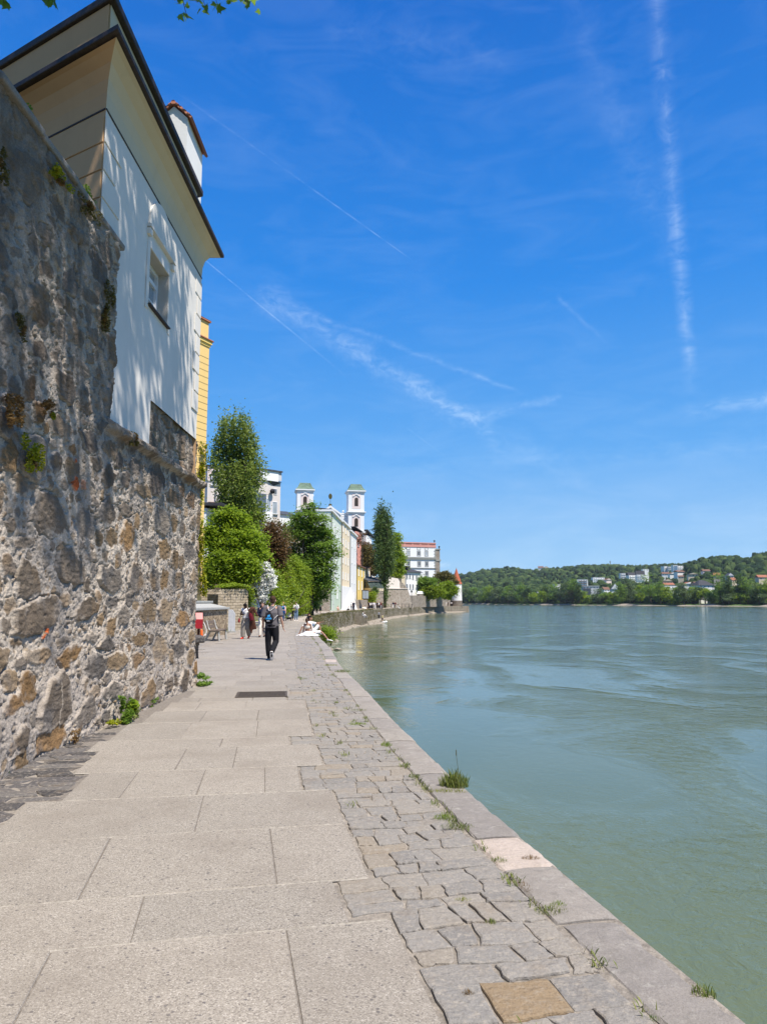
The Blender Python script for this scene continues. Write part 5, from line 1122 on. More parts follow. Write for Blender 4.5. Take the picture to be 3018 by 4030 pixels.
MB().loft([((0, 0, -.1), rt * 1.06, rt * 1.06), ((0, 0, 2.2), rt * 1.02, rt * 1.02)], 32).build('plinth', M['rubble_dark'], twr)
def lime(n):
    p = n.pos(); m = n.math('MULTIPLY', n.mapr(n.noise(n.scalev(p, (1, 1, 2.2)), 1.5, 5, 0.7), 0.5, 0.6, 0, 1), n.mapr(n.noise(p, 0.25, 2), 0.42, 0.6, 0, 1)); c = n.mix(m, (0.8, 0.78, 0.75), (0.42, 0.36, 0.3)); return pbsdf(n, c, 0.9, n.bump(m, .4, .1), .1)
M['limewash'] = material('limewash', lime)
zt = zat(2299, YT); MB().loft([((0, 0, 2.203), rt, rt), ((0, 0, zt * .5), rt * .99, rt * .99), ((0, 0, zt), rt * .97, rt * .97)], 32).build('shaft', M['limewash'], twr, smooth=False)
tile_roof('roof_cone', (0.36, 0.09, 0.05), (0.5, 0.15, 0.08), 2.2)
zr = zat(2238, YT); rf = MB().loft([((0, 0, zt + .004), rt * 1.06, rt * 1.06), ((0, 0, zt + (zr - zt) * .35), rt * .68, rt * .68), ((0, 0, zr), .14, .14)], 32).build('cone_roof', M['roof_cone'], twr); MB().loft([((0, 0, zr + .003), .2, .2), ((0, 0, zat(2233, YT)), .03, .03)], 8).build('metal_tip', M['grey_metal'], rf)
MB().box((0, -rt * .985, zat(2341, YT)), (.5, .12, .7)).build('window', M['pane'], twr)
# --- stone steps down to the water
st_ = empty('stone_steps', (Q(121) , 121, 0), 0, 'worn stone steps leading from the quay down to the shingle', 'steps')
sm = MB()
for k in range(13): sm.box((Q(121 + k * .9) - Q(121) + 0.45, k * 0.9, (-0.18 - k * 0.17 - 2.7) / 2), (1.2, 0.96, 2.52 - k * .17), 0)
sm.build('treads', M['rubble_quay'], st_)
# ---------------------------------------------------------------- vegetation
LEAF = np.array([(-0.5, 0, 0), (0, -0.32, 0.06), (0.5, 0, 0), (0, 0.32, 0.06)], np.float32)
def leaf_cloud(P, size, rg, up=0.5, shape=LEAF, stretch=1.0, droop=0.0):
    """leaf quads at the points P with random orientation"""
    n_ = len(P); nrm = rg.normal(size=(n_, 3)); nrm[:, 2] = np.abs(nrm[:, 2]) + up; nrm /= np.linalg.norm(nrm, axis=1, keepdims=True)
    a = rg.normal(size=(n_, 3)); a[:, 2] -= droop; a -= nrm * (a * nrm).sum(1, keepdims=True); a /= np.linalg.norm(a, axis=1, keepdims=True); b = np.cross(nrm, a)
    s = (size * rg.uniform(0.65, 1.35, n_))[:, None, None]; k = len(shape)
    V = P[:, None, :] + s * (a[:, None, :] * shape[None, :, 0:1] * stretch + b[:, None, :] * shape[None, :, 1:2] + nrm[:, None, :] * shape[None, :, 2:3])
    return V.reshape(-1, 3), k
def blob_points(lobes, n_, rg, shell=0.55):
    """points through ellipsoid lobes, thicker towards the outside, clumped into sprays"""
    vol = np.array([l[1][0] * l[1][1] * l[1][2] for l in lobes]) ** 0.75; pick = rg.choice(len(lobes), n_, p=vol / vol.sum())
    c = np.array([l[0] for l in lobes], float)[pick]; r = np.array([l[1] for l in lobes], float)[pick]
    d = rg.normal(size=(n_, 3)); d /= np.linalg.norm(d, axis=1, keepdims=True); rad = rg.uniform(0, 1, n_) ** (1 / 3) * (1 - shell) + shell * rg.uniform(0.55, 1.02, n_)
    return c + d * r * np.clip(rad, 0, 1.05)[:, None]
def sprays(lobes, n_sp, per, spread, rg, shell=0.6, zs=.6):
    c = blob_points(lobes, n_sp, rg, shell); P = np.repeat(c, per, axis=0); s = np.repeat(rg.uniform(0.5, 1.4, n_sp), per)[:, None]
    return P + rg.normal(size=P.shape) * spread * s * np.array([1, 1, zs])
def leaves(name, P, size, mat, parent, rg, **k):
    V, q = leaf_cloud(P, size, rg, **k); n_ = len(P)
    me = fast_mesh(name, V, np.arange(n_ * q), np.full(n_, q), M[mat]); return newobj(name, me, parent)
def limbs(name, base, tops, r0, mat, parent, rr, fork=0.35):
    mb = MB(); base = Vector(base); mid = base + (sum((Vector(t) for t in tops), Vector()) / len(tops) - base) * fork
    mb.tube([base, base.lerp(mid, .5) + Vector((rr.uniform(-.1, .1), rr.uniform(-.1, .1), 0)) * r0 * 4, mid], [r0 * 1.25, r0, r0 * .85], 9)
    for t in tops:
        t = Vector(t); m = mid.lerp(t, .5) + Vector((rr.uniform(-1, 1), rr.uniform(-1, 1), rr.uniform(0, .6))) * (t - mid).length * .1
        mb.tube([mid, m, t], [r0 * .6, r0 * .35, r0 * .1], 6)
    return mb.build(name, M[mat], parent, smooth=True)
def tree(name, base, lobes, n_sp, per, size, mat, label, cat='tree', group=None, seed=0, spread=None, bark='bark', r0=0.25, shell=0.6, trunk=True, up=0.5, fork=.35, stretch=1.0, droop=0.0, tops=None, zs=.38, cl=2.6):
    rg = np.random.default_rng(seed + 100); rr = random.Random(seed); root = empty(name, base, 0, label, cat, group); b = Vector(base)
    lo = [((Vector(c) - b), r) for c, r in lobes]; lo = [((c.x, c.y, c.z), r) for c, r in lo]; core = list(lo)
    for c, r in core:                          # small outer sprays break the outline
        for _ in range(5 if 'poplar' not in name else 0):
            a, e = rr.uniform(0, 6.28), rr.uniform(-.5, 1.3); k = rr.uniform(.22, .4) * (1 if 'poplar' not in name else .7); lo.append(((c[0] + math.cos(a) * math.cos(e) * r[0] * 1.02, c[1] + math.sin(a) * math.cos(e) * r[1] * 1.02, c[2] + math.sin(e) * r[2] * 1.05), (r[0] * k, r[1] * k, r[2] * k * 1.15)))
    P = sprays(lo, int(n_sp / cl), int(per * cl), (spread or size * 1.8) * 1.12, rg, shell, zs); leaves('crown', P, size, mat, root, rg, up=up, stretch=stretch, droop=droop)
    if trunk: limbs('trunk', (0, 0, -.3), tops or [c for c, r in core[:14]], r0, bark, root, rr, fork)
    return root
def lobes_px(lst, Y):
    """(u, v, half width px, half height px, depth offset m) in the photo at distance Y"""
    out = []
    for q in lst:
        dy = q[4] if len(q) > 4 else 0; c = at(q[0], q[1], Y + dy); k = (Y + dy) / FPX
        out.append((tuple(c), (q[2] * k, max(q[2] * .8, q[3] * .5) * k, q[3] * k)))
    return out
def px(*l): return [(a * U, b * U, c * U, d * U) + tuple(e) for a, b, c, d, *e in l]
# tall poplar behind the garden, many upright plumes
Yp = 66.0; rr = random.Random(2); lp = []
for (u, v, w, h) in [(510, 897, 5, 16), (506, 915, 8, 24), (487, 912, 5, 16), (478, 935, 6, 18), (524, 912, 5, 18), (536, 930, 5, 20), (549, 960, 5, 18), (465, 962, 5, 16), (458, 1010, 5, 12), (571, 1020, 4, 14), (488, 935, 10, 36), (523, 935, 10, 45), (505, 950, 14, 50), (538, 955, 10, 40), (476, 975, 11, 40), (497, 1000, 18, 50), (525, 1000, 18, 55), (548, 1000, 11, 45), (466, 1005, 10, 28), (484, 1050, 18, 45), (512, 1055, 22, 55), (540, 1055, 19, 55), (562, 1035, 7, 22), (470, 1025, 11, 25), (495, 1105, 20, 40), (525, 1110, 24, 50), (553, 1100, 14, 40), (566, 1115, 10, 24), (458, 985, 6, 14), (568, 1000, 5, 14), (480, 1090, 12, 24), (515, 1140, 24, 30), (550, 1140, 18, 28)]:
    lp.append((u * U, v * U, w * U * (.8 if v > 985 else .58), h * U, rr.uniform(-1.2, 1.2)))
tp = at(512 * U, HOR, Yp); tree('poplar_tree', (tp.x, Yp, 0), lobes_px(lp, Yp), 3800, 7, 0.22, 'leaf_poplar', 'tall slender poplar in front of the pale town house', seed=1, zs=2.0, cl=3.0, spread=0.24, r0=.28, up=0.2, shell=.5, tops=[(0, 0, 19), (-.6, .2, 14), (.7, -.2, 14), (.2, .4, 11)])
# bright green broadleaf in the garden
Yb = 47.0; lp = px((495, 1115, 22, 18), (478, 1140, 28, 26), (515, 1140, 24, 26), (500, 1175, 50, 36), (465, 1195, 24, 40), (540, 1180, 26, 36), (560, 1205, 17, 30), (490, 1225, 46, 40, -1), (530, 1235, 36, 36, -1), (455, 1235, 14, 34), (556, 1240, 14, 30), (500, 1258, 50, 22, -.5), (450, 1150, 8, 16))
tp = at(500 * U, HOR, Yb); tree('garden_tree', (tp.x, Yb, 0), lobes_px(lp, Yb), 3600, 9, 0.19, 'leaf_bright', 'bright green broadleaf tree rising behind the stone gate wall', seed=2, spread=0.28, r0=.2, up=.7)
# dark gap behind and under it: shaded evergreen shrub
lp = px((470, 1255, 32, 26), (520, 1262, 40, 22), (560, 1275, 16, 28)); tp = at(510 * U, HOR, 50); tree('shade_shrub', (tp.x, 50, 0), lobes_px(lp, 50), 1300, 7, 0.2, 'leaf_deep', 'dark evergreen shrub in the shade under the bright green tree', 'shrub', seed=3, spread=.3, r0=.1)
# copper beech
Yk = 56.0; lp = px((582, 1150, 15, 18), (590, 1165, 16, 24), (574, 1175, 14, 24), (603, 1190, 13, 30), (585, 1205, 18, 30), (605, 1225, 10, 30), (588, 1240, 13, 26)); tp = at(588 * U, HOR, Yk)
tree('copper_tree', (tp.x, Yk, 0), lobes_px(lp, Yk), 1700, 8, 0.17, 'leaf_copper', 'copper leaved tree between the bright green tree and the maple', seed=4, spread=.25, r0=.2)
lp = px((610, 1150, 14, 14), (622, 1166, 10, 16), (600, 1138, 9, 10), (578, 1135, 14, 12), (592, 1128, 10, 10)); tp = at(612 * U, HOR, 62); tree('thin_tree', (tp.x, 62, 0), lobes_px(lp, 62), 260, 5, 0.15, 'leaf_olive', 'sparse small leaved tree above the copper one', seed=5, spread=.22, r0=.12)
# white flowering shrub hanging over the wall
Yf = 46.5; lp = px((571, 1228, 12, 12), (580, 1245, 9, 14), (566, 1250, 14, 14), (574, 1268, 11, 16), (558, 1262, 7, 12), (588, 1262, 7, 14), (568, 1288, 8, 14), (549, 1262, 5, 9)); tp = at(570 * U, HOR, Yf)
rt_ = tree('flowering_shrub', (tp.x, Yf, 0), lobes_px(lp, Yf), 1000, 14, 0.125, 'blossom', 'white blossoming shrub spilling over beside the stone gate wall', 'shrub', seed=6, spread=.09, r0=.07, droop=1.0, shell=.9)
rg = np.random.default_rng(61); b = Vector((tp.x, Yf, 0)); lo = [(tuple(Vector(c) - b + Vector((0, .25, 0))), tuple(x * 1.15 for x in r)) for c, r in lobes_px(lp, Yf)]; leaves('foliage', sprays(lo, 240, 6, .16, rg), .13, 'leaf_bright', rt_, rg)
# green climbing hedge along the path
def hedge(name, pts, n_sp, per, size, mat, label, seed, cat='hedge', grp=None, spread=.25, r0=.06):
    Y0 = sum(q[5] for q in pts) / len(pts); base = at(sum(q[0] for q in pts) / len(pts) * U, HOR, Y0); lo = []
    for (u, v, w, h, dy, Y) in pts:
        c = at(u * U, v * U, Y); k = Y / FPX * U; lo.append((tuple(c), (w * k, max(.5, w * k * .9), h * k)))
    return tree(name, (base.x, base.y, 0), lo, n_sp, per, size, mat, label, cat, grp, seed=seed, spread=spread, r0=r0)
hedge('climbing_hedge', [(592, 1255, 14, 26, 0, 52), (610, 1240, 18, 26, 0, 56), (630, 1232, 20, 30, 0, 70), (650, 1250, 18, 34, 0, 79), (620, 1275, 18, 32, 0, 62), (640, 1290, 15, 26, 0, 76), (605, 1295, 12, 22, 0, 54), (655, 1290, 12, 28, 0, 83), (660, 1272, 9, 22, 0, 85), (658, 1310, 9, 18, 0, 86), (628, 1310, 10, 20, 0, 74), (592, 1300, 12, 24, 0, 50), (612, 1318, 12, 16, 0, 56), (645, 1318, 11, 14, 0, 80)], 4200, 8, .17, 'leaf_lime', 'long bright green climbing hedge along the left side of the path', 7, spread=.25)
hedge('dark_hedge', [(676, 1290, 8, 22, 0, 92), (684, 1300, 7, 16, 0, 96), (672, 1310, 8, 14, 0, 90)], 800, 6, .2, 'leaf_deep', 'clipped dark green hedge end below the maple', 8)
# big maple over the path
Ym = 88.0; lp = px((672, 1098, 9, 16), (660, 1120, 22, 20), (640, 1118, 10, 14), (685, 1130, 22, 22), (634, 1150, 22, 22), (665, 1155, 30, 24), (700, 1160, 22, 22), (624, 1185, 18, 20), (655, 1195, 34, 26), (700, 1195, 26, 22), (722, 1195, 13, 14), (640, 1222, 26, 24), (680, 1230, 32, 26), (712, 1225, 14, 16), (690, 1262, 26, 22), (706, 1250, 12, 14), (668, 1268, 22, 24), (695, 1285, 16, 14), (672, 1295, 12, 22), (718, 1180, 10, 10))
rm = random.Random(4); lp = [q + (rm.uniform(-2, 2),) for q in lp]; tp = at(672 * U, HOR, Ym)
tree('maple_tree', (tp.x, Ym, 0), lobes_px(lp, Ym), 5200, 8, .27, 'leaf_mid', 'big layered maple overhanging the path in front of the pale green house', seed=9, spread=.38, r0=.35, up=1.4, shell=.7)
# trees between the yellow house and the bastion
Y1 = 214; lp = [(1427, 2110, 12, 14), (1420, 2130, 16, 16), (1436, 2140, 10, 12)]; tp = at(1425, HOR, Y1); tree('bare_tree', (tp.x, Y1, 4), lobes_px(lp, Y1), 170, 5, .4, 'leaf_copper', 'thin reddish tree in front of the right bell tower', seed=10, spread=.7, r0=.25, tops=None)
lp = [(1440, 2180, 34, 34), (1420, 2190, 18, 30), (1460, 2200, 22, 30), (1445, 2215, 36, 30), (1470, 2230, 16, 34), (1430, 2160, 16, 18), (1465, 2245, 18, 26)]; tp = at(1445, HOR, 222); tree('olive_tree', (tp.x, 222, 3), lobes_px(lp, 222), 1500, 6, .55, 'leaf_olive', 'olive brown tree above the bright yellow house', seed=11, spread=.8, r0=.4)
Y2 = 202; rr = random.Random(12); lp = [(1500, 2000, 7, 20), (1495, 2030, 10, 30), (1510, 2025, 8, 30), (1522, 2015, 6, 22), (1488, 2060, 10, 30), (1505, 2065, 14, 40), (1522, 2060, 12, 38), (1532, 2055, 8, 28), (1484, 2105, 10, 40), (1500, 2120, 16, 50), (1520, 2115, 16, 50), (1536, 2110, 10, 36), (1490, 2165, 14, 50), (1510, 2175, 18, 55), (1530, 2165, 16, 50), (1542, 2150, 8, 24), (1495, 2220, 14, 45), (1515, 2235, 16, 50), (1535, 2215, 12, 40), (1512, 2280, 11, 40), (1510, 2320, 7, 34), (1516, 2355, 7, 26), (1506, 2340, 4, 26)]
lp = [q + (rr.uniform(-1.5, 1.5),) for q in lp]; tp = at(1512, HOR, Y2); tree('dark_poplar_tree', (tp.x, Y2 - 1, 0), lobes_px(lp, Y2 - 1), 2900, 6, .5, 'leaf_poplar_dark', 'tall dark columnar poplar beside the stone bastion', seed=12, zs=1.8, cl=2.5, spread=.55, r0=.35, up=.1)
Y3 = 212; lp = [(1558, 2105, 8, 14), (1566, 2125, 10, 12), (1554, 2140, 16, 24), (1562, 2170, 18, 28), (1568, 2200, 20, 26), (1556, 2215, 22, 30), (1572, 2235, 18, 24), (1560, 2255, 24, 22), (1548, 2180, 14, 30)]
tp = at(1560, HOR, Y3); tree('ginkgo_tree', (tp.x, Y3 + 2, 6), lobes_px(lp, Y3 + 2), 1900, 7, .48, 'leaf_bright', 'fresh green feathery tree right beside the dark poplar on the bastion', seed=13, spread=.6, r0=.3)
tp = at(1462, HOR, 194); lp = [(1462, 2350, 11, 16), (1460, 2368, 10, 12), (1468, 2340, 6, 10)]; tree('clipped_bush', (tp.x, 194, 0), lobes_px(lp, 194), 420, 7, .35, 'leaf_lime', 'bright yellow green bush on the quay right of the yellow house', 'bush', seed=14, spread=.4, r0=.1)
tp = at(1475, HOR, 196); lp = [(1476, 2322, 7, 12), (1474, 2332, 5, 12)]; tree('hanging_creeper', (tp.x, 195.3, 3), lobes_px(lp, 195.4), 200, 6, .35, 'leaf_deep', 'dark creeper hanging over the wall below the conservatory', 'creeper', seed=15, spread=.35, r0=.05)
# shrubs on the promenade wall
specs = [('wall_shrub', [(1672, 2300, 20, 18), (1655, 2300, 14, 18), (1692, 2295, 18, 18), (1648, 2285, 8, 16), (1680, 2290, 30, 14)], 246, 'leaf_mid', 'dark rounded shrub at the left end of the promenade wall top', .5, 900),
         ('wall_shrub', [(1690, 2322, 34, 22), (1715, 2325, 22, 24), (1670, 2325, 22, 22), (1700, 2345, 26, 14), (1735, 2335, 12, 18), (1690, 2350, 10, 16)], 246, 'leaf_lime', 'bright green shrub cascading over the middle of the promenade wall', .5, 1500),
         ('wall_shrub', [(1725, 2278, 18, 16), (1745, 2270, 24, 18), (1765, 2280, 24, 14), (1785, 2290, 14, 10), (1755, 2292, 26, 14)], 266, 'leaf_olive', 'brownish olive shrub in front of the red cone roof', .55, 1100),
         ('wall_shrub', [(1755, 2325, 22, 22), (1775, 2330, 16, 18), (1760, 2345, 16, 16), (1742, 2312, 14, 14), (1790, 2320, 8, 10), (1757, 2305, 20, 14)], 262, 'leaf_bright', 'yellow green shrub hanging down the wall just left of the round tower', .55, 1300)]
for i, (nm, lp, Y, mt, lab, sz, n_) in enumerate(specs):
    tp = at(sum(q[0] for q in lp) / len(lp), HOR, Y); tree(nm, (tp.x, Y, 4.0 if Y < 250 else 3.5), lobes_px(lp, Y), n_, 7, sz, mt, lab, 'shrub', 'shrubs on the promenade wall', seed=20 + i, spread=.6, r0=.12)
# ivy on the yellow house
rg = np.random.default_rng(71); P = []
for i in range(420):
    v = rg.uniform(960, 1285); u_ = 436 + 5 * math.sin(v * .021) + rg.normal() * 4.0; 
    if rg.uniform() < 0.35 + 0.4 * (math.sin(v * .05) > -.2): P += [at((u_ + rg.normal() * 1.5) * U, (v + rg.normal() * 4) * U, YH - .3 + rg.uniform(-.35, .0)) for _ in range(7)]
rt_ = empty('ivy', tuple(c0), 0, 'yellow green ivy climbing the corner of the yellow house', 'ivy'); P = np.array([tuple(p - c0) for p in P]); leaves('foliage', P, .16, 'leaf_ivy', rt_, rg, droop=1)
im = MB(); im.tube([Vector((at(434 * U, v * U, YH - .2) - c0)) + Vector((.05 * math.sin(v), 0, 0)) for v in range(1285, 950, -25)], .018, 5); im.build('stem', M['bark'], rt_)
def clump(name, loc, r, size, n_, mat, label, cat='plant', grp=None, seed=0, up=.5, mat2=None, stretch=1.0, droop=0):
    rg = np.random.default_rng(seed + 300); root = empty(name, loc, 0, label, cat, grp); rr = random.Random(seed); lb_ = [((rr.uniform(-.3, .5) * r[0], rr.uniform(-.75, .75) * r[1], rr.uniform(-1.0, .6) * r[2]), tuple(x * rr.uniform(.22, .5) for x in r)) for _ in range(9)] if mat2 or cat == 'plant' else [((rr.uniform(-.6, .6) * r[0], rr.uniform(-.6, .6) * r[1], rr.uniform(-.6, .7) * r[2]), tuple(x * rr.uniform(.3, .6) for x in r)) for _ in range(8)]; P = blob_points(lb_, n_, rg, .3); leaves('foliage', P, size, mat, root, rg, up=up, stretch=stretch, droop=droop)
    if mat2: P = blob_points(lb_[:1], n_ // 3, rg, .9) + np.array([r[0] * .1, 0, -r[2] * .15]); leaves('stems', P, size, mat2, root, rg, up=up, stretch=stretch)
    return root
def wallpt(u, v, o=0.06): p = atx(u * U, v * U, WALLX + o); return (p.x, p.y, p.z)
clump('wall_plant', wallpt(33, 872, .1), (.1, .17, .2), .035, 700, 'leaf_dry', 'reddish brown tuft on the wall nearest the left edge of the photo', grp='tufts growing on the stone wall', seed=1)
clump('wall_plant', wallpt(101, 875, .08), (.08, .11, .1), .03, 420, 'leaf_dry', 'small reddish tuft on the wall just right of the larger one', grp='tufts growing on the stone wall', seed=2, mat2='leaf_ivy')
clump('wall_plant', wallpt(70, 977, .1), (.11, .19, .22), .035, 800, 'leaf_ivy', 'yellow green and brown tuft on the wall above the orange brick', grp='tufts growing on the stone wall', seed=3, mat2='leaf_dry')
clump('wall_plant', wallpt(236, 660, .06), (.07, .16, .42), .035, 800, 'leaf_olive', 'dark trailing plant on the ragged end of the wall beside the house', grp='tufts growing on the stone wall', seed=4, mat2='leaf_dry')
clump('wall_plant', wallpt(288, 945, .1), (.07, .14, .13), .03, 380, 'leaf_olive', 'brown tuft on the ledge under the white house', grp='tufts growing on the stone wall', seed=5, mat2='leaf_dry')
clump('wall_plant', wallpt(42, 700, .06), (.07, .1, .14), .03, 300, 'leaf_olive', 'thin dry tuft high on the wall near the left edge', grp='tufts growing on the stone wall', seed=6, mat2='leaf_dry')
clump('wall_plant', wallpt(8, 355, .06), (.07, .12, .16), .03, 320, 'leaf_olive', 'brown tuft below the coping at the very left', grp='tufts growing on the stone wall', seed=7, mat2='leaf_dry')
clump('coping_plant', wallpt(58, 245, -.1), (.12, .22, .14), .03, 500, 'leaf_mid', 'green fern tuft on the coping at upper left', grp='greenery on the wall coping', seed=8)
clump('coping_plant', wallpt(135, 385, .1), (.1, .3, .09), .03, 520, 'leaf_ivy', 'yellow green moss cushion along the middle of the coping', grp='greenery on the wall coping', seed=9, mat2='leaf_dry')
clump('coping_plant', wallpt(188, 425, -.1), (.12, .2, .12), .03, 420, 'leaf_mid', 'green sprig on the coping close to the house corner', grp='greenery on the wall coping', seed=10)
clump('coping_plant', wallpt(192, 448, .1), (.1, .28, .1), .03, 420, 'leaf_olive', 'dark mossy patch under the coping near the house corner', grp='greenery on the wall coping', seed=11, mat2='leaf_dry')
# plants at the wall foot
def gp(u, v): p = gnd(u * U, v * U); return p
p = gp(262, 1562); clump('leafy_weed', (p.x + .05, p.y, .2), (.16, .22, .22), .055, 620, 'leaf_mid', 'leafy green weed clump at the foot of the stone wall', seed=20, mat2='leaf_bright')
p = gp(253, 1566); clump('rosette_weed', (p.x + .02, p.y - .2, .05), (.1, .13, .06), .05, 90, 'leaf_ivy', 'small yellowish rosette in front of the leafy weed clump', seed=21)
p = gp(285, 1553); clump('leafy_weed', (p.x, p.y, .06), (.12, .25, .08), .04, 160, 'leaf_grass', 'low sparse weed just right of the leafy clump', seed=22)
p = gp(330, 1525); clump('leafy_weed', (p.x - .03, p.y, .06), (.12, .2, .08), .04, 240, 'leaf_mid', 'low green weed further along the wall foot', seed=23)
p = gp(424, 1482); clump('leafy_weed', (p.x + .05, p.y, .11), (.3, .26, .13), .06, 480, 'leaf_mid', 'dark green weed cushion at the far corner of the stone wall', seed=24)
p = gp(165, 1605); clump('dry_weed', (p.x, p.y, .08), (.07, .1, .12), .03, 160, 'leaf_dry', 'withered reddish weed at the wall foot by the dark setts', seed=25)
p = gp(4, 1672); clump('leafy_weed', (p.x + .02, p.y, .05), (.07, .1, .08), .04, 130, 'leaf_bright', 'bright weed at the left edge where the wall meets the dark setts', seed=26)
# grass
BL = np.array([(-0.06, 0, 0), (0.06, 0, 0), (0.03, 0.12, .62), (0.0, 0.3, 1.0)], np.float32)
def grass(name, loc, rx, ry, h, n_, label, seed, mat='leaf_grass', grp=None, rz=0.0, kind=None):
    rg = np.random.default_rng(seed + 500); root = bpy.data.objects; th = rg.uniform(0, 2 * np.pi, n_); rad = np.sqrt(rg.uniform(0, 1, n_)); x = rad * np.cos(th) * rx; y = rad * np.sin(th) * ry
    c, s = math.cos(rz), math.sin(rz); B = np.stack([c * x - s * y, s * x + c * y, np.zeros(n_)], -1); az = rg.uniform(0, 2 * np.pi, n_); hh = h * rg.uniform(.4, 1.1, n_) * (1.1 - .6 * rad); ln = rg.uniform(.1, .9, n_)
    ex = np.stack([np.cos(az), np.sin(az), 0 * az], -1); ey = np.stack([-np.sin(az), np.cos(az), 0 * az], -1); ez = np.array([0, 0, 1.0]); w = np.minimum(.07, .0022 / hh)
    V = B[:, None] + hh[:, None, None] * (ex[:, None] * (BL[None, :, 0:1] / .06 * w[:, None, None]) + ey[:, None] * BL[None, :, 1:2] * ln[:, None, None] * 1.6 + ez[None, None] * BL[None, :, 2:3])
    me = fast_mesh(name, V.reshape(-1, 3), np.arange(n_ * 4), np.full(n_, 4), M[mat]); o = newobj(name, me, None, loc); return tag(o, label, 'grass tuft', grp, kind)
G_ = 'grass tufts along the kerb'
for i, (u, v, rx, ry, h, n_, lab, mt) in enumerate([(1020, 1700, .13, .09, .17, 420, 'tall grass tuft on the edge of the kerb with one long seed stalk', 'leaf_grass'), (965, 1712, .2, .05, .06, 260, 'flat mossy grass strip filling the kerb joint left of the tall tuft', 'leaf_ivy'), (960, 1768, .09, .07, .06, 200, 'small round green tuft in the setts beside the kerb', 'leaf_bright'), (988, 1788, .13, .06, .05, 300, 'wide grass tuft touching the pale kerb block', 'leaf_grass'),
        (898, 1680, .07, .07, .05, 160, 'low dark tuft left of the tall kerb grass', 'leaf_grass'), (834, 1610, .07, .12, .07, 170, 'bright small tuft halfway along the setts', 'leaf_bright'), (772, 1565, .14, .1, .05, 300, 'wide green grass patch on the setts', 'leaf_bright'), (808, 1575, .1, .07, .03, 120, 'thin grass right of the wide green patch', 'leaf_grass'), (1132, 1915, .12, .035, .035, 220, 'dry grass line in the kerb joint past the pale block', 'leaf_dry'), (1190, 1970, .09, .06, .05, 240, 'mixed tuft at the inner kerb corner nearest the camera', 'leaf_grass'), (1205, 1958, .05, .03, .05, 110, 'fresh green tuft at the inner kerb corner', 'leaf_bright'),
        (1145, 1855, .07, .03, .04, 120, 'dry tuft on the front joint of the pale kerb block', 'leaf_dry'), (1078, 1860, .05, .04, .05, 100, 'small tuft in the joint at the inner corner of the pale block', 'leaf_grass'), (1520, 2142, .05, .05, .09, 120, 'grass tuft on the outer kerb face at lower right', 'leaf_grass'), (1060, 1995, .03, .02, .05, 70, 'tiny green tuft between two near setts', 'leaf_grass'), (1000, 1945, .05, .02, .03, 90, 'tiny grass line between the middle setts', 'leaf_ivy'), (1010, 2150, .03, .02, .04, 70, 'dry tuft beside the ochre sett', 'leaf_dry'), (1410, 2203, .03, .02, .03, 60, 'sprig in the kerb joint at the bottom edge', 'leaf_mid'),
        (740, 1452, .2, .16, .12, 260, 'tuft on the second pale kerb block', 'leaf_grass'), (775, 1535, .14, .1, .05, 160, 'small dry tuft beyond the wide grass patch', 'leaf_grass'), (700, 1420, .25, .2, .06, 160, 'far low tuft near the bend of the kerb', 'leaf_grass'), (715, 1438, .2, .14, .08, 140, 'far tuft left of the second pale kerb block', 'leaf_ivy')]):
    p = gp(u, v); e = Q(p.y); h = h * (.72 if h < .13 else 1); n_ok = min(p.x, e - (.1 if u == 1020 else .01)); z = 0.0 if u != 1520 else -.02; t_ = frame(p.y)[1]; grass('grass_tuft', (n_ok, p.y, z), rx, ry, h, n_, lab, i, mt, G_, math.atan2(t_.y, t_.x) if u in (1132,) else 0.0)
p = gp(1036, 1690); sk = MB(); q = Vector((min(p.x, Q(p.y) - .03), p.y, -.02)); sk.tube([q, q + Vector((.01, 0, .14)), q + Vector((-.005, .0, .26))], [.003, .002, .002], 5); sk.tube([q + Vector((-.005, 0, .26)), q + Vector((-.006, 0, .31))], [.005, .003], 5)
o = sk.build('grass_stalk', M['leaf_olive']); tag(o, 'single tall seed stalk rising from the kerb grass above the water', 'grass stalk')
# small growth in the joints: nobody could count it
rg = np.random.default_rng(91); B = []
for i in range(80):
    y = 2.2 + 40 * rg.uniform() ** 1.6; nn = rg.choice([.38, .38, .38, rg.uniform(.4, 1.25)]); q = qp(y, nn + rg.normal() * .012); B += [(q.x + rg.normal() * .025, q.y + rg.normal() * .05, -.004) for _ in range(rg.integers(14, 40))]
for i in range(90):
    y = rg.uniform(14.8, 42); B += [(-8.4 + rg.normal() * .2 - (y - 28) * .05 * (y > 28), y + rg.normal() * .3, 0) for _ in range(30)] if y > 27 else []
B = np.array(B); n_ = len(B); az = rg.uniform(0, 6.28, n_); h = rg.uniform(.012, .045, n_) * np.where(B[:, 0] < -7, 5, 1); ex = np.stack([np.cos(az), np.sin(az), 0 * az], -1); ey = np.stack([-np.sin(az), np.cos(az), 0 * az], -1)
V = B[:, None] + h[:, None, None] * (ex[:, None] * BL[None, :, 0:1] * 1.6 + ey[:, None] * BL[None, :, 1:2] * 2.2 + np.array([0, 0, 1.0]) * BL[None, :, 2:3])
tag(newobj('joint_grass', fast_mesh('joint_grass', V.reshape(-1, 3), np.arange(n_ * 4), np.full(n_, 4), M['leaf_grass'])), 'sparse grass and moss in the joints of the paving', 'grass', kind='stuff')
leafmat('leaf_weed', (0.045, 0.05, 0.018), (0.15, 0.13, 0.05), 0.3)
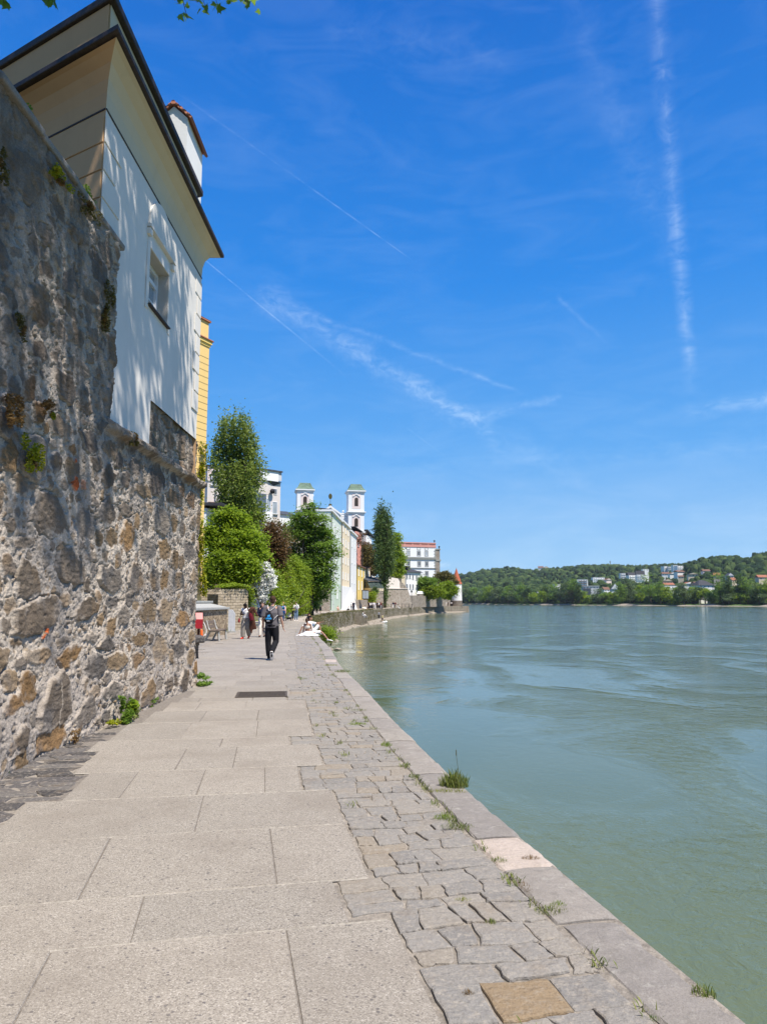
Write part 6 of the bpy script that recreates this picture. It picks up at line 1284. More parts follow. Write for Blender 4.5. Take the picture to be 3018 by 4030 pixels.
# weeds on the quay wall
P = []; rg = np.random.default_rng(92)
for i in range(800):
    y = 46 + 190 * rg.uniform() ** 1.4; z = -.05 - 1.9 * rg.uniform() ** 1.5; q = Vector((Q(y) - .05 + .35 * (-z / 3.1) + .05, y, z)); k = rg.integers(10, 24); s = .16 + .001 * y
    P += [(q.x + abs(rg.normal()) * .08, q.y + rg.normal() * s, q.z + rg.normal() * s * .8) for _ in range(k)]
for i in range(700):
    y = 60 + 90 * rg.uniform(); q = (Q(y) - rg.uniform(0.0, .55), y, .03); P += [(q[0] + rg.normal() * .12, q[1] + rg.normal() * .3, .03 + abs(rg.normal()) * .1) for _ in range(10)]
P = np.array(P); V, q = leaf_cloud(P, .1, rg, up=0, stretch=1.3); tag(newobj('wall_weeds', fast_mesh('wall_weeds', V, np.arange(len(P) * 4), np.full(len(P), 4), M['leaf_weed'])), 'weeds and dry grass growing all over the quay wall', 'weeds', kind='stuff')
def bush_at(u, v0, v1, w, Y, mat, label, n_, size, seed, nm='bush', grp=None):
    c = at(u, (v0 + v1) / 2, Y); k = Y / FPX; tree(nm, (c.x, Y, at(u, v1, Y).z), [(tuple(at(u, v0 + (v1 - v0) * f, Y)), (w * k * s, w * k * s, (v1 - v0) * k * .3)) for f, s in ((.25, .55), (.5, .9), (.75, 1.0))], n_, 7, size, mat, label, 'bush', grp, seed=seed, spread=size * 1.6, r0=.03)
bush_at(1284, 2460, 2524, 20, 39.5, 'leaf_bright', 'leafy green bush growing out of the quay wall beside the sitting couple', 260, .1, 31, 'wall_bush')
bush_at(1302, 2470, 2520, 12, 41, 'leaf_grass', 'thinner pale bush on the quay wall right of the leafy one', 120, .1, 32, 'wall_bush')
# ---------------------------------------------------------------- the tree over the viewer: twigs in the frame, shade on the house
ML = np.array([(0, 0, 0), (.16, .10, 0), (.42, .12, .02), (.30, .26, .03), (.46, .48, .05), (.22, .46, .04), (.14, .66, .06), (0, 1.0, .05), (-.14, .66, .06), (-.22, .46, .04), (-.46, .48, .05), (-.30, .26, .03), (-.42, .12, .02), (-.16, .10, 0)], np.float32); ML[:, 1] -= .3
ov = empty('overhanging_tree', (-6.2, -3.0, 5.0), 0, 'broadleaf tree overhanging from above, leafy twigs reaching into the top of the view', 'tree'); b0_ = Vector((-6.2, -3, 5))
rg = np.random.default_rng(40); lobes = [((-.9, 2.4, 14.8), (1.7, 2.2, 1.1)), ((-.7, 5.4, 15.2), (1.6, 2.0, 1.0)), ((-.9, 8.4, 15.8), (1.7, 1.9, .9)), ((.5, 3.6, 14.9), (1.0, 1.9, .9)), ((.5, 7.2, 15.6), (1.0, 2.0, .8)), ((-3.2, 4.6, 14.6), (1.7, 2.4, 1.3)), ((-3.6, 8.0, 15.6), (1.9, 2.2, 1.1)), ((-5.4, 6.4, 15.0), (1.6, 2.4, 1.3)), ((-4.4, 1.0, 13.6), (2.2, 2.6, 2.0)), ((-2.0, -1.0, 14.2), (2.2, 2.2, 1.6)), ((-5.8, 9.2, 16.4), (1.6, 1.6, .9)), ((-6.4, -2.2, 13.6), (2.4, 2.4, 2.0)), ((0.2, 0.6, 14.4), (1.1, 1.6, 1.0))]
lo = [(tuple(Vector(c) - b0_), r) for c, r in lobes]; P = sprays(lo, 2000, 12, .24, rg, .45); V, k = leaf_cloud(P, .17, rg, .8, ML); newobj('crown', fast_mesh('crown', V, np.arange(len(P) * k), np.full(len(P), k), M['leaf_near']), ov)
limbs('trunk', (0, 0, -5.0), [l[0] for l in lo], .32, 'bark', ov, random.Random(3), .5)
tw = MB(); LP = []
for (u, v, Y, us, vs) in [(405, 40, 6.6, 370, -60), (445, 15, 6.6, 400, -60), (425, 5, 6.6, 400, -70), (470, 10, 6.4, 440, -60), (505, 2, 6.6, 480, -60), (535, 8, 6.5, 500, -60), (552, 12, 6.6, 520, -60), (390, -2, 6.6, 370, -60), (8, 5, 6.2, 10, -50), (105, 3, 6.2, 100, -50), (118, 2, 6.2, 110, -50)]:
    a = at(us * U, vs * U, Y - .1); b = at(u * U, v * U, Y); tw.tube([a - b0_, (a.lerp(b, .5) + Vector((.02, 0, .03))) - b0_, b - b0_], [.009, .005, .0025], 5)
    for t in np.linspace(.45, 1.0, 7): LP.append(tuple(a.lerp(b, t) + Vector((random.gauss(0, .03), random.gauss(0, .06), random.gauss(-.01, .03))) - b0_))
    a2 = b0_ + Vector(lo[8][0]); tw.tube([a - b0_, Vector(lo[1][0]).lerp(a - b0_, .5) + Vector((0, 0, .5)), Vector(lo[1][0])], [.009, .02, .035], 5)
tw.build('twigs', M['bark'], ov); P = np.array(LP); V, k = leaf_cloud(P, .1, rg, .25, ML, droop=.8); newobj('twig_leaves', fast_mesh('twig_leaves', V, np.arange(len(P) * k), np.full(len(P), k), M['leaf_near']), ov)
# ---------------------------------------------------------------- people
for nm, c in dict(c_grey=(.13, .12, .13), c_black=(.014, .014, .017), c_white=(.78, .76, .74), c_cream=(.72, .66, .56), c_brown=(.085, .035, .022), c_burgundy=(.13, .012, .022), c_blue=(.02, .2, .62), c_jeans=(.07, .13, .27), c_darkjeans=(.03, .06, .14), c_palejeans=(.16, .24, .36), c_navy=(.015, .018, .04), c_red=(.7, .03, .015), c_pink=(.62, .4, .36), c_lav=(.5, .47, .55), c_maroon=(.16, .03, .03), c_yellow=(.6, .52, .26), c_green=(.05, .09, .05), c_greyw=(.24, .215, .185), c_midgrey=(.25, .25, .26), c_skirt=(.8, .79, .78), h_brown=(.06, .035, .022), h_black=(.012, .01, .01), h_blond=(.5, .3, .12), h_grey=(.35, .33, .3), c_baby=(.45, .47, .6), c_tan=(.4, .26, .14)).items(): cloth(nm, c)
def J(**k):
    d = dict(pel=(0, 0, .95), waist=(0, 0, 1.09), chest=(0, -.01, 1.29), neck=(0, .015, 1.47), head=(0, -.01, 1.62), shR=(-.18, .01, 1.42), elR=(-.23, .04, 1.14), wrR=(-.235, -.04, .89), shL=(.18, .01, 1.42), elL=(.23, .04, 1.14), wrL=(.235, -.04, .89),
             hipR=(-.09, 0, .92), knR=(-.1, -.03, .5), anR=(-.1, .02, .085), toR=(-.115, -.16, .03), hipL=(.09, 0, .92), knL=(.1, -.03, .5), anL=(.1, .02, .085), toL=(.115, -.16, .03))
    d.update(k); return {a: Vector(b) for a, b in d.items()}
STAND = J()
WALKF = J(knL=(.1, -.14, .52), anL=(.09, -.2, .1), toL=(.1, -.38, .06), knR=(-.1, .0, .5), anR=(-.1, .2, .14), toR=(-.1, .05, .03), elR=(-.24, .0, 1.14), wrR=(-.22, -.15, .93), elL=(.24, .1, 1.15), wrL=(.23, .1, .9))
SIT = J(pel=(0, 0, .14), waist=(0, .02, .28), chest=(0, -.01, .5), neck=(0, -.03, .68), head=(0, -.06, .83), shR=(-.18, -.02, .63), elR=(-.22, -.1, .38), wrR=(-.12, -.3, .34), shL=(.18, -.02, .63), elL=(.22, -.1, .38), wrL=(.12, -.3, .36), hipR=(-.09, -.03, .12), knR=(-.12, -.4, .34), anR=(-.12, -.52, .08), toR=(-.12, -.7, .03), hipL=(.09, -.03, .12), knL=(.12, -.42, .3), anL=(.12, -.58, .08), toL=(.12, -.76, .04))
SITEDGE = J(pel=(0, 0, .12), waist=(0, .03, .26), chest=(0, .0, .48), neck=(0, -.02, .66), head=(0, -.05, .81), shR=(-.18, 0, .61), elR=(-.24, .1, .36), wrR=(-.2, -.1, .2), shL=(.18, 0, .61), elL=(.24, .1, .36), wrL=(.2, -.1, .2), hipR=(-.09, -.03, .1), knR=(-.1, -.44, .12), anR=(-.1, -.46, -.3), toR=(-.1, -.62, -.36), hipL=(.09, -.03, .1), knL=(.1, -.44, .1), anL=(.1, -.48, -.3), toL=(.1, -.64, -.36))
def hand(mb, w, d, s, det=True, curl=.35, k=1.0):
    d = d.normalized(); s = (s - d * s.dot(d)).normalized(); n_ = d.cross(s)
    R_ = Matrix((s, d, n_)).transposed(); mb.ball(w + d * .045 * k, (.038 * k, .055 * k, .017 * k), 10, 7, R_)
    if not det: mb.tube([w + d * .06, w + d * .12 + n_ * .02], [(.034, .015), (.022, .012)], 6); return
    for i, L in enumerate((.072, .082, .077, .06)):
        b = w + d * .085 * k + s * (.028 - .0185 * i) * k; m = b + (d * math.cos(curl) + n_ * math.sin(curl)) * L * .5 * k; e = m + (d * math.cos(curl * 2.4) + n_ * math.sin(curl * 2.4)) * L * .5 * k
        mb.tube([b - d * .02, b, m, e], [.0105 * k, .0105 * k, .0098 * k, .0075 * k], 6)
    b = w + d * .03 * k + s * .03 * k; mb.tube([b - s * .012, b + (d * .6 + s * .75 + n_ * .2) * .035 * k, b + (d * .9 + s * .7 + n_ * .4) * .062 * k], [.014 * k, .012 * k, .009 * k], 6)
def person(loc, rz, label, pose=STAND, h=1.75, skin_='skin_fair', hair=('h_brown', 'short'), top=('c_grey', 'tee'), bot=('c_black', 'trousers'), shoe='c_black', vox=.02, group=None, near=False, fat=1.0, sole=None, look=(0, 0), name='person', eyes=False):
    p = pose; root = empty(name, loc, rz, label, 'person', group); s = h / 1.75; root.scale = (s, s, s); f = fat
    up = (p['neck'] - p['pel']).normalized(); hd = p['head']; Rh = Matrix.Rotation(look[0], 3, 'Z') @ Matrix.Rotation(look[1], 3, 'X')
    def hp(x, y, z): return hd + Rh @ Vector((x, y, z))
    mb = MB()
    mb.ball(hp(0, .012, .02), (.076, .096, .105), 14, 10, Rh); mb.ball(hp(0, -.03, -.05), (.056, .062, .066), 12, 8, Rh); mb.ball(hp(0, -.1, -.018), (.013, .018, .024), 8, 6, Rh); mb.ball(hp(0, -.084, -.063), (.024, .014, .012), 8, 6, Rh); mb.ball(hp(0, -.07, -.1), (.026, .022, .018), 8, 6, Rh)
    for q in (-1, 1): mb.ball(hp(q * .078, .015, -.005), (.012, .024, .034), 8, 6, Rh)
    mb.tube([p['neck'] - up * .05, p['neck'].lerp(hd, .45), hp(0, .02, -.03)], [.058, .05, .052], 12)
    mb.tube([p['pel'] - up * .06, p['pel'], p['waist'], p['chest'], p['neck'] - up * .05, p['neck']], [(.13, .09), (.155, .105), (.135, .095), (.155, .105), (.13, .07), (.05, .05)], 16)
    for q in 'RL':
        sg = -1 if q == 'R' else 1; a, e, w = p['sh' + q], p['el' + q], p['wr' + q]
        mb.ball(a, .056, 10, 8); mb.tube([a, a.lerp(e, .5), e, e.lerp(w, .4), w], [.05, .045, .038, .037, .026], 10); fw = w - e; mb.tube([a, p['chest'] + Vector((sg * .07, 0, .09))], [.052, .07], 10)
        hand(mb, w, (fw.normalized() + (0 if near is None else 0) * up), Vector((-sg * .35, -1, .2)) if abs(fw.normalized().y) < .75 else Vector((-sg, 0, .4)), vox < .02)
        a, k_, an, to = p['hip' + q], p['kn' + q], p['an' + q], p['to' + q]
        mb.ball(a, .085, 10, 8); mb.tube([a, a.lerp(k_, .5), k_, k_.lerp(an, .35), an], [.084, .072, .054, .053, .036], 12); mb.tube([an, an.lerp(to, .5) + Vector((0, 0, -.012)), to], [(.036, .036), (.04, .03), (.034, .02)], 8); mb.ball(an, .037, 8, 6)
    body = fuse(mb, 'body', M[skin_], root, vox)
    # clothes
    tm, tk = top; mb = MB(); ov = .016; hem = p['pel'] + up * (-.07 if tk in ('tee', 'sweater', 'coat') else .1); w_ = .178 * f if tk == 'tee' and near else .163 * f
    if tk != 'bare':
        mb.tube([hem, p['pel'] + up * .06, p['waist'], p['chest'], p['chest'].lerp(p['neck'], .55), p['neck'] - up * .03, p['neck'] + up * .005], [(w_, .12 * f), (w_, .125 * f), (w_ * .98 * (1 if tk == 'tee' else .95), .12 * f), (w_ * 1.03, .13 * f), (.168, .105), (.095, .075), (.062, .062)], 20)
        for q in 'RL':
            a, e, w = p['sh' + q], p['el' + q], p['wr' + q]; sg = -1 if q == 'R' else 1; ln = {'tee': .86, 'crop': .3, 'sweater': 1, 'coat': 1, 'shirt': .9}.get(tk, .6); loose = 1.3 if near else 1.0
            mb.ball(a + Vector((0, 0, .003)), .07, 12, 8); mb.tube([a + Vector((-sg * .05, 0, .01)), a, a.lerp(e, ln)], [.075, .07 * loose ** .4, .064 * loose if tk == 'tee' else .053], 12)
            if tk in ('sweater', 'coat'): mb.ball(e, .055, 10, 8); mb.tube([e, e.lerp(w, .93)], [.053, .04], 12)
        fuse(mb, {'tee': 'shirt', 'crop': 'crop_top', 'sweater': 'sweater', 'coat': 'coat', 'shirt': 'shirt'}.get(tk, 'shirt'), M[tm], root, vox)
    bm, bk = bot; mb = MB()
    if bk in ('trousers', 'wide', 'jeans', 'shorts'):
        fl = {'trousers': 1.18, 'wide': 1.5, 'jeans': 1.02, 'shorts': 1.3}[bk]; mb.tube([p['pel'] - up * .1, p['pel'] - up * .02, p['pel'] + up * .08, p['pel'] + up * .13], [(.15 * f, .11 * f), (.17 * f, .128 * f), (.155 * f, .118 * f), (.148 * f, .112 * f)], 18)
        for q in 'RL':
            a, k_, an = p['hip' + q], p['kn' + q], p['an' + q]; mb.ball(a, .096 * f, 12, 8)
            if bk == 'shorts': mb.tube([a, a.lerp(k_, .9)], [.098 * f, .09], 14)
            else:
                e = an + (k_ - an).normalized() * .015; mb.tube([a, a.lerp(k_, .5), k_, k_.lerp(an, .5), e], [.098 * f, .086 * fl, .07 * fl ** 1.2, .064 * fl ** 1.4, .055 * fl ** 1.5], 14); mb.ball(k_, .068 * fl ** 1.2, 12, 8)
        fuse(mb, 'shorts' if bk == 'shorts' else 'trousers', M[bm], root, vox)
    elif bk == 'skirt':
        c = p['pel']; k_ = (p['knR'] + p['knL']) / 2; mb.tube([c + up * .13, c + up * .02, c.lerp(k_, .5), c.lerp(k_, 1.25)], [(.13, .105), (.175, .13), (.2, .16), (.235, .19)], 20); fuse(mb, 'skirt', M[bm], root, vox)
    for q in 'RL':
        an, to = p['an' + q], p['to' + q]; d = (to - an); fw = Vector((d.x, d.y, 0)); dn = d.normalized(); mb = MB(); heel = an - dn * .0 + (dn.cross(Vector((1, 0, 0)))).normalized() * 0
        hl = an + Vector((0, 0, -.045)) - fw.normalized() * .045 if fw.length > .1 else an - dn * .03
        mb.tube([hl, an.lerp(to, .35) + Vector((0, 0, -.02)), an.lerp(to, .75) + Vector((0, 0, -.01)), to + dn * .05], [(.04, .036), (.046, .036), (.05, .03), (.036, .022)], 10); mb.tube([an + Vector((0, 0, .02)), an + Vector((0, 0, -.03))], [.048, .045], 10)
        so_ = fuse(mb, 'shoe', M[shoe], root, min(vox, .012))
        if sole:
            t = MB(); off = Vector((0, 0, -.032)) if abs(dn.z) < .6 else Vector((0, .032, -.005))
            t.tube([hl + off * .9, an.lerp(to, .5) + off * .9, to + dn * .055 + off * .5], [(.043, .012), (.052, .012), (.04, .012)], 10); fuse(t, 'sole', M[sole], so_, .007, 1)
    hm, hk = hair
    if hm:
        mb = MB()
        if hk == 'short': mb.ball(hp(0, .022, .045), (.083, .098, .092), 16, 10, Rh); mb.ball(hp(0, .06, -.01), (.068, .05, .07), 12, 8, Rh)
        elif hk == 'cap': mb.ball(hp(0, .02, .04), (.086, .104, .096), 14, 9, Rh); mb.ball(hp(0, .04, -.02), (.078, .085, .085), 12, 8, Rh)
        elif hk == 'curly':
            rr = random.Random(3)
            for _ in range(26):
                a, b = rr.uniform(0, 6.28), rr.uniform(-.3, 1.5); v = Vector((math.cos(a) * math.cos(b), abs(math.sin(a)) * math.cos(b) * (1 if rr.random() < .75 else -.25), math.sin(b))); mb.ball(hp(v.x * .095, .03 + v.y * .095, .03 + v.z * .095), .05, 8, 6)
        elif hk == 'long': mb.ball(hp(0, .02, .04), (.085, .103, .095), 14, 9, Rh); mb.tube([hp(0, .06, .02), hp(0, .09, -.12), hp(0, .1, -.28)], [(.082, .06), (.09, .055), (.06, .03)], 12)
        elif hk == 'bun': mb.ball(hp(0, .02, .035), (.084, .1, .094), 14, 9, Rh); mb.ball(hp(0, .11, -.03), .05, 10, 8)
        ho = fuse(mb, 'hair' if hk != 'hat' else 'hat', M[hm], root, min(vox, .012), 2)
    if eyes:
        for q in (-1, 1): MB().ball(hp(q * .032, -.083, .012), (.012, .008, .007), 8, 6).build('eye', M['c_black'], root)
        MB().ball(hp(0, -.098, -.063), (.022, .006, .005), 8, 5).build('mouth', M['c_maroon'], root)
    return root
def gpx(u, v): return gnd(u, v)
# --- the walker with the drawstring bag
WP = J(pel=(0, 0, .95), chest=(0, .0, 1.29), neck=(0, .0, 1.47), head=(-.015, -.03, 1.625), shR=(-.195, 0, 1.42), elR=(-.26, .08, 1.15), wrR=(-.31, .0, .9), shL=(.195, 0, 1.42), elL=(.25, .02, 1.14), wrL=(.255, -.08, .88),
       knL=(.105, -.05, .5), anL=(.08, -.06, .09), toL=(.085, -.24, .03), knR=(-.115, -.02, .5), anR=(-.055, .3, .235), toR=(-.05, .21, .055))
pw_ = gpx(1068, 2597)
walker = person((pw_.x, pw_.y, 0), R(180), 'man from behind in grey T-shirt and black trousers with a drawstring bag', WP, 1.82, 'skin_fair', ('h_brown', 'short'), ('c_grey', 'tee'), ('c_black', 'trousers'), 'c_black', .0085, near=True, sole='c_white', fat=1.08)
bag = empty('drawstring_bag', (pw_.x, pw_.y, 0), R(180), 'black drawstring bag with blue lettering on the back of the man in grey', 'bag'); bag.scale = (1.04, 1.04, 1.04)
def bagw(z):  return float(np.interp(z, [.985, 1.0, 1.04, 1.1, 1.18, 1.3, 1.36], [.05, .085, .118, .128, .118, .04, .012]))
def bagd(z): return float(np.interp(z, [.985, 1.02, 1.1, 1.2, 1.3, 1.36], [.012, .05, .07, .055, .025, .01]))
BX, BY = .06, .128
secs = []
for z in np.linspace(.985, 1.36, 18): secs.append(((BX - (1.2 - z) * -.04, BY + bagd(z) * .35, z), bagw(z), bagd(z), .85))
mb = MB(); mb.loft(secs, 28); mb.build('sack', M['c_black'], bag, smooth=True)
def baty(x, z):
    w, d = bagw(z), bagd(z); cx = BX + (1.2 - z) * .04; t = min(.97, abs(x - cx) / max(w, .01)); return BY + d * .35 + d * (1 - t ** (1 / .85 * 1.7)) ** (.85 / 1.7)
M['lettering_blue'] = simple('lettering_blue', (.04, .38, .85), .5, .05, 10); M['lettering_white'] = simple('lettering_white', (.8, .82, .85), .5, .05, 10)
def text_mesh(name, body, size, mat, fn, parent, width=None):
    cu = bpy.data.curves.new(name, 'FONT'); cu.body = body; cu.size = size; cu.align_x = 'CENTER'; cu.resolution_u = 3; cu.offset = size * .022; o = bpy.data.objects.new(name, cu); COL.objects.link(o); dg = bpy.context.evaluated_depsgraph_get(); dg.update()
    me = bpy.data.meshes.new_from_object(o.evaluated_get(dg)); bpy.data.objects.remove(o); bm2 = bmesh.new(); bm2.from_mesh(me); bmesh.ops.triangulate(bm2, faces=bm2.faces[:]); bmesh.ops.subdivide_edges(bm2, edges=[e for e in bm2.edges if e.calc_length() > size * .16], cuts=2)
    for v in bm2.verts: v.co = Vector(fn(v.co.x, v.co.y))
    bm2.to_mesh(me); bm2.free(); me.materials.clear(); me.materials.append(M[mat]); return newobj(name, me, parent)
def onbag(zb, cx): return lambda x, y: (cx - x, baty(cx - x, zb + y) + .004, zb + y)
text_mesh('lettering', 'gt', .092, 'lettering_blue', onbag(1.188, BX + .0), bag); text_mesh('lettering', 'stash', .078, 'lettering_blue', onbag(1.115, BX + .002), bag)
mb = MB()      # the small white mark under the words, too small to read in the photo
rr = random.Random(5); xs = np.linspace(.045, -.04, 15)
for a, b in zip(xs[:-1], xs[1:]):
    q = []
    for x in (a, b):
        z = 1.068 + .009 * math.sin(x * 330) + (x < 0) * -.002; q.append((x, z))
    mb.tube([(BX + .01 + q[0][0], baty(BX + .01 + q[0][0], q[0][1]) + .004, q[0][1]), (BX + .01 + q[1][0], baty(BX + .01 + q[1][0], q[1][1]) + .004, q[1][1])], .0055, 5)
mb.build('small_mark', M['lettering_white'], bag)
for pts in ([(BX - .005, BY + .02, 1.345), (BX + .025, .118, 1.4), (BX + .055, .095, 1.455), (BX + .062, .04, 1.5), (BX + .062, -.03, 1.49), (BX + .06, -.12, 1.42)], [(BX - .02, BY + .02, 1.345), (-.04, .12, 1.4), (-.095, .095, 1.46), (-.11, .03, 1.5), (-.11, -.05, 1.49), (-.11, -.12, 1.42)], [(BX - .115, .145, 1.085), (-.1, .15, 1.15), (-.15, .13, 1.2), (-.19, .06, 1.25)]):
    m2 = MB(); m2.tube(pts, .0065, 6); m2.build('cord', M['c_white'], bag)
# --- woman with the coats
pp = gpx(966, 2514); LEG = J(head=(-.03, -.06, 1.585), elR=(-.27, .0, 1.15), wrR=(-.02, -.2, 1.2), shL=(.19, 0, 1.42), elL=(.27, -.02, 1.16), wrL=(.25, -.26, 1.24), knL=(.11, .03, .5), anL=(.11, .24, .16), toL=(.12, .1, .05), knR=(-.1, -.06, .5), anR=(-.1, -.08, .085), toR=(-.12, -.26, .03))
person((pp.x, pp.y, 0), R(-8), 'woman in a white top and wide patterned grey trousers carrying coats, looking down', LEG, 1.62, 'skin_dark', ('h_black', 'cap'), ('c_white', 'crop'), ('c_greyw', 'wide'), 'c_red', .011, look=(-.35, .45))
def drape(name, mat, pts, label, cat, th=.05, vox=.014, seed=1):
    rr = random.Random(seed); b = Vector((pp.x, pp.y, 0)); o = empty(name, b, R(-8), label, cat); mb = MB()
    for (q, r) in pts: mb.tube(q, r, 12)
    fuse(mb, 'cloth', M[mat], o, vox, 3); return o
drape('coat', 'c_brown', [([(.2, -.16, 1.2), (.32, -.14, 1.34), (.46, -.13, 1.36)], [(.09, .1), (.12, .1), (.06, .07)]), ([(.33, -.14, 1.3), (.33, -.12, 1.0), (.36, -.1, .7), (.40, -.08, .42)], [(.1, .07), (.1, .06), (.13, .06), (.15, .05)]), ([(.28, -.1, .8), (.3, -.1, .5), (.31, -.1, .24)], [(.07, .04), (.09, .04), (.03, .02)]), ([(.44, -.13, 1.3), (.52, -.13, 1.14), (.6, -.14, 1.02)], [.05, .045, .04]), ([(.45, -.1, .6), (.5, -.09, .45)], [(.07, .04), (.05, .03)])], 'long brown coat hanging over the arm of the woman in white', 'coat', seed=2)
drape('burgundy_bag', 'c_burgundy', [([(.26, -.22, 1.16), (.3, -.22, 1.0), (.36, -.22, .82)], [(.05, .04), (.1, .06), (.09, .05)]), ([(.24, -.2, 1.1), (.26, -.21, .95)], [.05, .06])], 'burgundy bag hanging in front of the brown coat', 'bag')
pu = empty('red_pouch', (pp.x, pp.y, 0), R(-8), 'small red pouch swinging on a strap at the hip of the woman in white', 'pouch'); MB().loft([((-.3, -.05, .72), .03, .02), ((-.3, -.05, .76), .048, .03), ((-.29, -.05, .86), .042, .028), ((-.285, -.05, .93), .015, .012)], 12).build('pouch_body', M['red_paint'], pu, smooth=True)
m2 = MB(); m2.tube([(-.285, -.05, .92), (-.2, -.13, 1.05), (0, -.16, 1.25), (.14, -.1, 1.38), (.12, .06, 1.36), (-.1, .14, 1.05), (-.27, .02, .95)], .009, 6); m2.build('strap', M['c_brown'], pu)
# --- others walking towards the camera
pp = gpx(1031, 2507); person((pp.x, pp.y, 0), R(6), 'man in a black sweater over a white collar and cream trousers, forearm across his body', J(elR=(-.24, -.02, 1.13), wrR=(-.02, -.26, 1.13), knR=(-.1, -.1, .5), anR=(-.1, -.12, .085), toR=(-.11, -.3, .03), anL=(.1, .16, .12), toL=(.1, .0, .03)), 1.63, 'skin_fair', ('h_brown', 'short'), ('c_navy', 'sweater'), ('c_cream', 'trousers'), 'c_black', .011, eyes=True)
pp = gpx(1112, 2462); w4 = person((pp.x, pp.y, 0), R(-30), 'woman with curly blond hair in a bright blue top, jeans and white shoes', J(elL=(.26, -.05, 1.14), wrL=(.1, -.26, 1.2), elR=(-.25, 0, 1.14), wrR=(-.1, -.24, 1.1), knL=(.1, -.12, .5), anL=(.1, -.16, .085), toL=(.11, -.34, .03), anR=(-.1, .14, .12), toR=(-.1, .0, .04)), 1.62, 'skin_fair', ('h_blond', 'curly'), ('c_blue', 'tee'), ('c_darkjeans', 'jeans'), 'c_white', .013, fat=1.2, eyes=True, group=None)
mb = MB(); mb.tube([(.17, .0, 1.44), (.24, .0, 1.3), (.27, -.05, 1.15), (.2, -.15, 1.16)], [.07, .07, .065, .05], 12); mb.tube([(.14, .08, 1.4), (.17, .11, 1.1), (.17, .11, .9)], [(.06, .04), (.08, .04), (.07, .03)], 10); fuse(mb, 'cardigan', M['c_pink'], w4, .013)
pp = gpx(1148, 2441); person((pp.x, pp.y, 0), R(5), 'person all in black standing behind the grey pushchair', J(elR=(-.22, -.1, 1.16), wrR=(-.08, -.3, 1.2), elL=(.22, -.1, 1.14), wrL=(.15, -.36, 1.02)), 1.62, 'skin_fair', ('h_black', 'cap'), ('c_black', 'sweater'), ('c_black', 'jeans'), 'c_black', .015)
pp = gpx(1165, 2443.5); person((pp.x, pp.y, 0), R(10), 'man in a white T-shirt and blue jeans holding a baby against his chest', J(elL=(.25, -.05, 1.13), wrL=(-.02, -.22, 1.12), elR=(-.26, .02, 1.13), wrR=(-.12, -.2, .95), head=(-.05, -.01, 1.62), knR=(-.09, -.04, .5)), 1.65, 'skin_tan', ('h_brown', 'short'), ('c_white', 'tee'), ('c_palejeans', 'jeans'), 'c_white', .014)
bby = person((pp.x + .08, pp.y - .2, 1.06), R(190), 'baby with a white hat held by the man in the white T-shirt', J(pel=(0, 0, .1), waist=(0, 0, .2), chest=(0, 0, .32), neck=(0, 0, .42), head=(0, 0, .56), shR=(-.1, 0, .38), elR=(-.16, -.08, .28), wrR=(-.12, -.2, .3), shL=(.1, 0, .38), elL=(.16, -.08, .28), wrL=(.12, -.2, .3), hipR=(-.07, 0, .1), knR=(-.14, -.12, .02), anR=(-.12, -.06, -.14), toR=(-.12, -.14, -.18), hipL=(.07, 0, .1), knL=(.14, -.12, .02), anL=(.12, -.06, -.14), toL=(.12, -.14, -.18)), 1.1, 'skin_fair', ('c_white', 'cap'), ('c_baby', 'tee'), ('c_baby', 'jeans'), 'c_white', .016)
# pushchair
pp = gpx(1136, 2443.5); pc = empty('pushchair', (pp.x, pp.y, 0), R(8), 'grey and black pushchair standing on the path by the lime green hedge', 'pushchair')
for x in (-.24, .24):
    for y, r in ((-.28, .1), (.26, .14)):
        m2 = MB(); k = [(x, y + r * math.cos(a), r + r * math.sin(a)) for a in np.linspace(0, 6.283, 17)]; m2.tube(k, .022, 6); m2.tube([(x, y - r, r), (x, y + r, r)], .01, 5); m2.tube([(x, y, 0.02), (x, y, 2 * r - .02)], .01, 5); m2.build('wheel', M['c_black'], pc)
m2 = MB()
for x in (-.23, .23): m2.tube([(x, -.28, .1), (x, .0, .45), (x, .3, .95)], .016, 6); m2.tube([(x, .26, .14), (x, .05, .5)], .016, 6)
m2.tube([(-.23, .3, .95), (0, .34, .97), (.23, .3, .95)], .018, 6); m2.tube([(-.23, -.28, .1), (.23, -.28, .1)], .014, 6); m2.build('frame', M['dark_metal'], pc)
m2 = MB(); m2.add([(-.2, -.3, .4), (.2, -.3, .4), (.2, .0, .36), (-.2, .0, .36), (.21, .2, .82), (-.21, .2, .82), (-.2, -.3, .33), (.2, -.3, .33), (.2, .05, .29), (-.2, .05, .29), (.21, .25, .8), (-.21, .25, .8)], [(0, 1, 2, 3), (3, 2, 4, 5), (7, 6, 9, 8), (8, 9, 11, 10), (0, 6, 7, 1), (1, 7, 8, 2), (2, 8, 10, 4), (3, 9, 6, 0), (5, 11, 9, 3), (4, 10, 11, 5)]); m2.build('seat', M['c_cream'], pc)
m2 = MB(); V = []; n1, n2 = 9, 7
for i in range(n1):
    for k in range(n2):
        a = math.pi * i / (n1 - 1); b = math.pi * .62 * k / (n2 - 1); V.append((-.25 * math.cos(a), .2 - .38 * math.sin(b) * math.sin(a) ** .3, .68 + .3 * math.sin(a) ** .7 * (math.cos(b) * .55 + .45)))
F = [(i * n2 + k, i * n2 + k + 1, (i + 1) * n2 + k + 1, (i + 1) * n2 + k) for i in range(n1 - 1) for k in range(n2 - 1)]; m2.add(V, F); o = m2.build('hood', M['c_greyw'], pc, smooth=True); so2 = o.modifiers.new('s', 'SOLIDIFY'); so2.thickness = .015
MB().box((0, .06, .22), (.36, .38, .14)).build('basket', M['c_black'], pc, bevel=.03)
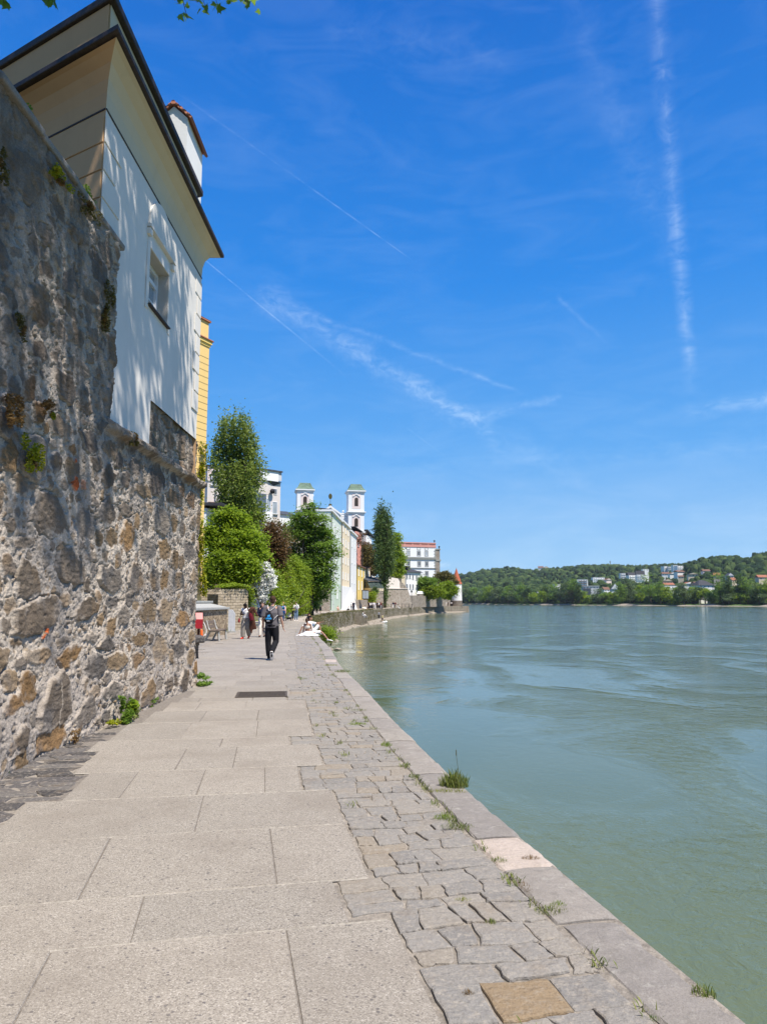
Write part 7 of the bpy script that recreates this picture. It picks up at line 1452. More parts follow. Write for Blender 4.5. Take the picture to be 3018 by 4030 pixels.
# --- the couple and the girl sitting on the kerb
Ye = 36.2; pm = Vector((at(1226, HOR, Ye).x, Ye, 0)); x_edge = Q(Ye)
MS = J(pel=(0, .05, .13), waist=(0, .12, .26), chest=(0, .17, .47), neck=(0, .17, .66), head=(.0, .14, .82), shR=(-.19, .2, .6), elR=(-.34, .5, .4), wrR=(-.36, .62, .12), shL=(.19, .14, .6), elL=(.22, -.16, .56), wrL=(.2, -.4, .62), hipR=(-.1, .0, .12), knR=(-.1, -.44, .14), anR=(-.12, -.74, -.2), toR=(-.12, -.95, -.26), hipL=(.1, 0, .12), knL=(.16, -.3, .52), anL=(.14, -.36, .09), toL=(.14, -.54, .03))
person((x_edge - .26, Ye, 0), R(90), 'man in white shirt and shorts on the kerb, one shoe over the water', MS, 1.78, 'skin_tan', ('h_black', 'short'), ('c_white', 'shirt'), ('c_white', 'shorts'), 'c_white', .011, look=(.2, 0))
FS = J(pel=(0, 0, .12), waist=(0, .02, .26), chest=(0, .05, .46), neck=(0, .07, .64), head=(.02, .1, .79), shR=(-.165, .06, .58), elR=(-.2, -.02, .34), wrR=(-.12, -.2, .2), shL=(.165, .04, .58), elL=(.24, -.02, .34), wrL=(.28, -.06, .1), hipR=(-.09, 0, .1), knR=(-.2, -.4, .16), anR=(.1, -.5, .07), toR=(.22, -.52, .04), hipL=(.09, 0, .1), knL=(.25, -.36, .14), anL=(-.1, -.42, .07), toL=(-.22, -.44, .04))
pf = Vector((at(1213, HOR, 35.2).x, 35.2, 0))
wf = person((pf.x, pf.y, 0), R(165), 'woman in a spread white skirt sitting on the paving with her back turned', FS, 1.66, 'skin_tan', ('h_brown', 'bun'), ('c_white', 'crop_bare'), ('c_white', 'none'), 'c_white', .011, look=(.5, 0))
for c in list(wf.children):
    if c.name.startswith('shirt') or c.name.startswith('crop'): bpy.data.objects.remove(c)
mb = MB(); mb.tube([(0, .02, .4), (0, .05, .46), (0, .055, .53)], [(.148, .112), (.166, .125), (.162, .118)], 18); fuse(mb, 'crop_top', M['c_cream'], wf, .011)
rr = random.Random(6); V = [(0, 0, .31)]; ns, nr = 40, 6
for r_ in range(1, nr + 1):
    for k in range(ns):
        a = 2 * math.pi * k / ns; f = r_ / nr; rx = .13 + .48 * f ** 1.4; ry = .12 + .3 * f ** 1.2; wv = 1 + .12 * f * math.sin(7 * a + r_) ; V.append((rx * wv * math.cos(a), -.12 * f + ry * wv * math.sin(a), max(.012, .3 * (1 - f ** .75) + .02 + .018 * math.sin(9 * a + 1.3 * r_) * f)))
F = [(0, 1 + k, 1 + (k + 1) % ns) for k in range(ns)] + [(1 + (r_) * ns + k, 1 + (r_ + 1) * ns + k, 1 + (r_ + 1) * ns + (k + 1) % ns, 1 + r_ * ns + (k + 1) % ns) for r_ in range(nr - 1) for k in range(ns)]
o = MB().add(V, F).build('skirt', M['c_skirt'], wf, smooth=True)
Yg = 49.0; person((Q(Yg) - .4, Yg, 0), R(75), 'girl with long dark hair in a navy top sitting further along the kerb edge', SITEDGE, 1.66, 'skin_fair', ('h_brown', 'long'), ('c_navy', 'tee'), ('c_palejeans', 'jeans'), 'c_white', .014)
# --- people further along the quay: (u, v feet, height, facing deg, pose, top, bottom, hair, label, z)
far = [(1247, 2413.5, 1.65, 160, STAND, 'c_black', 'c_black', 'trousers', 'person in black standing left of the one with the grey top near the maple'), (1261, 2413.8, 1.66, 200, STAND, 'c_midgrey', 'c_black', 'skirt', 'person in a grey top and long black skirt standing near the maple'),
       (1329.5, 2403, 1.7, 20, SIT, 'c_pink', 'c_tan', 'shorts', 'person in pale pink sitting on the ground against the pale green house'), (1373, 2402.5, 1.7, -30, SIT, 'c_white', 'c_black', 'jeans', 'person in a white top sitting in front of the white buttress'),
       (1383, 2404.5, 1.7, 10, STAND, 'c_white', 'c_midgrey', 'jeans', 'person in white standing left of the man in navy by the white buttress'), (1391.5, 2405.5, 1.78, 190, STAND, 'c_navy', 'c_navy', 'trousers', 'man all in navy standing right of the white buttress'),
       (1288, 2405, 1.7, 30, SIT, 'c_black', 'c_black', 'jeans', 'person in black sitting by the rubble garden wall'), (1299, 2405, 1.68, -20, SIT, 'c_yellow', 'c_tan', 'jeans', 'person in pale yellow sitting next to the one in black by the garden wall'),
       (1429, 2402, 1.7, 40, SIT, 'c_cream', 'c_cream', 'jeans', 'person in cream sitting left of the couple by the yellow house foot'), (1436, 2402, 1.7, 60, SIT, 'c_white', 'c_white', 'shorts', 'person in white sitting on the quay edge below the bright yellow house'),
       (1448, 2401.5, 1.7, 90, SITEDGE, 'c_black', 'c_black', 'jeans', 'person in black sitting on the quay edge at the top of the steps')]
grp = [(1452, 'c_black', 'c_black', 'in black at the left end'), (1457, 'c_white', 'c_navy', 'in white, second from the left'), (1464, 'c_lav', 'c_black', 'in lavender, third from the left'), (1471.5, 'c_white', 'c_midgrey', 'in white with grey trousers, left of the gap'), (1476.5, 'c_lav', 'c_white', 'in pale clothes right of the middle gap'), (1483, 'c_black', 'c_black', 'in black, broad, near the middle'), (1488, 'c_navy', 'c_black', 'in navy beside the broad one in black'), (1493, 'c_white', 'c_black', 'in white top and black trousers, right of the navy one'), (1499, 'c_black', 'c_navy', 'in black, third from the right'), (1507, 'c_green', 'c_black', 'in dark green, second from the right'), (1515, 'c_maroon', 'c_midgrey', 'in a maroon top at the right end')]
for i, (u, a, b, t) in enumerate(grp): far.append((u, 2396.6 + (i * 7 % 3) * .35, 1.62 + .1 * (i * 5 % 4) / 3, (i * 77) % 360, STAND, a, b, 'trousers', 'person of the quay group ' + t))
far += [(1547, 2392.8, 1.7, 170, STAND, 'c_navy', 'c_white', 'trousers', 'person in a dark top and white trousers standing before the bastion'), (1551, 2392.5, 1.65, 10, STAND, 'c_black', 'c_black', 'trousers', 'person in black right beside the one in white trousers before the bastion'), (1556, 2391.6, 1.7, 190, STAND, 'c_maroon', 'c_midgrey', 'trousers', 'person in a maroon top standing before the bastion')]
for i, q in enumerate(far):
    u, v, h, a, po, t, b_, bk, lab = q; p = gpx(u, v); p.x = min(p.x, Q(p.y) - (.35 if po is SITEDGE else .5))
    person((p.x, p.y, 0), R(a), lab, po, h, 'skin_fair' if i % 4 else 'skin_tan', (['h_brown', 'h_black', 'h_blond'][i % 3], 'short' if i % 2 else 'cap'), (t, 'tee' if i % 3 else 'sweater'), (b_, bk), 'c_black', .026, 'people in the standing group on the quay' if 'quay group' in lab else 'people along the quay')
for u, Y, a, t, b_, lab in [(1672, 262, 20, 'c_midgrey', 'c_black', 'far person in grey walking by the promenade wall left of the shrubs'), (1730, 276, 200, 'c_white', 'c_black', 'far person in white below the shrubs on the promenade'), (1756, 280, 0, 'c_white', 'c_cream', 'far person in white left of the pair before the round tower'), (1762, 281, 180, 'c_black', 'c_black', 'far person in black left of the round tower'), (1771, 282, 90, 'c_tan', 'c_tan', 'far person in tan between the one in black and the round tower'), (1785, 280, 40, 'c_white', 'c_black', 'far person in a white top in front of the round tower'), (1792, 281, 60, 'c_black', 'c_black', 'far person in black in front of the round tower'), (1799, 279, 10, 'c_midgrey', 'c_black', 'far person in grey at the quay tip')]:
    c = at(u, HOR, Y); person((min(c.x, Q(min(Y, QEND)) - .6), Y, 0), R(a), lab, WALKF if u % 2 else STAND, 1.72, 'skin_fair', ('h_brown', 'cap'), (t, 'tee'), (b_, 'trousers'), 'c_black', .035, 'far people near the round tower')
# on the steps and at the water
for k, t, bt, lab in [(3.2, 'c_white', 'c_white', 'person in white sitting on the upper part of the stone steps'), (5.3, 'c_white', 'c_midgrey', 'second person in white sitting lower on the stone steps')]:
    person((Q(121 + k) + .9, 121 + k, -.18 - round(k / .9) * .17 + .01), R(100), lab, SIT, 1.7, 'skin_fair', ('h_black', 'cap'), (t, 'tee'), (bt, 'trousers'), 'c_black', .024, 'people at the foot of the quay')
c = at(1491, 2436, 139); person((c.x, 139, c.z), R(30), 'person with a grey top and black trousers standing at the water below the steps', STAND, 1.55, 'skin_fair', ('h_brown', 'cap'), ('c_midgrey', 'sweater'), ('c_black', 'trousers'), 'c_white', .024, 'people at the foot of the quay')
c = at(1505, 2445, 139); person((c.x, 139, WATER + .12), R(-40), 'person in a pale yellow top and dark shorts standing right at the water', STAND, 1.55, 'skin_fair', ('h_brown', 'cap'), ('c_yellow', 'tee'), ('c_black', 'shorts'), 'c_white', .024, 'people at the foot of the quay')
mb = MB(); mb.ball((0, 0, .12), (.5, .3, .2), 12, 8); mb.ball((.28, -.05, .2), (.3, .22, .22), 12, 8); mb.ball((-.35, .05, .1), (.28, .2, .14), 10, 8); o = fuse(mb, 'white_bundle', M['c_white'], None, .03, 3); c = at(1513, 2446, 138.5); o.location = (c.x, 138.5, WATER + .04); tag(o, 'white bundle lying at the water beside the person in pale yellow', 'bundle')
c = at(1556.5, 2399, 196); person((Q(196) - .25, 196, 0), R(100), 'person in white sitting on the quay edge before the bastion, legs over the wall', SITEDGE, 1.7, 'skin_fair', ('h_black', 'short'), ('c_white', 'tee'), ('c_white', 'trousers'), 'c_black', .026, 'people along the quay')
# ---------------------------------------------------------------- things between the white house and the hedge
def gp3(u, v): return gnd(u, v)
# low garden wall with two tiers of coping
A = Vector((at(770, HOR, 30).x, 30, 0)); B = Vector((at(896, HOR, 37.2).x, 37.2, 0))
A = Vector((-8.15, 26.5, 0)); d = (B - A).normalized(); L = (B - A).length
lwl = empty('low_garden_wall', A, math.atan2(d.y, d.x), 'low warm coloured rubble wall with a pale sloping top behind the bench', 'wall')
MB().box((L / 2, .3, .62), (L, .6, 1.3)).build('masonry', M['rubble_warm'], lwl)
MB().box((L / 2, .27, 1.33), (L + .1, .78, .11)).build('lower_coping', M['concrete_leg'], lwl, bevel=.015)
MB().extrude([(0, -.02, 1.39), (0, .95, 1.6), (0, .95, 1.39)], (L - .1, 0, 0)).build('sloping_top', M['concrete_leg'], lwl)
MB().box((L / 2 + .1, 1.05, 1.655), (L + .3, .5, .1)).build('upper_coping', M['concrete_leg'], lwl, bevel=.012)
MB().box((L / 2, 1.3, .8), (L, .5, 1.6)).build('back_wall', M['rubble_warm'], lwl)
fr = empty('spiked_railing', A + Vector((-.9, .4, 1.705)), math.atan2(d.y, d.x), 'short row of dark iron spikes on the coping under the yellow house', 'railing'); m2 = MB()
for i in range(24): m2.tube([(.3 * i, .3, 0), (.3 * i, .3, .16)], [.014, .004], 5)
m2.tube([(0, .3, .06), (7, .3, .06)], .012, 5); m2.build('spikes', M['dark_metal'], fr)
# stone gate wall and its neighbour with a wooden gate
def stonewall(name, u0, Y0, u1, Y1, vt, label, depth=1.2, slope=0.0):
    a = at(u0, HOR, Y0); b = at(u1, HOR, Y1); dv = (b - a); Lh = Vector((dv.x, dv.y, 0)).length; r = empty(name, (a.x, a.y, 0), math.atan2(dv.y, dv.x), label, 'wall'); H = at(PCX, vt, (Y0 + Y1) / 2).z
    nx, nz = 24, 14; mb = MB(); rr = random.Random(len(label)); V = []; F = []
    pts = [(0, 0), (0, H - slope), (Lh * .12, H - .05), (Lh * .9, H), (Lh, H - .18), (Lh, 0)]
    mb.extrude([(x, 0, z - .1 if z == 0 else z) for x, z in pts], (0, depth, 0)); mb.build('masonry', M['rubble_block'], r)
    return r, Lh, H
def blockstone(n):
    p = n.obj(); q = n.vmath('ADD', p, n.vmath('SCALE', n.noise(p, 1.6, 3, out=1), (0, 0, 0)))
    sw = n('CombineXYZ', {0: n.math('ADD', n('SeparateXYZ', {0: p}).outputs[0], n.math('MULTIPLY', n('SeparateXYZ', {0: p}).outputs[1], 1.0)), 1: n('SeparateXYZ', {0: p}).outputs[2]}).outputs[0]
    nz = n('VectorMath', {0: n.noise(p, 3.5, 3, out=1)}, operation='SCALE'); nz.inputs[3].default_value = .09
    b = n('TexBrick', {'Vector': n.vmath('ADD', sw, nz.outputs[0]), 'Color1': (.34, .28, .2, 1), 'Color2': (.5, .42, .32, 1), 'Mortar': (.17, .14, .1, 1), 'Scale': 1.0, 'Mortar Size': .012, 'Brick Width': .36, 'Row Height': .165, 'Mortar Smooth': .4}, offset_frequency=2)
    c = n.mix(n.mapr(n.noise(p, 9, 4, .7), .4, .7, 0, .45), b.outputs[0], (.26, .22, .16)); return pbsdf(n, c, .95, n.bump(n.math('ADD', n.math('MULTIPLY', b.outputs[1], -1.0), n.math('MULTIPLY', n.noise(p, 12, 4, .7), .8)), .9, .04), .1)
M['rubble_block'] = material('rubble_block', blockstone)
r1, L1, H1 = stonewall('stone_gate_wall', 859, 42.5, 977, 44, 2316, 'block stone wall with a rounded ivy covered end, right of the wooden gate', slope=.35)
r2, L2, H2 = stonewall('garden_wall_stub', 775, 44, 848, 45, 2320, 'lower block stone wall stub left of the wooden gate', slope=.1)
gt = empty('wooden_gate', (at(850, HOR, 44.4).x, 44.4, 0), 0, 'weathered wooden plank gate in the gap between the two block stone walls', 'gate')
for k in range(3): MB().box((-.02 + .13 * k, 0, 1.5 - .02 * k), (.12, .05, 2.5), 0).build('plank', M['wood_grey'], gt)
MB().box((.1, .05, 2.1), (.4, .05, .1)).build('rail', M['wood_grey'], gt)
rg = np.random.default_rng(201); P = []
for i in range(260):
    f = rg.uniform(); x = L1 * (.15 + .85 * f); P += [(x + rg.normal() * .1, .35 + rg.normal() * .3, H1 + .05 + .1 * math.sin(f * 3) + abs(rg.normal()) * .07) for _ in range(9)]
for i in range(230):
    z = rg.uniform(.2, H1); P += [(L1 + .08 + abs(rg.normal()) * .12, .25 + rg.normal() * .35, z + rg.normal() * .08) for _ in range(9)]
o = empty('ivy', r1.location, r1.rotation_euler.z, 'bright lime ivy draped over the top and end of the block stone wall', 'ivy'); leaves('foliage', np.array(P), .11, 'leaf_lime', o, rg, up=.4)
# bench
bp = gp3(845, 2522); bx = empty('park_bench', (bp.x + .05, bp.y + .2, 0), math.atan2(d.y, d.x), 'grey wooden park bench with concrete legs standing by the low rubble wall', 'bench')
m2 = MB()
for k in range(3): MB().box((0, .1 + .16 * k, .44), (1.75, .14, .045)).build('seat_plank', M['wood_grey'], bx, bevel=.008)
for k in range(2): MB().box((0, .56 + .05 * k, .6 + .17 * k), (1.75, .04, .14), M=Matrix.Rotation(R(-14), 3, 'X')).build('back_plank', M['wood_grey'], bx, bevel=.008)
for x in (-.68, .68):
    MB().tube([(x, .06, .0), (x, .1, .41)], [(.045, .05), (.04, .045)], 4).build('front_leg', M['concrete_leg'], bx)
    MB().tube([(x, .66, .0), (x, .45, .41), (x, .56, .58), (x, .63, .86)], [(.04, .05)] * 4, 4).build('rear_leg', M['concrete_leg'], bx)
    MB().box((x, .27, .395), (.07, .42, .05)).build('seat_bearer', M['concrete_leg'], bx)
bx.location = (-6.95, 31.4, 0)
# red life buoy station
lp_ = gp3(789, 2530); lp_.y = 27.6; lp_.x = at(789, HOR, 27.6).x; lb = empty('lifebuoy_station', (lp_.x, lp_.y, 0), R(18), 'red lifebuoy cabinet on a post with an orange float bag and white rope', 'lifebuoy station')
H0, H1_ = at(PCX, 2474, 27.6).z, at(PCX, 2411, 27.6).z; zm_ = at(PCX, 2437, 27.6).z
MB().add([(-.16, -.02, H0), (.12, -.02, H0), (.12, .3, H0), (-.16, .3, H0), (-.16, -.02, zm_), (.12, -.02, zm_), (.12, .3, zm_), (-.16, .3, zm_), (-.16, .14, H1_), (.12, .14, H1_)], [(3, 2, 1, 0), (0, 1, 5, 4), (2, 3, 7, 6), (1, 2, 6, 9, 5), (3, 0, 4, 8, 7), (4, 5, 9, 8), (6, 7, 8, 9)]).build('cabinet', M['red_paint'], lb, bevel=.008)
MB().box((-.02, .14, H0 / 2 - .03), (.09, .09, H0 + .04)).build('post', M['c_brown'], lb)
MB().tube([(.08, -.06, H0 - .42), (.085, -.06, H0 - .3), (.08, -.06, H0 - .06), (.08, -.06, H0 - .02)], [.02, .05, .045, .02], 10).build('float_bag', M['orange_plastic'], lb, smooth=True)
rp = [(.14 + .12 * math.sin(t), -.05, H0 + .25 - .36 * t / 1.6 + (.12 if t > 2.4 else 0)) for t in np.linspace(0, 2.9, 16)]; MB().tube(rp, .014, 6).build('rope', M['white_plastic'], lb)
MB().tube([(-.02 + .045 * math.cos(a), -.06, H0 - .43 + .045 * math.sin(a)) for a in np.linspace(0, 6.283, 15)], .014, 6).build('ring', M['white_plastic'], lb)
# info stele
sp = gp3(911, 2489); stl = empty('info_stele', (sp.x, sp.y, 0), R(5), 'grey metal information stele with a slanted top beside the garden wall', 'stele')
Hs = at(PCX, 2399, sp.y).z; Wd = 26 / FPX * sp.y; MB().extrude([(-Wd / 2, 0, 0), (Wd / 2, 0, 0), (Wd / 2, 0, Hs * .82), (Wd * .05, 0, Hs), (-Wd / 2, 0, Hs)], (0, .12, 0)).build('panel', M['stele'], stl, bevel=.006)
MB().box((0, .06, .04), (Wd + .06, .2, .08)).build('foot', M['concrete_leg'], stl)
# stone bench slab by the wall corner
q = gp3(790, 2566); q.y = 21.2; q.x = at(786, HOR, 21.2).x; sb_ = empty('stone_table', (q.x, q.y, 0), R(20), 'mossy stone slab on a stone post just beyond the corner of the tall wall', 'stone seat')
zt_ = at(PCX, 2503, 21.2).z; zb_ = at(PCX, 2529, 21.2).z; m2 = MB(); m2.box((0, .2, (zt_ + zb_) / 2), (.36, .9, zt_ - zb_)); m2.build('slab', M['sett_dark'], sb_, bevel=.05); MB().loft([((-.06, .15, 0), .1, .14), ((-.06, .15, .2), .085, .12), ((-.06, .15, zb_ - .004), .1, .13)], 12).build('post', M['rubble_dark'], sb_)
# planter box at the end of the hedge
q = gp3(1213, 2417.5); pb_ = empty('planter_box', (q.x, q.y, 0), R(-8), 'dark grey square planter box at the end of the clipped hedge', 'planter'); w = .68; V = [(-w * .85, -w * .85, 0), (w * .85, -w * .85, 0), (w * .85, w * .85, 0), (-w * .85, w * .85, 0), (-w, -w, .95), (w, -w, .95), (w, w, .95), (-w, w, .95)]
MB().add(V, [(3, 2, 1, 0), (0, 1, 5, 4), (1, 2, 6, 5), (2, 3, 7, 6), (3, 0, 4, 7)]).build('box', M['slate'], pb_, bevel=.02); MB().box((0, 0, .86), (w * 1.86, w * 1.86, .1)).build('soil', M['earth'], pb_)
# drain grate in the path
c = gp3(1031, 2734); t = frame(c.y)[1]; dg_ = empty('drain_grate', (c.x, c.y, .004), math.atan2(t.y, t.x) - math.pi / 2, 'dark iron drain grate set into the path slabs', 'grate')
m2 = MB(); gw_, gd_ = .9, .74
for sx in (-1, 1): m2.box((sx * (gw_ / 2 - .02), 0, .003), (.04, gd_, .012))
for sy in (-1, 1): m2.box((0, sy * (gd_ / 2 - .02), .003), (gw_ - .084, .04, .012))
m2.build('grate_frame', M['grate'], dg_); m2 = MB()
for i in range(21): m2.box((0, -gd_ / 2 + .06 + i * (gd_ - .12) / 20, .002), (gw_ - .09, .016, .01))
for x in (-.22, 0, .22): m2.box((x, 0, .0015), (.012, gd_ - .09, .008))
m2.build('bars', M['grate'], dg_); MB().box((0, 0, -.003), (gw_ - .09, gd_ - .09, .004)).build('pit', M['c_black'], dg_)
# thin railing in front of the bastion
a = at(1525, HOR, 199); b = at(1622, HOR, 212); dv = b - a; Lr = Vector((dv.x, dv.y, 0)).length; ra = empty('iron_railing', (a.x, a.y, 0), math.atan2(dv.y, dv.x), 'thin dark iron railing along the foot of the stone bastion', 'railing'); m2 = MB()
for z in (.25, 1.05): m2.tube([(0, 0, z), (Lr, 0, z)], .035, 5)
m2.build('rails', M['dark_metal'], ra)
for i in range(8): MB().tube([(Lr * i / 7, 0, 0), (Lr * i / 7, 0, 1.15)], .05, 5).build('post', M['dark_metal'], ra)
# lamp post and parked pushchair by the green house
lpz = at(1619, HOR, 214); lm = empty('lamp_post', (lpz.x, 213, 0), 0, 'slim dark lamp post in front of the promenade wall beside the bastion', 'lamp'); MB().tube([(0, 0, 0), (0, 0, 2.4), (0, 0, 4.4)], [.1, .07, .05], 8).build('pole', M['dark_metal'], lm); MB().loft([((0, 0, 4.4), .1, .1), ((0, 0, 4.5), .22, .22), ((0, 0, 4.95), .28, .28), ((0, 0, 5.15), .06, .06)], 8).build('lantern', M['dark_metal'], lm)
# ---------------------------------------------------------------- far bank: terrain, forest, shore trees, houses
su = [1500, 1700, 1800, 1900, 2000, 2100, 2200, 2300, 2400, 2500, 2600, 2700, 2800, 2900, 3018, 3200, 3600, 4200]
SH = [1500, 1400, 1250, 1150, 1060, 990, 930, 880, 830, 790, 750, 720, 690, 665, 640, 610, 560, 520]
ku = [1500, 1800, 1830, 1870, 1920, 1985, 2010, 2060, 2100, 2150, 2200, 2250, 2300, 2400, 2500, 2600, 2680, 2720, 2760, 2800, 2850, 2900, 2950, 3018, 3100, 3300, 4200]
kv = [2285, 2266, 2262, 2250, 2242, 2234, 2236, 2243, 2248, 2240, 2238, 2232, 2227, 2226, 2230, 2226, 2224, 2214, 2206, 2199, 2194, 2193, 2186, 2176, 2162, 2150, 2120]
RD = lambda u: np.interp(u, [1500, 2640, 2720, 4200], [2500, 2300, 1500, 1300])
def hill(u, dd):
    """terrain height at photo column u and distance d"""
    u = np.asarray(u, float); dd = np.asarray(dd, float); D0 = np.interp(u, su, SH); D1 = RD(u); hr = CAMZ + (HOR - np.interp(u, ku, kv)) / FPX * D1 * .985 - 11
    t = np.clip((dd - D0 - 60) / (D1 - D0 - 60), 0, 1.4); h = np.where(t < 1, .5 + .0 * t + hr * (t * .55 + .45 * t * t * (3 - 2 * t)), hr * (1 - (t - 1) * 1.2)) + 2.5 * fbm(u * .02, dd * .006, 8, 3) * np.clip(t * 4, 0, 1)
    bank = np.clip((dd - D0) / 14, -1, 1); return np.where(dd < D0 + 60, WATER - .4 + 2.2 * np.clip(bank, -.5, 1) + np.clip((dd - D0 - 14) / 46, 0, 1) * 1.0, np.maximum(h, .4))
us_ = np.arange(1500, 4200, 18.0); ds = np.concatenate([[-8, 0, 6, 14, 30, 60], np.linspace(90, 1700, 40)]); UU, DD = np.meshgrid(us_, ds, indexing='ij'); D0 = np.interp(UU, su, SH); scl = np.where(DD > 60, (RD(UU) * 1.25 - D0) / 1700, 1); DT = D0 + np.where(DD > 60, 60 + (DD - 60) * scl, DD)
XX = (UU - PCX) / FPX * DT; HZ = hill(UU, DT); V = np.stack([XX, DT, HZ], -1).reshape(-1, 3); nu, nd = UU.shape; idx = np.arange(nu * nd).reshape(nu, nd); Qd = np.stack([idx[:-1, :-1], idx[1:, :-1], idx[1:, 1:], idx[:-1, 1:]], -1).reshape(-1, 4)
tag(newobj('hills', fast_mesh('hills', V, Qd.ravel(), np.full(len(Qd), 4), M['meadow'], True)), kind='structure')
# shoreline gravel
V = []; F = []; i = 0; rs_ = random.Random(77)
for u in range(1700, 3400, 12):
    D = float(np.interp(u, su, SH)); w = max(0.0, 5 * math.sin(u * .021) + 3 * math.sin(u * .057) + 2)
    for k, f in enumerate((-3, 0, w + 1)): V.append(((u - PCX) / FPX * (D + f), D + f, WATER + (-.4, .25, .25 + .22 * (w + 1) * .8)[k]))
    if i: F += [(3 * i - 3, 3 * i, 3 * i + 1, 3 * i - 2), (3 * i - 2, 3 * i + 1, 3 * i + 2, 3 * i - 1)]
    i += 1
tag(MB().add(V, F).build('far_shore', M['shingle']), kind='structure')
# forest: individual lumpy crowns, one mass
t_ = bmesh.new(); bmesh.ops.create_icosphere(t_, subdivisions=2, radius=1.0); IV = np.array([tuple(v.co) for v in t_.verts]); IF = np.array([[v.index for v in f.verts] for f in t_.faces]); t_.free()
cone = []; 
for r_, z in ((.05, 1.0), (.45, .45), (.32, .42), (.7, -.05), (.5, -.1), (.9, -.6), (.3, -.8)):
    for k in range(7): cone.append((r_ * math.cos(k * .8976 + z), r_ * math.sin(k * .8976 + z), z))
CV = np.array(cone); CF = np.array([(i * 7 + k, i * 7 + (k + 1) % 7, (i + 1) * 7 + (k + 1) % 7, (i + 1) * 7 + k) for i in range(6) for k in range(7)])
rg = np.random.default_rng(33); FV = []; FL = []; FS = []; nb = 0
HOUSE = []
def meadow(u, d):     # open slopes: the pasture on the right hill and gardens round the houses
    t = (d - np.interp(u, su, SH)) / (RD(u) - np.interp(u, su, SH)); lo = np.interp(u, [2770, 2850, 2930, 3000], [.62, .7, .82, .95]); hi = np.interp(u, [2770, 2850, 2900, 2960], [.68, .84, 1.0, 1.2]); return (2775 < u < 2965) and lo < t < hi
def add_forest(n_, fn):
    global nb
    for _ in range(n_):
        u = rg.uniform(1700, 3420); D0 = np.interp(u, su, SH); D1 = RD(u); d = fn(D0, D1)
        if meadow(u, d) or any(abs(u - a) < b and d < c + 6 and d > c - 26 for a, b, c in HOUSE): continue
        settle = 2180 < u < 2760 and d < D0 + .62 * (D1 - D0)
        if settle and rg.uniform() < .42: continue
        x = (u - PCX) / FPX * d; z = float(hill(u, d)); con = rg.uniform() < (.45 if (u + d * .3) % 260 < 120 else .12); s = rg.uniform(5, 9) * (1.0 if not con else .7) * (1.0 if not settle else .75)
        if con: P = CV * np.array([s * .62, s * .62, s * 1.6]) + np.array([x, d, z + s * 1.2]); k = CF
        else:
            dsp = 1 + .28 * np.sin(IV @ rg.normal(size=(3, 3)) * 3.1 + rg.uniform(0, 6, 3)).sum(1, keepdims=True) / 1.7 + rg.normal(size=(len(IV), 1)) * .07; P = IV * dsp * np.array([s, s, s * rg.uniform(.8, 1.15)]) + np.array([x, d, z + s * .75]); k = IF
        FV.append(P); FL.append((k + nb).ravel()); FS.append(np.full(len(k), k.shape[1])); nb += len(P)
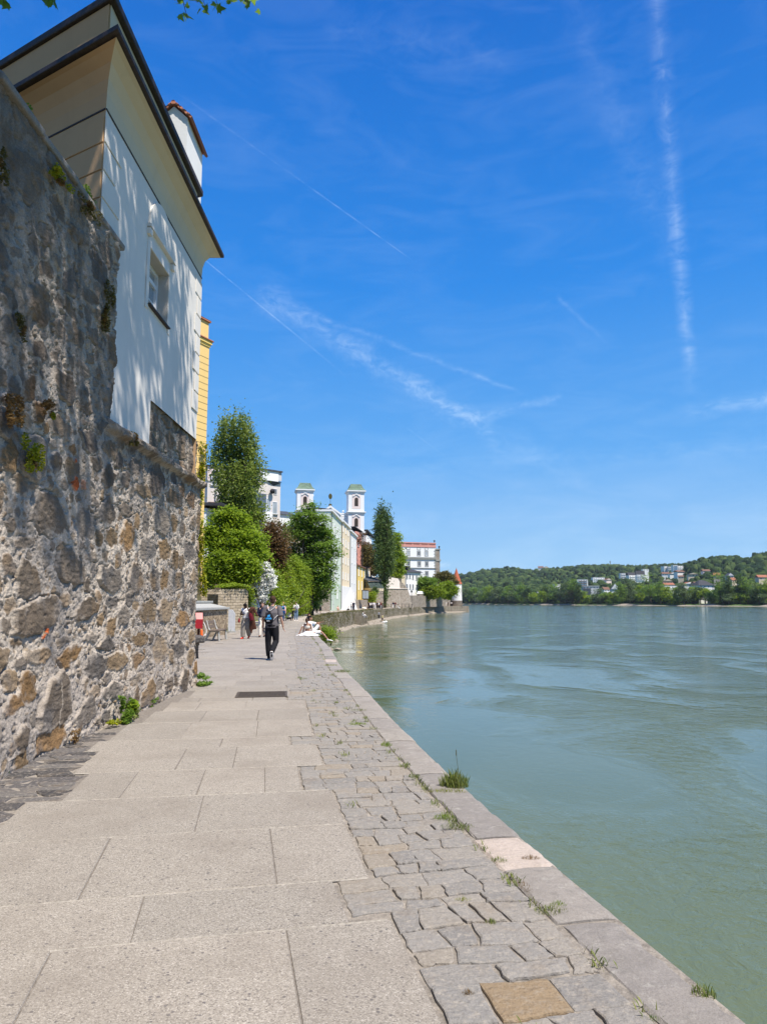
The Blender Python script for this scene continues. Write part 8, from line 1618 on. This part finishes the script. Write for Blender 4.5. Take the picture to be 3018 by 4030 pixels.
# houses first, so the wood leaves room for them
def fd(u, f): D0 = float(np.interp(u, su, SH)); return D0 + f * (float(RD(u)) - D0)
hs_list = [ # u0,u1,vtop,vbase, distance fraction, wall, roof, kind, label
 (2121, 2140, 2228, 2243, .93, 'plaster_white', 'roof_brown', 'gable', 'white farmhouse on the skyline of the left hill'), (2142, 2163, 2229, 2242, .92, 'plaster_cream', 'roof_brown', 'gable', 'brown barn beside the skyline farmhouse'),
 (2184, 2205, 2300, 2316, .2, 'plaster_white', None, 'flat', 'small white block among trees on the far bank'), (2274, 2315, 2281, 2307, .3, 'plaster_white', None, 'flats', 'white apartment block with brownish balconies left on the far slope'), (2335, 2382, 2273, 2297, .36, 'plaster_white', None, 'flats', 'white apartment block further up the far slope'),
 (2388, 2408, 2276, 2290, .36, 'plaster_pink', 'roof_brown', 'gable', 'brown roofed house right of the upper apartment block'), (2294, 2358, 2308, 2348, .06, 'plaster_grey', None, 'hall', 'pale hall with a dark ribbed front near the far shore'), (2106, 2126, 2327, 2351, .05, 'plaster_grey', 'roof_dark', 'gable', 'grey house half hidden by trees on the far shore'),
 (2378, 2400, 2310, 2334, .1, 'plaster_white', 'roof_brown', 'gable', 'white gabled house right of the hall'), (2404, 2441, 2293, 2324, .12, 'plaster_white', 'roof_dark', 'steep', 'white house with a steep dark roof reaching far down'),
 (2445, 2480, 2256, 2279, .45, 'plaster_grey', None, 'flats', 'grey apartment block left of the terraced flats'), (2478, 2508, 2252, 2281, .42, 'plaster_white', 'roof_dark', 'terrace', 'left block of white terraced flats with a dark roof'), (2508, 2541, 2246, 2284, .4, 'plaster_white', 'roof_dark', 'terrace', 'right block of white terraced flats with a dark roof'), (2534, 2557, 2240, 2252, .46, 'plaster_white', None, 'flat', 'white top storey above the terraced flats'),
 (2619, 2632, 2229, 2252, .6, 'plaster_white', None, 'flats', 'narrow white tower block on the far hill'), (2632, 2654, 2230, 2251, .61, 'plaster_grey', None, 'flats', 'grey middle section of the hill apartments'), (2655, 2672, 2224, 2250, .6, 'plaster_white', None, 'flats', 'tall white section of the hill apartments'), (2672, 2694, 2227, 2246, .62, 'plaster_white', None, 'flats', 'wide white section at the right of the hill apartments'),
 (2610, 2637, 2251, 2268, .44, 'plaster_white', 'roof_brown', 'gable', 'white chalet below the hill apartments'), (2640, 2666, 2252, 2266, .46, 'plaster_white', 'roof_brown', 'gable', 'second white chalet below the hill apartments'), (2670, 2698, 2244, 2258, .52, 'plaster_white', 'roof_brown', 'gable', 'white house right below the hill apartments'),
 (2614, 2650, 2278, 2300, .25, 'plaster_cream', 'roof_brown', 'gable', 'house with a broad brown roof in the village'), (2618, 2655, 2293, 2312, .17, 'plaster_pink', 'roof_red', 'gable', 'pinkish house with a red brown roof in the village'), (2616, 2668, 2306, 2318, .09, 'plaster_white', None, 'flat', 'long low white building near the far shore'), (2672, 2694, 2264, 2276, .36, 'plaster_cream', 'roof_brown', 'gable', 'brown roofed house beneath the white hill houses'),
 (2695, 2738, 2290, 2308, .19, 'plaster_white', 'roof_red', 'gable', 'long house with a bright red roof in the village'), (2737, 2756, 2289, 2303, .2, 'plaster_cream', 'roof_brown', 'gable', 'brown roofed house touching the bright red roof'), (2712, 2752, 2254, 2268, .5, 'plaster_cream', 'roof_dark', 'gable', 'dark roofed chalet high in the village'), (2772, 2800, 2240, 2256, .52, 'plaster_pink', 'roof_brown', 'gable', 'brown chalet under the hillside pasture'),
 (2752, 2813, 2282, 2332, .06, 'plaster_white', 'roof_dark', 'villa', 'large white villa with a dark hipped roof near the far shore'), (2812, 2838, 2254, 2280, .2, 'plaster_cream', 'roof_red', 'gable', 'house with a tall red roof behind the birch'), (2866, 2892, 2254, 2282, .18, 'plaster_grey', 'slate', 'gable', 'house with a blue grey slate roof'), (2884, 2902, 2272, 2298, .14, 'plaster_cream', 'roof_red', 'gable', 'red roofed house right of the slate roofed one'), (2884, 2926, 2300, 2326, .15, 'plaster_white', None, 'flat', 'white building behind the shore trees at right'), (2990, 3026, 2262, 2284, .2, 'plaster_cream', 'roof_red', 'gable', 'cream house with a red roof at the right edge')]
for (u0, u1, vt, vb, f, wm_, rm_, kd, lab) in hs_list: HOUSE.append(((u0 + u1) / 2, (u1 - u0) / 2 + 6, fd((u0 + u1) / 2, f)))
for i, (u0, u1, vt, vb, f, wm_, rm_, kd, lab) in enumerate(hs_list):
    uc = (u0 + u1) / 2; Yd = fd(uc, f); a = at(u0, HOR, Yd); b_ = at(u1, HOR, Yd + (i % 3 - 1) * 3); B_ = Bld('far_house', a, b_, lab, 'house', 'houses on the far bank'); L = B_.L; zt = zat(vt, Yd); zb = min(zat(vb, Yd), zt - 3); gz_ = min(float(hill(uc, Yd)), zb) - 1.5; dp = L * .8 if kd not in ('flats', 'terrace') else 12
    rh = 0 if rm_ is None else (zt - zb) * (.42 if kd != 'steep' else .8); ze = zt - rh
    B_.block('wall', wm_, 0, L, 0, dp, gz_, ze)
    if rm_ and kd in ('gable', 'steep'):
        e = L * .07
        if i % 2: B_.part(MB().extrude([(-e, -e, ze - .2), (L + e, -e, ze - .2), (L / 2, -e, zt)], (0, dp + 2 * e, 0)), 'roof', rm_)
        else: B_.part(MB().extrude([(-e, -e, ze - .2), (-e, dp + e, ze - .2), (-e, dp / 2, zt)], (L + 2 * e, 0, 0)), 'roof', rm_)
        if i % 2: B_.part(MB().extrude([(L * .04, -e - .1, ze), (L * .96, -e - .1, ze), (L / 2, -e - .1, zt - rh * .12)], (0, -.08, 0)), 'gable', wm_)
    elif rm_ and kd == 'terrace':
        B_.part(MB().extrude([(-.5, 2, ze + .01), (-.5, dp, ze + .01), (-.5, dp, zt), (-.5, dp * .45, zt)], (L + 1, 0, 0)), 'roof', rm_)
    elif kd == 'villa': B_.part(MB().add([(-1, -1, ze), (L + 1, -1, ze), (L + 1, dp + 1, ze), (-1, dp + 1, ze), (L * .28, dp / 2, zt), (L * .6, dp / 2, zt)], [(0, 1, 5, 4), (1, 2, 5), (2, 3, 4, 5), (3, 0, 4), (3, 2, 1, 0)]), 'roof', rm_)
    elif kd == 'hall':
        m2 = MB()
        for k in range(9): m2.box((L * .03 + k * L * .055, -.15, (zb + zt) / 2 - 1), (L * .035, .3, (zt - zb) * .8))
        B_.part(m2, 'ribbed_front', 'slate'); B_.block('roof', 'plaster_grey', -.5, L + .5, -.6, dp + .5, zt + .01, zt + .8)
    else: B_.block('roof', 'plaster_grey', -.2, L + .2, -.2, dp + .2, zt + .01, zt + .35)
    nr = max(1, int((ze - zb) / 3.2)); nc = max(2, int(L / 4.2)) if L < 45 else 9; nc = min(nc, 7); nr = min(nr, 5)
    for r_ in range(nr):
        for c_ in range(nc):
            B_.part(MB().box(((c_ + .5) * L / nc, -.03, ze - 1.7 - r_ * (ze - zb) / nr), (L / nc * .3, .12, 1.1)), 'window', 'pane')
        if kd in ('flats', 'terrace') and r_ < nr: B_.part(MB().box((L * .5, -.5, ze - 3.0 - r_ * (ze - zb) / nr), (L * .8, .9, .9)), 'balcony', 'roof_brown' if 'brownish' in lab else 'trim_white')
add_forest(5600, lambda a, b: a + (b - a) * (.06 + .96 * rg.uniform() ** 1.15))
add_forest(1200, lambda a, b: b * rg.uniform(.985, 1.02))
add_forest(900, lambda a, b: a + rg.uniform(30, 75))
me = fast_mesh('forest', np.concatenate(FV), np.concatenate(FL), np.concatenate(FS), M['forest'], True); tag(newobj('forest', me), 'mixed green forest covering the hills across the river', 'forest', kind='stuff')
# mast
c = at(2406, HOR, 2200); mz = float(hill(2406, 2200)); ms = empty('mast', (c.x, 2200, mz), 0, 'thin pale mast rising from the forested skyline', 'mast'); MB().tube([(0, 0, 0), (0, 0, zat(2208, 2200) - mz)], [1.6, .8], 6).build('pole', M['grey_metal'], ms); MB().tube([(0, 0, zat(2214, 2200) - mz), (0, 0, zat(2208, 2200) - mz)], [1.8, 1.8], 6).build('antenna', M['grey_metal'], ms)
# shore trees, one by one (u, width, v top, mat)
kinds = {'leaf_willow': ['silvery willow with a rounded crown', 'broad grey green willow', 'pale drooping willow'], 'leaf_mid': ['mid green full tree', 'rounded green tree', 'bushy green tree'], 'leaf_deep': ['dark green dense tree', 'dark conical tree', 'deep green tall tree'], 'leaf_bright': ['fresh light green tree', 'bright green bushy tree', 'yellow green tree'], 'leaf_olive': ['brownish olive tree', 'bronze leaved tree', 'olive toned bush']}
shore = [(1815, 34, 2318, 'leaf_willow'), (1840, 30, 2312, 'leaf_willow'), (1862, 30, 2316, 'leaf_mid'), (1884, 34, 2326, 'leaf_willow'), (1905, 30, 2312, 'leaf_mid'), (1928, 34, 2310, 'leaf_bright'), (1952, 34, 2318, 'leaf_willow'), (1975, 36, 2312, 'leaf_deep'), (2000, 36, 2308, 'leaf_mid'), (2025, 34, 2306, 'leaf_willow'), (2050, 40, 2300, 'leaf_mid'), (2076, 34, 2312, 'leaf_deep'), (2100, 22, 2334, 'leaf_bright'), (2134, 26, 2326, 'leaf_bright'),
         (2150, 40, 2306, 'leaf_deep'), (2176, 44, 2300, 'leaf_mid'), (2205, 34, 2306, 'leaf_deep'), (2228, 44, 2288, 'leaf_willow'), (2256, 34, 2282, 'leaf_mid'), (2278, 28, 2292, 'leaf_deep'), (2250, 30, 2326, 'leaf_olive'), (2290, 32, 2322, 'leaf_bright'), (2316, 22, 2346, 'leaf_bright'), (2350, 46, 2318, 'leaf_willow'), (2384, 40, 2334, 'leaf_mid'), (2412, 24, 2336, 'leaf_bright'),
         (2440, 40, 2292, 'leaf_mid'), (2478, 58, 2280, 'leaf_willow'), (2518, 26, 2300, 'leaf_bright'), (2560, 62, 2262, 'leaf_mid'), (2596, 44, 2296, 'leaf_mid'), (2630, 44, 2310, 'leaf_bright'), (2664, 40, 2312, 'leaf_mid'), (2690, 46, 2298, 'leaf_willow'), (2722, 40, 2312, 'leaf_bright'), (2756, 46, 2314, 'leaf_deep'), (2774, 44, 2322, 'leaf_bright'), (2800, 40, 2326, 'leaf_mid'), (2838, 58, 2252, 'leaf_mid'), (2872, 34, 2270, 'leaf_deep'), (2866, 40, 2336, 'leaf_willow'), (2910, 40, 2256, 'leaf_deep'), (2940, 56, 2262, 'leaf_mid'), (2912, 60, 2336, 'leaf_bright'), (2985, 60, 2288, 'leaf_deep'), (3018, 50, 2276, 'leaf_bright'), (3006, 40, 2340, 'leaf_willow'), (3060, 60, 2280, 'leaf_mid')]
for i, (u, w, vt, mt) in enumerate(shore):
    D = float(np.interp(u, su, SH)) + 14 + (i * 37 % 20); vb = HOR + 3.2 / FPX * D * 0 + (4.05 - 1.6) * FPX / D - 2; c = at(u, HOR, D); k = D / FPX; zb = -.6; zt = zat(vt, D); H_ = zt - zb; rr = random.Random(i); lo = []
    for q in range(8):
        a = rr.uniform(0, 6.28); f = rr.uniform(.18, .9); rw_2 = w * k * .5 * (1 - .55 * abs(f - .45)); lo.append(((c.x + math.cos(a) * rw_2 * .55, D + math.sin(a) * rw_2 * .55, zb + H_ * f), (rw_2 * .8, rw_2 * .8, H_ * .19)))
    lo.append(((c.x, D, zb + H_ * .86), (w * k * .22, w * k * .22, H_ * .13)))
    ds_ = kinds[mt][i % 3]; pos = ['far shore beside the quay tip', 'left part of the far shore', 'far shore left of the pale hall', 'far shore around the pale hall', 'far shore below the terraced flats', 'far shore below the red roofs', 'far shore by the white villa', 'far shore at the right edge'][int(np.clip((u - 1800) // 155, 0, 7))]
    ordn = ['first', 'second', 'third', 'fourth', 'fifth', 'sixth', 'seventh', 'eighth', 'ninth', 'tenth']; j = sum(1 for q in shore[:i] if int(np.clip((q[0] - 1800) // 155, 0, 7)) == int(np.clip((u - 1800) // 155, 0, 7)))
    tree('shore_tree', (c.x, D, zb), lo, 420, 5, 1.3 * D / 900 + .2, mt, f'{ds_}, {ordn[j]} from left, {pos}', 'tree', 'trees along the far shore', seed=200 + i, spread=1.6 * D / 900, r0=.5, shell=.75)
# ---------------------------------------------------------------- a little summer haze over the valley
hz = MB().box((1850, 1750, 230), (6900, 4300, 470)).build('haze', material('haze', lambda n: n('BsdfDiffuse')))
hz.location.z = 0
t = hz.data.materials[0].node_tree; t.nodes.clear(); o_ = t.nodes.new('ShaderNodeOutputMaterial'); v_ = t.nodes.new('ShaderNodeVolumePrincipled')
v_.inputs['Color'].default_value = (.82, .9, 1, 1); v_.inputs['Density'].default_value = 0.00004; v_.inputs['Anisotropy'].default_value = .1; t.links.new(v_.outputs[0], o_.inputs['Volume'])
hz['kind'] = 'stuff'; sc.cycles.volume_bounces = 0
